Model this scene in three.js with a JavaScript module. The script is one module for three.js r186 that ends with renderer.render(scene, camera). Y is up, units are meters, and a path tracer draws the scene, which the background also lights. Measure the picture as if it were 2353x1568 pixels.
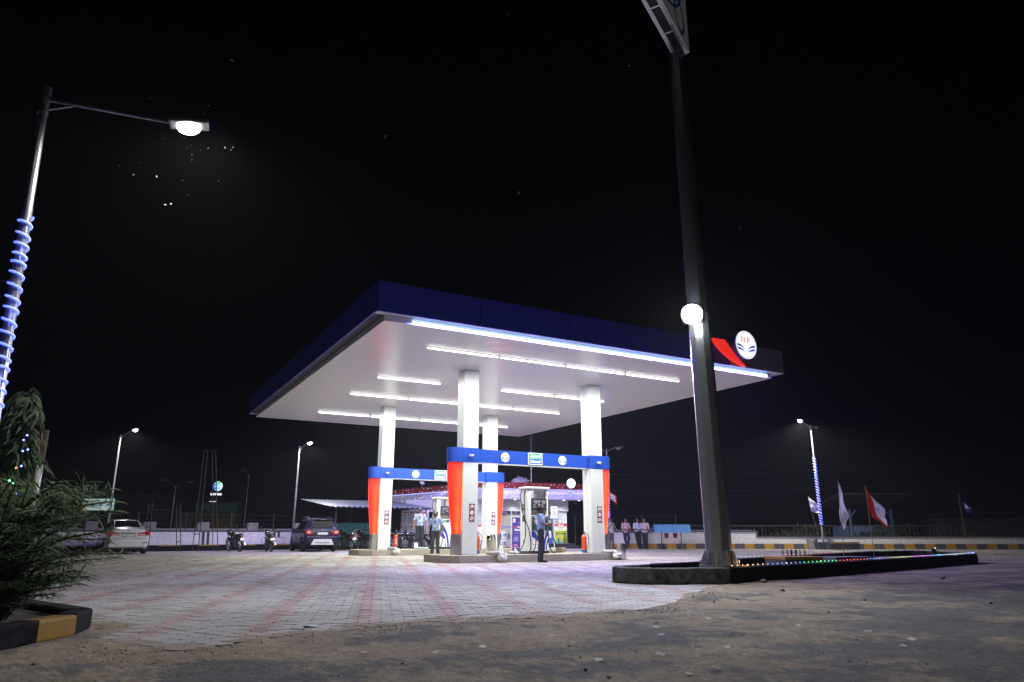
import * as THREE from 'three';
import { mergeGeometries, mergeVertices, toCreasedNormals } from 'three/addons/utils/BufferGeometryUtils.js';
import { RoundedBoxGeometry } from 'three/addons/geometries/RoundedBoxGeometry.js';
import { ImprovedNoise } from 'three/addons/math/ImprovedNoise.js';
import { RectAreaLightUniformsLib } from 'three/addons/lights/RectAreaLightUniformsLib.js';
import { Brush, Evaluator, SUBTRACTION } from 'three-bvh-csg';

// ---------- camera, night sky, moon, exposure ----------
const scene = new THREE.Scene();
const CAM_H = 0.88, PITCH = Math.atan((1225.8 - 784) / 1620);
const camera = new THREE.PerspectiveCamera(51.65, 1.5, 0.1, 1500);
camera.position.set(0, CAM_H, 0);
camera.rotation.set(PITCH, 0, 0);
scene.add(camera);
const renderer = new THREE.WebGLRenderer({ antialias: true });
renderer.toneMapping = THREE.LinearToneMapping;
renderer.toneMappingExposure = 1;
renderer.shadowMap.enabled = true;
RectAreaLightUniformsLib.init();
{
  const w = 16, h = 8, d = new Float32Array(w * h * 4);
  for (let i = 0; i < w * h; i++) d.set([0.0003, 0.0003, 0.0007, 1], i * 4);
  const sky = new THREE.DataTexture(d, w, h, THREE.RGBAFormat, THREE.FloatType);
  sky.mapping = THREE.EquirectangularReflectionMapping; sky.magFilter = THREE.LinearFilter; sky.needsUpdate = true;
  scene.background = sky; scene.environment = sky;
}
const moon = new THREE.DirectionalLight(0xcfd8ff, 0.004);
moon.position.set(-30, 60, 20); moon.castShadow = true; moon.shadow.radius = 4;
Object.assign(moon.shadow.camera, { left: -50, right: 50, top: 50, bottom: -50, far: 200 });
scene.add(moon, moon.target);

// ---------- helpers ----------
const V = (x, y, z) => new THREE.Vector3(x, y, z);
const seeded = (s) => () => { s = (s + 0x6d2b79f5) | 0; let t = Math.imul(s ^ (s >>> 15), 1 | s); t = (t + Math.imul(t ^ (t >>> 7), 61 | t)) ^ t; return ((t ^ (t >>> 14)) >>> 0) / 4294967296; };
const R = seeded(7), rr = (a, b, f = R) => a + (b - a) * f();
const perlin = new ImprovedNoise(), N = (x, y, z = 0) => perlin.noise(x, y, z);
const F = 1620, CP = Math.cos(PITCH), SP = Math.sin(PITCH);
// the place was surveyed from the photograph (2353 px wide): a sight line, at a distance d in metres or on a level H
function sight(u, v) { const b = 784 - v; return [u - 1176.5, b * CP + F * SP, F * CP - b * SP]; }
function at(u, v, d) { const r = sight(u, v), t = d / r[2]; return V(r[0] * t, CAM_H + r[1] * t, -d); }
function on(u, v, H = 0) { const r = sight(u, v), t = (H - CAM_H) / r[1]; return V(r[0] * t, H, -r[2] * t); }
// the station's own axes: a along the front edge of the canopy, b away from the road
const PHI = 0.512, OX = -1.6, OD = 23.4, CF = Math.cos(PHI), SF = Math.sin(PHI);
const S = (a, y, b) => V(OX + a * CF - b * SF, y, -(OD + a * SF + b * CF));

const used = new Map();
function numbered(n) { const k = used.get(n) ?? 0; used.set(n, k + 1); return k ? n + '_' + String(k).padStart(3, '0') : n; }
function tag(o, label, category, group, kind) {
  o.userData = { ...o.userData, label }; if (category) o.userData.category = category;
  if (group) o.userData.group = group; if (kind) o.userData.kind = kind; return o;
}
function thing(name, label, category, p = V(0, 0, 0), turn = 0, group) {
  const o = new THREE.Group(); o.name = numbered(name); o.position.copy(p); o.rotation.y = turn; scene.add(o);
  return tag(o, label, category, group);
}
function part(name, geo, mat, parent = scene, label) {
  const m = new THREE.Mesh(Array.isArray(geo) ? J(geo) : geo, mat); m.castShadow = m.receiveShadow = true;
  m.name = parent === scene ? numbered(name) : name; parent.add(m); if (label) m.userData.label = label; return m;
}
function copy(o, p, turn, label, group) {
  const c = o.clone(); c.name = numbered(o.name.replace(/_\d{3}$/, '')); c.userData = { ...o.userData }; scene.add(c);
  if (p) c.position.copy(p); if (turn !== undefined) c.rotation.y = turn;
  if (label) c.userData.label = label; if (group) c.userData.group = group; return c;
}
function struct(o, label) { o.userData.kind = 'structure'; if (label) o.userData.label = label; return o; }
function J(list) {
  return mergeGeometries(list.map((g) => {
    const n = g.index ? g.toNonIndexed() : g.clone();
    for (const k of Object.keys(n.attributes)) if (!['position', 'normal', 'uv'].includes(k)) n.deleteAttribute(k);
    if (!n.attributes.normal) n.computeVertexNormals();
    if (!n.attributes.uv) n.setAttribute('uv', new THREE.BufferAttribute(new Float32Array(n.attributes.position.count * 2), 2));
    return n;
  }));
}
const mv = (g, x = 0, y = 0, z = 0, rx = 0, ry = 0, rz = 0) => { if (rx) g.rotateX(rx); if (rz) g.rotateZ(rz); if (ry) g.rotateY(ry); g.translate(x, y, z); return g; };
const box = (w, h, d, x = 0, y = 0, z = 0) => mv(new THREE.BoxGeometry(w, h, d), x, y, z);
const mbox = (w, h, d, x = 0, y = 0, z = 0) => { const g = new THREE.BoxGeometry(w, h, d), u = g.attributes.uv; for (let i = 0; i < 24; i++) { const k = i >> 3; u.setXY(i, u.getX(i) * (k ? w : d), u.getY(i) * (k === 1 ? d : h)); } return mv(g, x, y, z); };  // uv in metres
const rbox = (w, h, d, r, x = 0, y = 0, z = 0) => mv(new RoundedBoxGeometry(w, h, d, 2, Math.min(r, w / 2.01, h / 2.01, d / 2.01)), x, y, z);
const cyl = (r0, r1, h, n = 16, x = 0, y = 0, z = 0) => mv(new THREE.CylinderGeometry(r1, r0, h, n), x, y + h / 2, z);
const ball = (r, x = 0, y = 0, z = 0, n = 12) => mv(new THREE.SphereGeometry(r, n, Math.max(6, n * 0.7 | 0)), x, y, z);
const curve = (pts, closed = false) => new THREE.CatmullRomCurve3(pts.map((p) => (p.isVector3 ? p : V(...p))), closed, 'catmullrom', 0.5);
const tube = (pts, r, n = 24, k = 6) => new THREE.TubeGeometry(curve(pts), n, r, k);
function rod(a, b, r0, r1 = r0, n = 8) {
  const d = V().subVectors(b, a), g = new THREE.CylinderGeometry(r1, r0, d.length(), n);
  g.translate(0, d.length() / 2, 0); g.applyQuaternion(new THREE.Quaternion().setFromUnitVectors(V(0, 1, 0), d.normalize())); g.translate(a.x, a.y, a.z); return g;
}
const lathe = (pts, n = 24) => new THREE.LatheGeometry(pts.map(([x, y]) => new THREE.Vector2(x, y)), n);
function shapeOf(pts) { const s = new THREE.Shape(); pts.forEach(([x, y], i) => (i ? s.lineTo(x, y) : s.moveTo(x, y))); return s; }
function slab(pts, h, y = 0, bevel = 0) {          // outline given as [x, d], extruded upwards
  const g = new THREE.ExtrudeGeometry(shapeOf(pts), { depth: h - 2 * bevel, bevelEnabled: bevel > 0, bevelSize: bevel, bevelThickness: bevel, bevelOffset: -bevel, bevelSegments: 2, curveSegments: 8 });
  g.rotateX(-Math.PI / 2); g.translate(0, y + bevel, 0); return g;
}
function inside(p, poly) { let c = false; for (let i = 0, j = poly.length - 1; i < poly.length; j = i++) { const [xi, yi] = poly[i], [xj, yj] = poly[j]; if (yi > p[1] !== yj > p[1] && p[0] < ((xj - xi) * (p[1] - yi)) / (yj - yi) + xi) c = !c; } return c; }
function edgeDistance(p, poly) { let m = 1e9; for (let i = 0, j = poly.length - 1; i < poly.length; j = i++) { const [ax, ay] = poly[j], [bx, by] = poly[i], dx = bx - ax, dy = by - ay, t = Math.max(0, Math.min(1, ((p[0] - ax) * dx + (p[1] - ay) * dy) / (dx * dx + dy * dy))); m = Math.min(m, Math.hypot(p[0] - ax - t * dx, p[1] - ay - t * dy)); } return m; }

// ---------- textures and materials ----------
function painted(w, h, draw) {
  const c = document.createElement('canvas'); c.width = w; c.height = h; draw(c.getContext('2d'), w, h);
  const t = new THREE.CanvasTexture(c); t.colorSpace = THREE.SRGBColorSpace; t.magFilter = THREE.LinearFilter; t.anisotropy = 8; return t;
}
function grainTexture(n, fn, srgb = false) {
  const d = new Uint8Array(n * n * 4);
  for (let y = 0; y < n; y++) for (let x = 0; x < n; x++) { const v = fn(x, y), i = (y * n + x) * 4; const c = Array.isArray(v) ? v : [v, v, v]; for (let k = 0; k < 3; k++) d[i + k] = Math.max(0, Math.min(255, c[k] * 255)); d[i + 3] = 255; }
  const t = new THREE.DataTexture(d, n, n); t.wrapS = t.wrapT = THREE.RepeatWrapping; t.magFilter = THREE.LinearFilter; if (srgb) t.colorSpace = THREE.SRGBColorSpace; t.needsUpdate = true; return t;
}
const wrapNoise = (x, y, n, f, z) => { // tileable
  const a = (x / n) * Math.PI * 2, b = (y / n) * Math.PI * 2, r = f / 6.283; return N(Math.cos(a) * r + 9.1 + z, Math.sin(a) * r + Math.cos(b) * r * 1.0 + 3.7, Math.sin(b) * r + z * 3.1);
};
const GR = seeded(3);
const fineGrain = grainTexture(512, (x, y) => 0.74 + 0.2 * GR() + 0.12 * wrapNoise(x, y, 512, 60, 1) + 0.14 * wrapNoise(x, y, 512, 14, 2));
const dirtGrain = grainTexture(1024, (x, y) => { const a = GR(), v = 0.5 + 0.5 * a * a + 0.5 * wrapNoise(x, y, 1024, 130, 4) + 0.25 * wrapNoise(x, y, 1024, 30, 5); return [v, v * 0.985, v * 0.96]; });
const smudge = grainTexture(512, (x, y) => 0.5 + 0.6 * wrapNoise(x, y, 512, 10, 6) + 0.3 * wrapNoise(x, y, 512, 34, 7) + 0.1 * GR());
const repeat = (t, x, y = x) => { const c = t.clone(); c.repeat.set(x, y); c.needsUpdate = true; return c; };
const lin = (r, g, b) => new THREE.Color().setRGB(r, g, b);
const mat = (c, roughness = 0.7, o = {}) => new THREE.MeshStandardMaterial({ color: Array.isArray(c) ? lin(...c) : c, roughness, side: THREE.DoubleSide, ...o });
const metal = (c, roughness = 0.35, o = {}) => mat(c, roughness, { metalness: 1, ...o });
const glow = (c, k) => mat([0.6, 0.6, 0.6], 0.4, { emissive: lin(...c), emissiveIntensity: k });
const M = {
  white: mat([0.72, 0.73, 0.74], 0.45), offWhite: mat([0.62, 0.61, 0.58], 0.75, { map: repeat(fineGrain, 1) }),
  panel: new THREE.MeshPhysicalMaterial({ color: lin(0.61, 0.64, 0.65), roughness: 0.4, clearcoat: 0.25, clearcoatRoughness: 0.25, side: THREE.DoubleSide }),
  blue: mat([0.018, 0.07, 0.42], 0.35), fascia: mat([0.03, 0.04, 0.42], 0.5), greyFascia: mat([0.34, 0.34, 0.36], 0.5),
  black: mat([0.012, 0.012, 0.013], 0.5), rubber: mat([0.014, 0.014, 0.015], 0.62), darkGrey: mat([0.06, 0.06, 0.065], 0.6),
  steel: metal([0.62, 0.6, 0.57], 0.28), galv: mat([0.42, 0.43, 0.44], 0.5, { metalness: 0.65, roughnessMap: repeat(smudge, 2) }),
  iron: mat([0.045, 0.043, 0.042], 0.7, { metalness: 0.3 }), chrome: metal([0.75, 0.75, 0.76], 0.12),
  concrete: mat([0.5, 0.465, 0.4], 0.9, { map: repeat(dirtGrain, 1.2), bumpMap: repeat(dirtGrain, 2), bumpScale: 0.004 }),
  yellow: mat([0.42, 0.225, 0.02], 0.75, { map: repeat(fineGrain, 1) }), slate: mat([0.07, 0.072, 0.085], 0.8, { map: repeat(fineGrain, 1) }),
  blackPaint: new THREE.MeshPhysicalMaterial({ color: lin(0.02, 0.02, 0.021), roughness: 0.9, specularIntensity: 0.25, map: repeat(smudge, 0.7), bumpMap: repeat(dirtGrain, 1), bumpScale: 0.003, side: THREE.DoubleSide }),
  wallWhite: mat([0.82, 0.81, 0.8], 0.85, { map: repeat(fineGrain, 0.5) }), red: mat([0.42, 0.03, 0.02], 0.45), maroon: mat([0.19, 0.012, 0.012], 0.5),
  green: mat([0.015, 0.13, 0.05], 0.45), soil: mat([0.07, 0.052, 0.036], 1, { map: repeat(dirtGrain, 0.5) }),
  bamboo: mat([0.16, 0.12, 0.07], 0.7), plastic: mat([0.6, 0.62, 0.62], 0.35), teal: mat([0.07, 0.36, 0.42], 0.5),
};
const HPBLUE = '#1c3f93', HPRED = '#c8252c';
function hpMark(c, x, y, r, { disc = '#ffffff', rim = null } = {}) {   // white roundel, red letters above two pairs of blue sweeps
  if (disc) { c.fillStyle = disc; c.beginPath(); c.ellipse(x, y, r, r, 0, 0, 7); c.fill(); }
  if (rim) { c.strokeStyle = rim; c.lineWidth = r * 0.05; c.beginPath(); c.arc(x, y, r * 0.95, 0, 7); c.stroke(); }
  c.fillStyle = HPRED; c.font = `bold ${r * 0.62}px serif`; c.textAlign = 'center'; c.textBaseline = 'middle'; c.fillText('H', x - r * 0.27, y - r * 0.38); c.fillText('P', x + r * 0.27, y - r * 0.38);
  c.save(); c.beginPath(); c.arc(x, y, r * 0.9, 0, 7); c.clip(); c.fillStyle = HPBLUE;
  for (const s of [-1, 1]) for (const k of [0, 1]) {
    const o = k * r * 0.28;
    c.beginPath(); c.moveTo(x + s * r * 0.98, y + o - r * 0.07); c.quadraticCurveTo(x + s * r * 0.36, y + o - r * 0.04, x + s * r * 0.1, y + o + r * (0.42 - 0.1 * k));
    c.quadraticCurveTo(x + s * r * 0.45, y + o + r * 0.12, x + s * r * 0.98, y + o + r * 0.12); c.fill();
  }
  c.restore();
}
function flatSign(name, w, h, tex, parent, x, y, z, o = {}) {        // a thin board with print on its front
  const g = box(w, h, o.t ?? 0.012, 0, 0, 0), edge = o.edge ?? M.white;
  const face = mat([1, 1, 1], o.roughness ?? 0.5, { map: tex, ...(o.lit ? { emissive: lin(1, 1, 1), emissiveMap: tex, emissiveIntensity: o.lit } : {}) });
  const m = new THREE.Mesh(g, [edge, edge, edge, edge, face, o.back ?? edge]); m.name = parent === scene ? numbered(name) : name; m.castShadow = m.receiveShadow = true;
  m.position.set(x, y, z); if (o.turn) m.rotation.y = o.turn; parent.add(m); return m;
}
function areaLight(color, intensity, w, h, p, towards) { const l = new THREE.RectAreaLight(lin(...color), intensity, w, h); l.position.copy(p); scene.add(l); l.lookAt(towards); return l; }
function spot(color, intensity, p, target, angle = 1.2, penumbra = 0.6, radius = 4) {
  const l = new THREE.SpotLight(lin(...color), intensity, 0, angle, penumbra, 2); l.position.copy(p); l.target.position.copy(target); l.castShadow = true; l.shadow.radius = radius; scene.add(l, l.target); return l;
}
function point(color, intensity, p, radius = 2) { const l = new THREE.PointLight(lin(...color), intensity, 0, 2); l.position.copy(p); l.castShadow = true; l.shadow.radius = radius; scene.add(l); return l; }

// ---------- ground, forecourt of pavers, walls ----------
const ISLAND = [[1.86, 13.75], [2.05, 13.42], [2.5, 13.2], [3.9, 13.25], [8.0, 16.7], [13.6, 21.7], [14.1, 22.3], [14.6, 25.6], [14.0, 26.0], [12.4, 25.4], [5.6, 18.3], [4.1, 16.1], [2.6, 14.75], [2.0, 14.3]];
const COURT = [[-4.05, 7.35], [-3.6, 6.35], [-3.0, 5.85], [-2.5, 5.85], [-1.86, 6.75], [-0.8, 7.7], [0.58, 8.15], [1.69, 9.05], [2.6, 10.6], [3.4, 12.6], [4.2, 13.6], [14, 22.6], [32, 24.5], [32, 41], [7, 43.2], [3, 47], [-12, 46], [-24, 34], [-32, 26], [-32, 12], [-14, 9.2], [-5, 8.2]];
const far = part('ground', new THREE.PlaneGeometry(1200, 1200).rotateX(-Math.PI / 2).translate(0, -0.09, 0), mat([0.09, 0.075, 0.055], 1, { map: repeat(dirtGrain, 400) }));
struct(far, 'dark bare ground reaching away beyond the station');
const court = new THREE.Group(); court.name = 'forecourt'; scene.add(court); struct(court, 'forecourt of interlocking grey pavers with red stripes');
part('sand_bed', slab(COURT, 0.03, -0.042), mat([0.17, 0.145, 0.11], 1, { map: repeat(dirtGrain, 1) }), court);
{
  const TH = 10.3 * Math.PI / 180, t = [-Math.sin(TH), Math.cos(TH)], n = [Math.cos(TH), Math.sin(TH)], L = 0.242, W = 0.125, S0 = -0.12, f = seeded(21);
  const outline = (k, a) => [[-L / 2 + k, -W / 2 + a + k], [-0.03, -W / 2 - a + k], [0.03, -W / 2 - a + k], [L / 2 - k, -W / 2 + a + k], [L / 2 - k, W / 2 - a - k], [0.03, W / 2 + a - k], [-0.03, W / 2 + a - k], [-L / 2 + k, W / 2 - a - k]];
  const geo = (() => { // top face, chamfer, sides
    const rings = [[0.008, 0], [0.0035, -0.0045], [0.0018, -0.02]].map(([k, y]) => outline(k, 0.026).map(([x, z]) => [x, y, -z])), pos = [], uv = [];
    const tri = (...p) => p.forEach((q) => { pos.push(...q); uv.push(q[0], q[2]); });
    for (let i = 1; i < 7; i++) tri(rings[0][0], rings[0][i], rings[0][i + 1]);
    for (let r = 0; r < 2; r++) for (let i = 0; i < 8; i++) { const j = (i + 1) % 8; tri(rings[r][i], rings[r + 1][i], rings[r + 1][j]); tri(rings[r][i], rings[r + 1][j], rings[r][j]); }
    const g = new THREE.BufferGeometry(); g.setAttribute('position', new THREE.Float32BufferAttribute(pos, 3)); g.setAttribute('uv', new THREE.Float32BufferAttribute(uv, 2)); g.computeVertexNormals(); return g;
  })();
  const spots = [];
  for (let j = 40; j < 400; j++) for (let i = -180; i < 200; i++) {
    const s = S0 + (i + (j & 1 ? 0.25 : -0.25)) * L, r = j * W, x = s * n[0] + r * t[0], d = s * n[1] + r * t[1];
    if (d < 5 || Math.abs(x) > 1.2 + d * 0.78 || !inside([x, d], COURT)) continue;
    const e = edgeDistance([x, d], COURT); if (e < 0.05 || inside([x, d], ISLAND)) continue;
    spots.push([Math.hypot(x, d), x, d, ((i % 4) + 4) % 4 === 0, d < 14 ? Math.max(0, Math.min(0.8, 1 - e / 0.55 + 0.7 * N(x * 2.2, d * 2.2, 9))) : 0]);
  }
  spots.sort((a, b) => a[0] - b[0]);
  const grey = [[0.335, 0.33, 0.31], [0.365, 0.36, 0.338], [0.305, 0.3, 0.285], [0.385, 0.378, 0.35]], rose = [[0.325, 0.22, 0.2], [0.295, 0.195, 0.18], [0.345, 0.245, 0.22]];
  const tops = [fineGrain, dirtGrain].map((g) => repeat(g, 2.2));
  const mats = { g: grey.map((c, i) => mat(c, 0.78, { map: tops[i & 1] })), r: rose.map((c, i) => mat(c, 0.78, { map: tops[i & 1] })), d: [[0.31, 0.26, 0.2], [0.28, 0.225, 0.165]].map((c) => mat(c, 0.9, { map: tops[1] })) };
  const m4 = new THREE.Matrix4(), e = new THREE.Euler(), q = new THREE.Quaternion(), one = V(1, 1, 1), col = new THREE.Color();
  const pose = ([, x, d]) => { e.set((f() - 0.5) * 0.035, TH + (f() - 0.5) * 0.03, (f() - 0.5) * 0.03); return m4.compose(V(x + (f() - 0.5) * 0.004, (f() - 0.5) * 0.006, -d + (f() - 0.5) * 0.004), q.setFromEuler(e), one); };
  spots.slice(0, 300).forEach((s) => { const set = s[4] > 0.45 ? mats.d : s[3] ? mats.r : mats.g, m = part('paver', geo, set[(f() * set.length) | 0], court); pose(s).decompose(m.position, m.quaternion, m.scale); });
  const rest = spots.slice(300), im = new THREE.InstancedMesh(geo, mat([1, 1, 1], 0.78, { map: tops[0] }), rest.length);
  rest.forEach((s, i) => {
    im.setMatrixAt(i, pose(s)); const set = s[3] ? rose : grey, c = set[(f() * set.length) | 0], k = 0.85 + 0.3 * f() + 0.4 * N(s[1] * 0.35, s[2] * 0.35, 2) + 0.2 * N(s[1] * 1.7, s[2] * 1.7, 3), dust = Math.max(s[4], Math.max(0, Math.min(0.6, 0.22 + 0.8 * N(s[1] * 0.22, s[2] * 0.3, 8) + 0.3 * N(s[1] * 1.3, s[2] * 1.3, 5))));
    im.setColorAt(i, col.setRGB((c[0] * (1 - dust) + 0.33 * dust) * k, (c[1] * (1 - dust) + 0.3 * dust) * k, (c[2] * (1 - dust) + 0.26 * dust) * k));
  });
  im.name = 'pavers'; im.receiveShadow = im.castShadow = true; im.userData.kind = 'stuff'; court.add(im);
}
{ // the rough apron before the pavers: trodden earth with streaks of loose black chippings
  const x0 = -16, x1 = 30, d0 = 0.6, d1 = 27, nx = 460, nd = 300, pos = [], col = [], uv = [], idx = [], f = seeded(5);
  const dd = (k) => d0 + (d1 - d0) * Math.pow(k / nd, 1.55);
  for (let k = 0; k <= nd; k++) for (let i = 0; i <= nx; i++) {
    const d = dd(k), w = 0.14 + 0.86 * Math.min(1, d / 16), x = ((i / nx) * (x1 - x0) + x0) * w, p = [x, d], inn = inside(p, COURT), e = edgeDistance(p, COURT);
    let y = 0.006 + 0.016 * N(x * 0.9, d * 0.9) + 0.008 * N(x * 3.3, d * 3.3, 5) + 0.004 * N(x * 11, d * 11, 2);
    y += inn ? -e * 0.075 + 0.03 * N(x * 2.2, d * 2.2, 9) + 0.012 * N(x * 9, d * 9, 4) : Math.min(0.012, e * 0.02);
    if (inn && e > 0.55) y = -0.07;
    pos.push(x, y, -d); uv.push(x * 0.8, d * 0.8);
    const st = N(x * 0.5 + d * 0.3, d * 1.0 - x * 0.45, 3) + 0.55 * N(x * 1.5 + d, d * 2.4 - x, 6) + 0.45 * N(x * 4, d * 5, 1) + 0.3 * N(x * 11, d * 12, 2);
    const bias = -0.8 + 0.17 * (x + 2.4) - 0.16 * Math.max(0, d - 6.2 - 0.12 * Math.max(0, x - 2)) * (x > 1.5 ? 1 : 0.4) + (e < 0.9 ? -0.5 * (1 - e / 0.9) : 0) + (d < 5.2 ? 0.15 : 0);
    const k2 = Math.max(0, Math.min(1, (st * 1.5 + bias + 0.4 + 0.4 * (f() - 0.5)) * 2.6)), v = 1 + 0.35 * N(x * 1.1, d * 1.1, 12) + 0.3 * N(x * 5, d * 5, 13) + 0.4 * (f() - 0.5);
    const tan = 0.5 + 0.9 * N(x * 0.5, d * 0.8, 20), a = [0.42 + 0.025 * tan, 0.35 + 0.008 * tan, 0.255 - 0.012 * tan], b = [0.185, 0.18, 0.165];
    col.push(...a.map((c, z) => (c * (1 - k2) + b[z] * k2) * v));
    if (i < nx && k < nd) { const o = k * (nx + 1) + i; idx.push(o, o + 1, o + nx + 1, o + 1, o + nx + 2, o + nx + 1); }
  }
  const g = new THREE.BufferGeometry(); g.setAttribute('position', new THREE.Float32BufferAttribute(pos, 3)); g.setAttribute('color', new THREE.Float32BufferAttribute(col, 3)); g.setAttribute('uv', new THREE.Float32BufferAttribute(uv, 2)); g.setIndex(idx); g.computeVertexNormals();
  struct(part('dirt_apron', g, mat([1, 1, 1], 0.95, { vertexColors: true, map: repeat(dirtGrain, 1), bumpMap: repeat(dirtGrain, 1.3), bumpScale: 0.013 })), 'trodden brown earth and black chippings before the pavers');
  // loose chippings
  const st = new THREE.IcosahedronGeometry(1, 0), p = st.attributes.position; for (let i = 0; i < p.count; i++) { const k = 0.8 + 0.4 * Math.abs(Math.sin(p.getX(i) * 7 + p.getY(i) * 3)); p.setXYZ(i, p.getX(i) * k, p.getY(i) * 0.6 * k, p.getZ(i) * k * 0.8); } st.computeVertexNormals();
  const list = []; for (let i = 0; i < 160000 && list.length < 42000; i++) {
    const d = 2.2 + 12.5 * Math.pow(f(), 1.3), x = (f() * 2 - 0.95) * (0.8 + d * 0.75), q = [x, d]; if (inside(q, COURT) || inside(q, ISLAND) || x < -3.6) continue;
    if (N(x * 0.5 + d * 0.3, d * 1.0 - x * 0.45, 3) + 0.2 * f() - 0.25 + 0.1 * (x + 1) * (d < 7 ? 1 : 0.2) < 0 && f() > 0.22) continue; list.push([x, d]);
  }
  const im = new THREE.InstancedMesh(st, mat([1, 1, 1], 0.9), list.length), o = new THREE.Object3D(), c = new THREE.Color();
  list.forEach(([x, d], i) => { const s = 0.0025 + 0.0065 * Math.pow(f(), 2.5) + (f() > 0.9985 ? 0.01 : 0); o.position.set(x, 0.012 + 0.014 * N(x * 0.9, d * 0.9) + s * 0.25, -d); o.rotation.set(f() * 6, f() * 6, f() * 6); o.scale.setScalar(s); o.updateMatrix(); im.setMatrixAt(i, o.matrix); const k = 0.08 + 0.22 * f(); im.setColorAt(i, f() > 0.75 ? c.setRGB(k * 1.5, k * 1.2, k * 0.85) : c.setRGB(k, k, k)); });
  im.name = numbered('gravel'); im.receiveShadow = im.castShadow = true; scene.add(im); tag(im, 'loose black chippings scattered over the trodden earth', 'gravel', null, 'stuff');
}

// ---------- the filling station canopy ----------
const station = (name, label, category, a = 0, y = 0, b = 0, group) => thing(name, label, category, S(a, y, b), PHI, group);
function along(u, v, b) { const r = sight(u, v), k = r[0] / r[2], a = (k * (OD + b * CF) - OX + b * SF) / (CF - k * SF), d = OD + a * SF + b * CF; return [a, CAM_H + (r[1] / r[2]) * d]; } // where a sight line meets a plane of constant b
const A0 = -4.3, A1 = 10.2, B0 = -4.1, B1 = 14, SOF = 6.27, FB = 6.4, FT = 7.22, OUT = 0.33;
{
  const t = station('canopy', 'large flat canopy over the pumps with deep blue fascia', 'canopy');
  // soffit of narrow glossy boards with open joints
  const pos = [], idx = [], nb = 150, w = (B1 - B0) / nb, prof = [];
  for (let i = 0; i < nb; i++) { const b = B0 + i * w; prof.push([b, 0.022], [b + 0.012, 0.022], [b + 0.015, 0.001], [b + w * 0.3, -0.0007], [b + w * 0.5, -0.0011], [b + w * 0.7, -0.0007], [b + w - 0.002, 0.001]); }
  prof.forEach(([b, y]) => pos.push(A0, SOF + y, -b, A1, SOF + y, -b));
  for (let i = 0; i + 1 < prof.length; i++) idx.push(i * 2, i * 2 + 1, i * 2 + 2, i * 2 + 1, i * 2 + 3, i * 2 + 2);
  let g = new THREE.BufferGeometry(); g.setAttribute('position', new THREE.Float32BufferAttribute(pos, 3)); g.setIndex(idx); g.computeVertexNormals();
  part('soffit', toCreasedNormals(g, 0.25), mat([0.76, 0.75, 0.75], 0.24), t);
  part('roof_deck', box(A1 - A0 + 0.5, 0.05, B1 - B0 + 0.5, (A0 + A1) / 2, FT - 0.2, -(B0 + B1) / 2), M.darkGrey, t);
  // fascia of flat panels with joints
  const run = (n, from, to, fixed, front, m) => { for (let i = 0; i < n; i++) { const l = (to - from) / n, c = from + (i + 0.5) * l; part('fascia_panel', front ? box(l - 0.022, FT - FB, 0.05, c, (FT + FB) / 2, -fixed) : box(0.05, FT - FB, l - 0.022, fixed, (FT + FB) / 2, -c), m, t); } };
  const [sw] = along(1650, 815, B0 - OUT), gs = sw - 0.1;
  run(4, A0 - OUT, gs, B0 - OUT, true, M.fascia); run(1, gs + 0.6, A1 + OUT, B0 - OUT, true, M.greyFascia);
  run(6, B0 - OUT + 0.03, B1 + OUT - 0.03, A0 - OUT, false, M.fascia); run(6, B0 - OUT + 0.03, B1 + OUT - 0.03, A1 + OUT, false, M.greyFascia); run(5, A0 - OUT, A1 + OUT, B1 + OUT, true, M.fascia);
  part('fascia_panel', box(0.6 - 0.012, FT - FB, 0.045, gs + 0.3, (FT + FB) / 2, -(B0 - OUT) - 0.004), M.fascia, t);
  for (const [x, z, lx, lz] of [[(A0 + A1) / 2, B0 - OUT / 2, A1 - A0 + 2 * OUT, OUT], [(A0 + A1) / 2, B1 + OUT / 2, A1 - A0 + 2 * OUT, OUT], [A0 - OUT / 2, (B0 + B1) / 2, OUT, B1 - B0], [A1 + OUT / 2, (B0 + B1) / 2, OUT, B1 - B0]]) part('fascia_soffit', box(lx - 0.06, 0.02, lz, x, FB + 0.03, -z), x < A0 ? M.slate : M.panel, t);
  // skirt between soffit and fascia; light strips hide in it at the front and at the back
  part('skirt', [box(0.03, FB - SOF + 0.03, B1 - B0 + 0.03, A0 - 0.02, (FB + SOF) / 2, -(B0 + B1) / 2), box(0.03, FB - SOF + 0.03, B1 - B0 + 0.03, A1 + 0.02, (FB + SOF) / 2, -(B0 + B1) / 2), box(A1 - A0, FB - SOF + 0.03, 0.03, (A0 + A1) / 2, (FB + SOF) / 2, -B0 + 0.02), box(A1 - A0, FB - SOF + 0.03, 0.03, (A0 + A1) / 2, (FB + SOF) / 2, -B1 - 0.02)], M.white, t);
  const led = mat([0.5, 0.5, 0.5], 0.5, { emissive: lin(0.38, 0.6, 1), emissiveIntensity: 1.25 }), l0 = A0 + 0.75, l1 = A1 - 0.25;
  for (let i = 0; i < 5; i++) { const l = (l1 - l0) / 5; part('light_strip', box(l - 0.01, FB - SOF + 0.015, 0.04, l0 + (i + 0.5) * l, (FB + SOF) / 2 - 0.012, -B0 + 0.06), led, t); }
  part('light_strip', box(l1 - l0, FB - SOF, 0.04, (l0 + l1) / 2, (FB + SOF) / 2, -B1 - 0.06), led, t);
  const VIO = [0.3, 0.2, 1];
  areaLight(VIO, 330, l1 - l0, 0.13, S((l0 + l1) / 2, SOF + 0.06, B0 - 0.1), S((l0 + l1) / 2, SOF - 1.2, B0 - 0.45));
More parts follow.
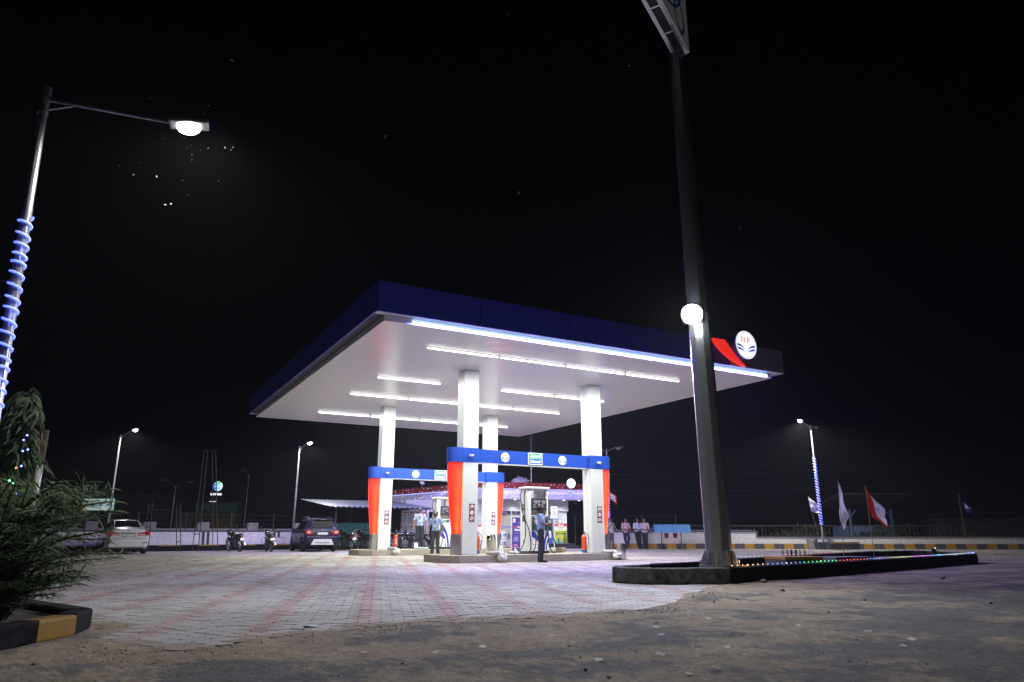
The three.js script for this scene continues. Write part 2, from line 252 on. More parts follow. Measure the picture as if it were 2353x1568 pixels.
  part('light_strip', box(0.04, FB - SOF, B1 - B0 - 1, A1 + 0.06, (FB + SOF) / 2, -(B0 + B1) / 2), led, t);
  areaLight(VIO, 140, B1 - B0 - 1, 0.13, S(A1 + 0.1, SOF + 0.06, (B0 + B1) / 2), S(A1 + 0.2, SOF - 1.2, (B0 + B1) / 2));
  areaLight(VIO, 270, l1 - l0, 0.13, S((l0 + l1) / 2, SOF + 0.06, B1 + 0.1), S((l0 + l1) / 2, SOF - 1.2, B1 + 0.45));
  // the red sweep on the front fascia: a translucent shell with tubes inside
  const pt = (u, v) => along(u, v, B0 - OUT - 0.05), [xa, ya] = pt(1636, 784), [xb, yb] = pt(1662, 789), [xc, yc] = pt(1709, 848), sh = new THREE.Shape();
  sh.moveTo(xa, FT); sh.quadraticCurveTo(xa + (xc - xa) * 0.32, FB + 0.22, xc, FB + 0.01); sh.quadraticCurveTo(xb + (xc - xb) * 0.42, FB + 0.35, xb, FT); sh.closePath();
  const swoosh = new THREE.ExtrudeGeometry(sh, { depth: 0.1, bevelEnabled: true, bevelSize: 0.02, bevelThickness: 0.02, bevelSegments: 2, curveSegments: 14 });
  swoosh.translate(0, 0, -(B0 - OUT) + 0.03);
  part('lit_sweep', swoosh, mat([0.6, 0.03, 0.02], 0.35, { emissive: lin(1, 0.03, 0.015), emissiveIntensity: 0.75 }), t, 'glowing red curved sweep on the fascia');
}
{ // round sign standing off the end of the fascia
  const [a, y] = along(1715, 793, B0 - OUT - 0.34), r = 0.5;
  const t = station('round_sign', 'lit round sign with two red letters standing off the canopy end', 'sign', a, y, B0 - OUT - 0.03);
  part('drum', mv(new THREE.CylinderGeometry(r, r, 0.3, 40), 0, 0, 0.15, Math.PI / 2), M.fascia, t);
  const tex = painted(512, 512, (c) => { c.fillStyle = '#fff'; c.fillRect(0, 0, 512, 512); hpMark(c, 256, 256, 240, { rim: '#5b6fc0' }); });
  part('face', mv(new THREE.CircleGeometry(r * 0.99, 40), 0, 0, 0.305), mat([0.7, 0.7, 0.7], 0.4, { emissive: lin(1, 1, 1), emissiveMap: tex, emissiveIntensity: 1.25 }), t);
  part('bezel', mv(new THREE.TorusGeometry(r, 0.012, 8, 48), 0, 0, 0.302), M.white, t);
  areaLight([0.9, 0.93, 1], 1.2, 0.85, 0.85, S(a, y, B0 - OUT - 0.36), S(a, y, B0 - OUT - 2));
}
// strip lights under the soffit
{
  const rows = [[-2.15, -2.33, 4, 'front row of strip lights'], [2.55, -2.25, 1, 'lone strip light'], [2.55, 2.75, 2, 'pair of strip lights'], [6.05, -2.2, 4, 'middle row of strip lights'], [11.12, -2.15, 4, 'back row of strip lights']];
  const labels = ['long white strip light under the canopy, in the row by the lit front edge', 'single white strip light on its own under the canopy, by the wrapped pipe post', 'white strip light under the canopy, in the pair past the post with the bollard', 'white strip light under the canopy, in the row between the two pairs of posts', 'white strip light under the canopy, in the row along the far edge'];
  const LEN = 2.5; let first;
  rows.forEach(([b, a0, n, group], k) => {
    for (let i = 0; i < n; i++) {
      const a = a0 + (i + 0.5) * LEN; let t;
      if (!first) {
        t = first = station('strip_light', labels[k], 'strip light', a, SOF, b, group);
        part('housing', box(LEN - 0.05, 0.02, 0.075, 0, -0.012, 0), M.white, t);
        part('diffuser', mv(new THREE.CapsuleGeometry(0.024, LEN - 0.14, 4, 10), 0, -0.032, 0, 0, 0, Math.PI / 2), glow([1, 0.99, 0.97], 7), t);
      } else t = copy(first, S(a, SOF, b), PHI, labels[k], group);
      areaLight([0.985, 1, 0.95], 520, LEN - 0.1, 0.06, S(a, SOF - 0.075, b), S(a, 0, b)).rotation.set(-Math.PI / 2, PHI, 0, 'YXZ');
    }
  });
}
// posts, portal beams and their red fins
const safetyTex = painted(192, 576, (c) => {
  c.fillStyle = '#1b2155'; c.fillRect(0, 0, 192, 576);
  for (let i = 0; i < 3; i++) {
    const y = 92 + i * 188; c.fillStyle = '#fff'; c.beginPath(); c.arc(96, y, 68, 0, 7); c.fill(); c.fillStyle = '#151515'; c.strokeStyle = '#151515'; c.lineWidth = 7;
    if (i === 0) { c.save(); c.translate(96, y); c.rotate(0.3); c.fillRect(-20, -42, 40, 84); c.fillStyle = '#fff'; c.fillRect(-14, -30, 28, 34); c.restore(); c.fillStyle = '#151515'; c.beginPath(); c.arc(106, y + 34, 26, 0, 3.14); c.fill(); }
    if (i === 1) { c.fillRect(46, y - 4, 84, 12); c.beginPath(); c.moveTo(132, y); c.bezierCurveTo(150, y - 20, 110, y - 30, 134, y - 46); c.stroke(); }
    if (i === 2) { c.beginPath(); c.ellipse(100, y - 4, 26, 34, 0, 0, 7); c.fill(); c.fillRect(84, y + 18, 34, 30); c.fillRect(52, y + 2, 40, 8); }
    c.strokeStyle = '#d0302a'; c.lineWidth = 12; c.beginPath(); c.arc(96, y, 66, 0, 7); c.moveTo(50, y - 46); c.lineTo(142, y + 46); c.stroke();
    c.fillStyle = '#e8e6f2'; for (let k = 0; k < 9; k++) c.fillRect(26 + k * 16, y + 78, 11, 9); c.fillStyle = i === 2 ? '#d0302a' : '#e8e6f2'; c.fillRect(90, y + 78, 60, 9);
  }
});
const POSTS = [[0, 0, -1, 'front post'], [5.1, 0, 1, 'front post'], [0, 8.15, -1, 'rear post'], [5.1, 8.15, 1, 'rear post']];
const PW = 0.54, PD = 0.5, BB = 3.14, BT = 3.62;
{
  const names = ['white canopy post with red fin, at the stub with the white-wrapped pipe before the dispenser', 'white canopy post beside the red extinguisher and the steel bollard', 'white canopy post beside the parked motorcycles', 'white canopy post beside the stack of lubricant pails'];
  const shell = mat([0.75, 0.045, 0.02], 0.4, { emissive: lin(1, 0.028, 0.012), emissiveIntensity: 0.62 });
  const fin = (() => { // D-shaped shell that narrows downwards, round side outwards
    const pos = [], idx = [], nu = 14, nv = 16, H = BB - 0.86;
    for (let j = 0; j <= nv; j++) { const s = j / nv, y = BB - 0.012 - s * H, w = 0.43 - 0.2 * Math.pow(s, 1.7), h = PD / 2 - 0.02 - 0.06 * s * s; for (let i = 0; i <= nu; i++) { const q = (i / nu) * Math.PI; pos.push(-Math.pow(Math.sin(q), 0.72) * w, y, Math.cos(q) * h); } }
    for (let j = 0; j < nv; j++) for (let i = 0; i < nu; i++) { const o = j * (nu + 1) + i; idx.push(o, o + nu + 1, o + 1, o + 1, o + nu + 1, o + nu + 2); }
    const g = new THREE.BufferGeometry(); g.setAttribute('position', new THREE.Float32BufferAttribute(pos, 3)); g.setIndex(idx); g.computeVertexNormals(); return g;
  })();
  const shellLit = new THREE.MeshPhysicalMaterial({ color: lin(0.95, 0.04, 0.014), roughness: 1, transmission: 0.75, thickness: 0, emissive: lin(1, 0.03, 0.012), emissiveIntensity: 0.24, side: THREE.DoubleSide });
  POSTS.forEach(([a, b, side], k) => {
    const t = station('canopy_post', names[k], 'post', a, 0, b, 'posts of the canopy');
    const H = SOF - 0.005, y = H / 2;
    part('core', box(PW - 0.03, H, PD - 0.03, PW / 2, y, -PD / 2), M.darkGrey, t);
    part('cladding_panel', rbox(PW, H, 0.02, 0.006, PW / 2, y, 0.0), M.panel, t); part('cladding_panel', rbox(PW, H, 0.02, 0.006, PW / 2, y, -PD), M.panel, t);
    for (const x of [0, PW]) for (const [z0, z1] of [[0.012, 0.2], [0.214, 0.285], [0.299, 0.488]]) part('cladding_panel', rbox(0.02, H, z1 - z0, 0.004, x === 0 ? 0.004 : PW - 0.004, y, -(z0 + z1) / 2), M.panel, t);
    part('base_plate', box(PW + 0.06, 0.02, PD + 0.06, PW / 2, 0.215, -PD / 2), M.galv, t);
    part('collar', rbox(PW + 0.05, BT - BB, PD + 0.05, 0.012, PW / 2, (BT + BB) / 2, -PD / 2), M.blue, t);
    // rounded nose of the beam and the red fin below it, on the outer side
    const nx = side < 0 ? 0 : PW, nose = shapeOf(Array.from({ length: 17 }, (_, i) => { const q = (i / 16) * Math.PI; return [side * Math.pow(Math.sin(q), 0.72) * 0.45, Math.cos(q) * (PD / 2 + 0.012)]; }));
    const ng = new THREE.ExtrudeGeometry(nose, { depth: BT - BB - 0.004, bevelEnabled: false, curveSegments: 8 }); ng.rotateX(-Math.PI / 2); ng.translate(nx + side * 0.02, BB + 0.002, -PD / 2);
    part('nose', toCreasedNormals(ng, 0.6), M.blue, t);
    const fg = fin.clone(); if (side > 0) { fg.scale(-1, 1, 1); fg.index.array.reverse(); fg.computeVertexNormals(); } fg.translate(nx + side * 0.016, 0, -PD / 2);
    const f = part('lit_fin', fg, shellLit, t, 'glowing red tapering fin on the outer side of the post');
    part('tube', [0, 1].map((i) => box(0.03, 1.05, 0.03, nx + side * 0.12, 2.42 - i * 1.12, -PD / 2 + 0.09)), glow([1, 0.62, 0.22], 8), f);
    for (let i = 0; i < 2; i++) areaLight([1, 0.5, 0.14], 24, 1.05, 0.06, S(a + nx + side * 0.13, 2.42 - i * 1.12, b + PD / 2 - 0.11), S(a + nx + side * 0.3, 2.42 - i * 1.12, b + PD / 2 - 1)).rotateZ(Math.PI / 2);
    part('fin_base', box(0.2, 0.65, 0.34, nx + side * 0.115, 0.535, -PD / 2), M.steel, t);
    part('safety_notice', box(0.19, 0.57, 0.004, PW * 0.62, 1.52, 0.0135), mat([1, 1, 1], 0.45, { map: safetyTex }), t, 'navy strip of three round prohibition pictograms');
  });
  const petrol = painted(512, 384, (c) => { c.fillStyle = '#fff'; c.fillRect(0, 0, 512, 384); c.fillStyle = '#2fa552'; c.fillRect(14, 14, 484, 172); c.fillStyle = '#1f55b5'; c.fillRect(14, 190, 484, 180); c.fillStyle = '#fff'; c.textAlign = 'center'; c.textBaseline = 'middle'; c.font = 'italic bold 128px sans-serif'; c.fillText('Petrol', 256, 102); c.font = 'bold 128px sans-serif'; c.fillText('Diesel', 256, 282); });
  const disc = painted(256, 256, (c) => { c.fillStyle = '#fff'; c.fillRect(0, 0, 256, 256); hpMark(c, 128, 128, 126); });
  for (const b of [0, 8.15]) {
    const front = b === 0, t = station('portal_beam', front ? 'blue beam with two white roundels joining the two front canopy posts' : 'blue beam joining the two rear canopy posts, beyond the first', 'beam', 0, 0, b, 'blue portal beams');
    part('beam_casing', box(5.1 - PW - 0.06, BT - BB - 0.03, 0.3, 2.55 + PW / 2, (BT + BB) / 2, -PD / 2), M.blue, t);
    part('bottom_edge', box(5.1 - PW - 0.08, 0.012, 0.31, 2.55 + PW / 2, BB + 0.008, -PD / 2), M.white, t);
    for (const x of [1.62, 3.95]) part('roundel', mv(new THREE.CylinderGeometry(0.165, 0.165, 0.02, 32), x, (BT + BB) / 2, -PD / 2 + 0.16, Math.PI / 2), M.white, t);
    for (const x of [1.62, 3.95]) part('roundel_face', mv(new THREE.CircleGeometry(0.16, 32), x, (BT + BB) / 2, -PD / 2 + 0.173), mat([0.62, 0.62, 0.62], 0.5, { map: disc, emissive: lin(1, 1, 1), emissiveMap: disc, emissiveIntensity: 0.12 }), t);
    flatSign('fuel_sign', 0.56, 0.4, petrol, t, 2.8, (BT + BB) / 2, -PD / 2 + 0.18, { lit: 0.45, t: 0.05 });
  }
}
// security cameras on the collars
{
  const spots = [[0.24, 0, 'small white security camera on the blue collar above the wrapped pipe'], [5.4, 0, 'small white security camera on the blue collar above the extinguisher'], [0.24, 8.15, 'small white security camera on the blue collar by the parked motorcycles']]; let c0;
  spots.forEach(([a, b, l]) => {
    if (c0) return copy(c0, S(a, 3.36, b - 0.028), PHI, l, 'security cameras on the posts');
    const t = c0 = station('security_camera', l, 'camera', a, 3.36, b - 0.028, 'security cameras on the posts');
    part('bracket', mv(cyl(0.035, 0.035, 0.03, 14), 0, 0.0, 0.0, Math.PI / 2), M.plastic, t);
    part('body', mv(rbox(0.1, 0.085, 0.17, 0.03), 0.015, -0.01, 0.11, 0.15, 0.35), M.plastic, t);
    part('lens', mv(cyl(0.026, 0.026, 0.02, 14), 0.05, -0.028, 0.19, Math.PI / 2 + 0.15, 0.35), M.black, t);
  });
}

// ---------- walls, kerbs, fences ----------
function between(name, label, category, p0, p1, group) { const t = thing(name, label, category, V(p0[0], 0, -p0[1]), Math.atan2(p1[1] - p0[1], p1[0] - p0[0]), group); return [t, Math.hypot(p1[0] - p0[0], p1[1] - p0[1])]; }
const kerbGeo = (w, h = 0.3, d = 0.16) => { const g = new THREE.ExtrudeGeometry(shapeOf([[0, 0], [d, 0], [d * 0.72, h - 0.03], [d * 0.62, h], [0, h]]), { depth: w, bevelEnabled: false }); g.rotateY(-Math.PI / 2); g.translate(w, 0, 0); return g; };
{
  const [t, L] = between('boundary_wall', 'low white wall with grey coping and yellow and slate kerb, behind the forecourt', 'wall', [5.2, 43.35], [32.5, 40.9]);
  const step = 9.1;
  part('wall_face', [mbox(step, 0.66, 0.2, step / 2, 0.62, -0.1), mbox(L - step, 0.36, 0.2, step + (L - step) / 2, 0.47, -0.1)], M.wallWhite, t);
  part('coping', [mbox(step + 0.04, 0.07, 0.28, step / 2, 0.985, -0.1), mbox(L - step - 0.04, 0.07, 0.28, step + (L - step) / 2 + 0.02, 0.685, -0.1), mbox(0.08, 0.3, 0.28, step, 0.8, -0.1)], M.slate, t);
  part('plinth', mbox(L, 0.29, 0.2, L / 2, 0.145, -0.1), M.slate, t);
  const g = kerbGeo(0.545, 0.29, 0.15), ends = Math.floor(L / 0.555); for (let i = 0; i < ends; i++) { const m = part('kerb_block', g, i % 2 ? M.yellow : M.slate, t); m.position.set(i * 0.555 + rr(-0.004, 0.004), 0, 0.002); m.scale.x = rr(0.985, 1.01); }
  const bulbs = []; for (let i = 0; i < 70; i++) bulbs.push(ball(0.013, 0.1 + i * 0.128 + rr(-0.02, 0.02), 1.045, 0.02, 6)); part('bulb', bulbs, glow([0.75, 0.7, 1], 1.2), t).userData.kind = 'stuff';
}
{
  const p0 = [-27, 30], p1 = [-9.1, 43.2], [t, L] = between('boundary_wall', 'low white wall in framed panels behind the parked vehicles', 'wall', p0, p1), n = 6, w = L / n;
  part('plinth', mbox(L, 0.3, 0.3, L / 2, 0.15, -0.08), M.blackPaint, t); part('wall_face', mbox(L, 0.68, 0.2, L / 2, 0.62, -0.1), M.wallWhite, t);
  part('coping', mbox(L, 0.07, 0.26, L / 2, 0.985, -0.1), M.slate, t);
  for (let i = 0; i <= n; i++) for (const s of [-0.12, 0.12]) { const m = part('painted_band', box(0.13, 0.645, 0.012, 0, 0.625, 0.006), M.slate, t); m.position.x = Math.min(L - 0.1, Math.max(0.1, i * w - 1.1 + s)); m.rotation.z = 0.04; }
  for (let i = 0; i < n * 2; i++) part('painted_strip', box(1.1, 0.05, 0.006, i * w * 0.5 + 0.9, 0.272, 0.0735), M.yellow, t);
  const c = thing('name_board', 'pale framed board leaning on the wall beside the dark blue car', 'board', at(1118, 1176, 40.2).setY(0.3), 0.62); part('board_face', box(1.0, 0.32, 0.02, 0, 0.2, 0), M.offWhite, c); part('board_frame', [box(1.04, 0.025, 0.03, 0, 0.365, 0), box(1.04, 0.025, 0.03, 0, 0.035, 0)], M.slate, c); c.position.copy(at(632, 1257, 37.9)).setY(0.305);
}
function fence(p0, p1, h, gap, wires, label, m = M.iron) {
  const [t, L] = between('wire_fence', label, 'fence', p0, p1), n = Math.round(L / gap);
  for (let i = 0; i <= n; i++) part('post', box(0.05, h, 0.05, (i / n) * L, h / 2, 0), m, t);
  for (let i = 0; i < wires; i++) part('wire', box(L, 0.012, 0.012, L / 2, h - 0.08 - i * 0.27, 0.032), m, t);
}
fence([-27, 32.2], [-10, 44.8], 1.95, 2.4, 3, 'strands of wire on thin posts behind the framed white wall');
fence([3.9, 45], [10, 44.4], 1.95, 1.9, 3, 'strands of wire on posts beside the office corner');
{
  const [t, L] = between('railing', 'dark upright bar railing behind the striped kerb wall', 'railing', [10, 44.6], [36, 43.4]), n = 110;
  part('rail', [box(L, 0.05, 0.04, L / 2, 1.32, 0), box(L, 0.05, 0.04, L / 2, 0.35, 0)], M.iron, t);
  for (let i = 0; i <= n; i++) part('bar', box(0.018, 0.98, 0.018, (i / n) * L, 0.84, 0), M.iron, t);
  for (let i = 0; i <= 10; i++) part('post', box(0.06, 1.4, 0.06, (i / 10) * L, 0.7, 0.0), M.iron, t);
}
{ // grey pillars and a low back wall behind the fence on the side of the parked vehicles
  const [t, L] = between('back_wall', 'dim grey low wall with square pillars behind the wire fence', 'wall', [-28, 36], [-9, 50.5]);
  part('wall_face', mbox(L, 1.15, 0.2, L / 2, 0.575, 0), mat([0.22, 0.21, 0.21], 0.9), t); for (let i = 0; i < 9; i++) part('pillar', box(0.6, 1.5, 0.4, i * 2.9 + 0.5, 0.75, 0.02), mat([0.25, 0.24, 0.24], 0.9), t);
}

// ---------- pump islands and what stands on them ----------
const IH = 0.22;
{
  const build = (b, label, a0, a1) => {
    const t = station('pump_island', label, 'island', 0, 0, b, 'raised concrete pump islands'), z0 = -0.95, z1 = 1.25, c = 0.42;
    const ring = [[a0 + c, z0], [a0 + 1.45, z0], [a0 + 3.0, z0 + 0.01], [a0 + 4.6, z0], [a1 - c * 0.3, z0], [a1, z0 + c * 0.5], [a1, z1 - c], [a1 - c, z1], [a0 + 4.2, z1], [a0 + 2, z1], [a0 + c, z1], [a0, z1 - c], [a0, z0 + c]];
    const inner = ring.map(([x, z]) => { const cx = (a0 + a1) / 2, cz = (z0 + z1) / 2; return [x + Math.sign(cx - x) * 0.17 * (Math.abs(x - cx) > 2.4 ? 1 : 0), z + Math.sign(cz - z) * 0.17 * (Math.abs(z - cz) > 0.6 ? 1 : 0)]; });
    part('deck', slab(inner, IH - 0.015, 0), M.concrete, t);
    ring.forEach((p, i) => { const q = ring[(i + 1) % ring.length], j = (i + 1) % ring.length, s = 0.004; const lerp = (m, n, k) => [m[0] + (n[0] - m[0]) * k, m[1] + (n[1] - m[1]) * k]; const g = slab([lerp(p, q, s), lerp(q, p, s), lerp(inner[j], inner[i], s), lerp(inner[i], inner[j], s)], IH + rr(-0.006, 0.008), 0, 0.014); part('kerb_stone', g, M.concrete, t); });
  };
  build(0, 'raised concrete island under the front dispenser, with the wrapped pipe stubs', -0.95, 5.95); build(8.15, 'raised concrete island under the rear dispenser, by the two attendants', -0.95, 6.0);
}
const dispenserArt = painted(512, 1024, (c, w, h) => {
  c.fillStyle = '#e4e6e6'; c.fillRect(0, 0, w, h); c.fillStyle = '#2f35a8';
  const sweep = (x0, y0, x1, k) => { c.beginPath(); c.moveTo(x0, y0); c.bezierCurveTo(x0 + 150 * k, y0 + 20, x1, h * 0.45, x1, h); c.lineTo(x1 - 60 * k, h); c.bezierCurveTo(x1 - 60 * k, h * 0.6, x0 + 90 * k, y0 + 230, x0, y0 + 210); c.fill(); };
  sweep(0, 40, 330, 1); c.fillStyle = '#e4e6e6'; sweep(0, 330, 250, 1); c.fillStyle = '#2f35a8'; sweep(0, 370, 215, 0.6); c.fillStyle = '#2f35a8';
  c.beginPath(); c.moveTo(w, 330); c.bezierCurveTo(430, 360, 370, 600, 350, h); c.lineTo(395, h); c.bezierCurveTo(410, 700, 450, 560, w, 520); c.fill();
  c.beginPath(); c.moveTo(w, 600); c.bezierCurveTo(470, 640, 430, 800, 425, h); c.lineTo(455, h); c.bezierCurveTo(460, 860, 480, 760, w, 720); c.fill();
  c.fillStyle = '#e4e6e6'; c.beginPath(); c.arc(120, 800, 106, 0, 7); c.fill(); hpMark(c, 120, 800, 92, { rim: '#8a93bb' });
});
const displayTex = painted(512, 384, (c) => {
  c.fillStyle = '#0b0b10'; c.fillRect(0, 0, 512, 384); c.strokeStyle = '#303038'; c.lineWidth = 4; c.strokeRect(30, 40, 190, 310); c.strokeRect(292, 40, 190, 310);
  c.fillStyle = '#efe9ff'; c.font = 'bold 58px monospace'; c.textAlign = 'right'; for (const x of [205, 468]) { c.fillText('457300', x, 100, 140); c.fillText('5000', x, 158, 110); c.font = 'bold 44px monospace'; c.fillText('917', x - 60, 235, 80); c.fillText('914', x - 60, 310, 80); c.font = 'bold 58px monospace'; }
  c.fillStyle = '#b9b9be'; c.fillRect(236, 60, 42, 62); c.fillRect(236, 178, 42, 62); c.fillStyle = '#fff'; c.fillRect(238, 58, 38, 18); c.fillRect(238, 176, 38, 18);
});
const fuelStrip = painted(512, 64, (c) => { c.fillStyle = '#1c5a41'; c.fillRect(0, 0, 256, 64); c.fillStyle = '#29307f'; c.fillRect(256, 0, 256, 64); c.fillStyle = '#fff'; c.font = 'bold 46px sans-serif'; c.textBaseline = 'middle'; c.textAlign = 'center'; c.fillText('Petrol', 130, 34); c.fillText('Diesel', 384, 34); });
let pump0;
function dispenser(a, b, label) {
  if (pump0) return copy(pump0, S(a, IH, b), PHI, label);
  const t = pump0 = station('fuel_dispenser', label, 'fuel dispenser', a, IH, b, 'fuel dispensers'), D = 0.5;
  part('plinth', box(0.84, 0.07, D, 0.42, 0.035, -D / 2), M.black, t);
  part('cabinet', rbox(0.7, 1.17, D - 0.02, 0.02, 0.5, 0.655, -D / 2), M.white, t);
  part('front_panel', box(0.66, 1.02, 0.008, 0.5, 0.6, 0.0), mat([1, 1, 1], 0.4, { map: dispenserArt }), t, 'front panel with blue sweeps and a small round mark');
  part('fuel_strip', box(0.66, 0.1, 0.02, 0.5, 1.17, 0.0), mat([1, 1, 1], 0.4, { map: fuelStrip }), t);
  part('side_pillar', rbox(0.15, 2.06, D, 0.015, 0.075, 1.1, -D / 2), M.white, t); part('side_pillar', rbox(0.07, 2.06, D, 0.015, 0.805, 1.1, -D / 2), M.white, t);
  part('hose_mast', rbox(0.3, 0.36, 0.24, 0.01, 0.6, 1.98, -D / 2), M.white, t); part('head_backing', box(0.64, 0.32, 0.18, 0.46, 1.38, -0.32), M.plastic, t);
  const top = part('top_cap', rbox(0.94, 0.075, D + 0.1, 0.03, 0.42, 2.165, -D / 2), M.white, t); part('cap_trim', box(0.8, 0.03, D, 0.42, 2.115, -D / 2), M.plastic, top);
  const head = part('display_head', rbox(0.7, 0.4, 0.3, 0.02, 0.47, 1.62, -0.16), M.black, t);
  part('screen', mv(new THREE.PlaneGeometry(0.62, 0.35), 0.47, 1.62, -0.005), mat([0.05, 0.05, 0.06], 0.15, { emissive: lin(1, 0.95, 1), emissiveMap: displayTex, emissiveIntensity: 1.1 }), head);
  part('card_reader', rbox(0.02, 0.2, 0.11, 0.006, -0.008, 1.52, -0.28), M.darkGrey, t); part('indicator', box(0.012, 0.09, 0.03, -0.022, 1.53, -0.25), glow([0.1, 0.9, 0.6], 0.35), t); part('printer_door', box(0.01, 0.2, 0.2, -0.004, 1.14, -0.24), M.darkGrey, t); part('meter_plate', box(0.008, 0.13, 0.1, -0.003, 0.38, -0.24), M.galv, t);
  part('vent_holes', [0, 1, 2, 3, 4].flatMap((i) => [0, 1, 2].map((k) => box(0.03, 0.012, 0.006, 0.62 + k * 0.05, 1.29 + i * 0.026, -0.228))), M.darkGrey, t);
  for (const x of [0.22, 0.74]) {
    const h = part('nozzle_boot', rbox(0.11, 0.42, 0.07, 0.02, x, 0.96, 0.03), M.black, t);
    const n = part('nozzle', [mv(rbox(0.05, 0.2, 0.07, 0.018), x + 0.012, 0.84, 0.095, 0.1, 0, -0.12), mv(rbox(0.03, 0.14, 0.03, 0.01), x + 0.03, 0.83, 0.135, 0, 0, -0.12)], M.green, t, 'green fuel nozzle hung in its boot');
    part('spout', tube([[x + 0.005, 0.92, 0.09], [x - 0.005, 1.04, 0.09], [x - 0.03, 1.12, 0.05]], 0.012, 10), M.steel, n); part('swivel', cyl(0.018, 0.022, 0.09, 10, x + 0.025, 0.665, 0.1), M.steel, n);
  }
  part('hose', tube([[-0.03, 2.07, -0.12], [-0.07, 1.9, -0.1], [-0.07, 1.2, -0.06], [-0.12, 0.55, 0.05], [-0.38, 0.12, 0.16], [-0.68, 0.03, 0.18], [-0.3, 0.025, 0.3], [0.05, 0.07, 0.27], [0.2, 0.35, 0.2], [0.245, 0.62, 0.11]], 0.018, 70, 8), M.rubber, t);
  part('hose', tube([[-0.03, 2.07, -0.36], [-0.08, 1.92, -0.34], [-0.06, 1.3, -0.2], [-0.02, 0.8, 0.1], [0.02, 0.3, 0.18], [-0.1, 0.06, 0.25], [-0.45, 0.025, 0.26], [-0.7, 0.02, 0.05]], 0.018, 60, 8), M.rubber, t);
  part('hose', tube([[0.86, 2.05, -0.15], [0.9, 1.9, -0.12], [0.92, 1.1, -0.05], [1.0, 0.5, 0.05], [1.08, 0.2, 0.12], [1.0, 0.04, 0.16], [0.84, 0.06, 0.2], [0.74, 0.3, 0.18], [0.765, 0.62, 0.11]], 0.018, 60, 8), M.rubber, t);
  for (const z of [-0.12, -0.36]) part('hose_elbow', [cyl(0.025, 0.025, 0.1, 10, -0.03, 2.02, z)], M.steel, t);
  return t;
}
dispenser(2.45, 0.02, 'white fuel dispenser with green nozzles beside the attendant with folded arms'); dispenser(2.66, 8.17, 'white fuel dispenser with green nozzles behind the two standing attendants');
// extinguishers
{
  const foot = mat([0.03, 0.09, 0.3], 0.5), label = painted(256, 256, (c) => { c.fillStyle = '#d8402f'; c.fillRect(0, 0, 256, 256); c.fillStyle = '#f3d9cf'; for (let i = 0; i < 9; i++) c.fillRect(40, 40 + i * 20, 60 + ((i * 53) % 110), 8); c.fillRect(40, 14, 170, 14); });
  let e0; const orange = mat([0.62, 0.085, 0.03], 0.35), red = mat([0.5, 0.035, 0.025], 0.35);
  const list = [[S(4.78, IH, 0.05), 'orange fire extinguisher with blue foot beside the post with the steel bollard', orange, 2.6], [S(0.85, IH, 0.62), 'orange fire extinguisher half hidden behind the post with the wrapped pipe', orange, 2.9], [S(0.95, IH, 8.6), 'red fire extinguisher with printed label beside the two standing attendants', red, 0.2]];
  list.forEach(([p, l, m, turn], k) => {
    const t = thing('fire_extinguisher', l, 'extinguisher', p, PHI, 'fire extinguishers on the islands');
    part('cylinder', lathe([[0, 0.09], [0.092, 0.09], [0.092, 0.5], [0.085, 0.545], [0.05, 0.585], [0.03, 0.6], [0, 0.6]], 22), m, t); part('foot_ring', lathe([[0.089, 0], [0.095, 0], [0.095, 0.1], [0.089, 0.1]], 22), foot, t);
    part('valve', [cyl(0.022, 0.02, 0.07, 10, 0, 0.59, 0), mv(box(0.03, 0.02, 0.14), 0, 0.69, 0.04, -0.5, turn), mv(box(0.025, 0.015, 0.1), 0, 0.66, 0.03, 0.1, turn)], M.black, t);
    part('gauge', mv(cyl(0.02, 0.02, 0.015, 12), 0.0, 0.635, 0.02, Math.PI / 2), M.yellow, t);
    part('hose', tube([[0.02, 0.645, 0], [0.12, 0.62, 0.02], [0.17, 0.5, 0.03], [0.14, 0.25, 0.03], [0.105, 0.12, 0.03]], 0.011, 24, 6), M.rubber, t);
    if (k === 2) part('label', mv(new THREE.CylinderGeometry(0.0935, 0.0935, 0.3, 20, 1, true, -0.9, 1.8), 0, 0.31, 0), mat([1, 1, 1], 0.5, { map: label }), t);
  });
}
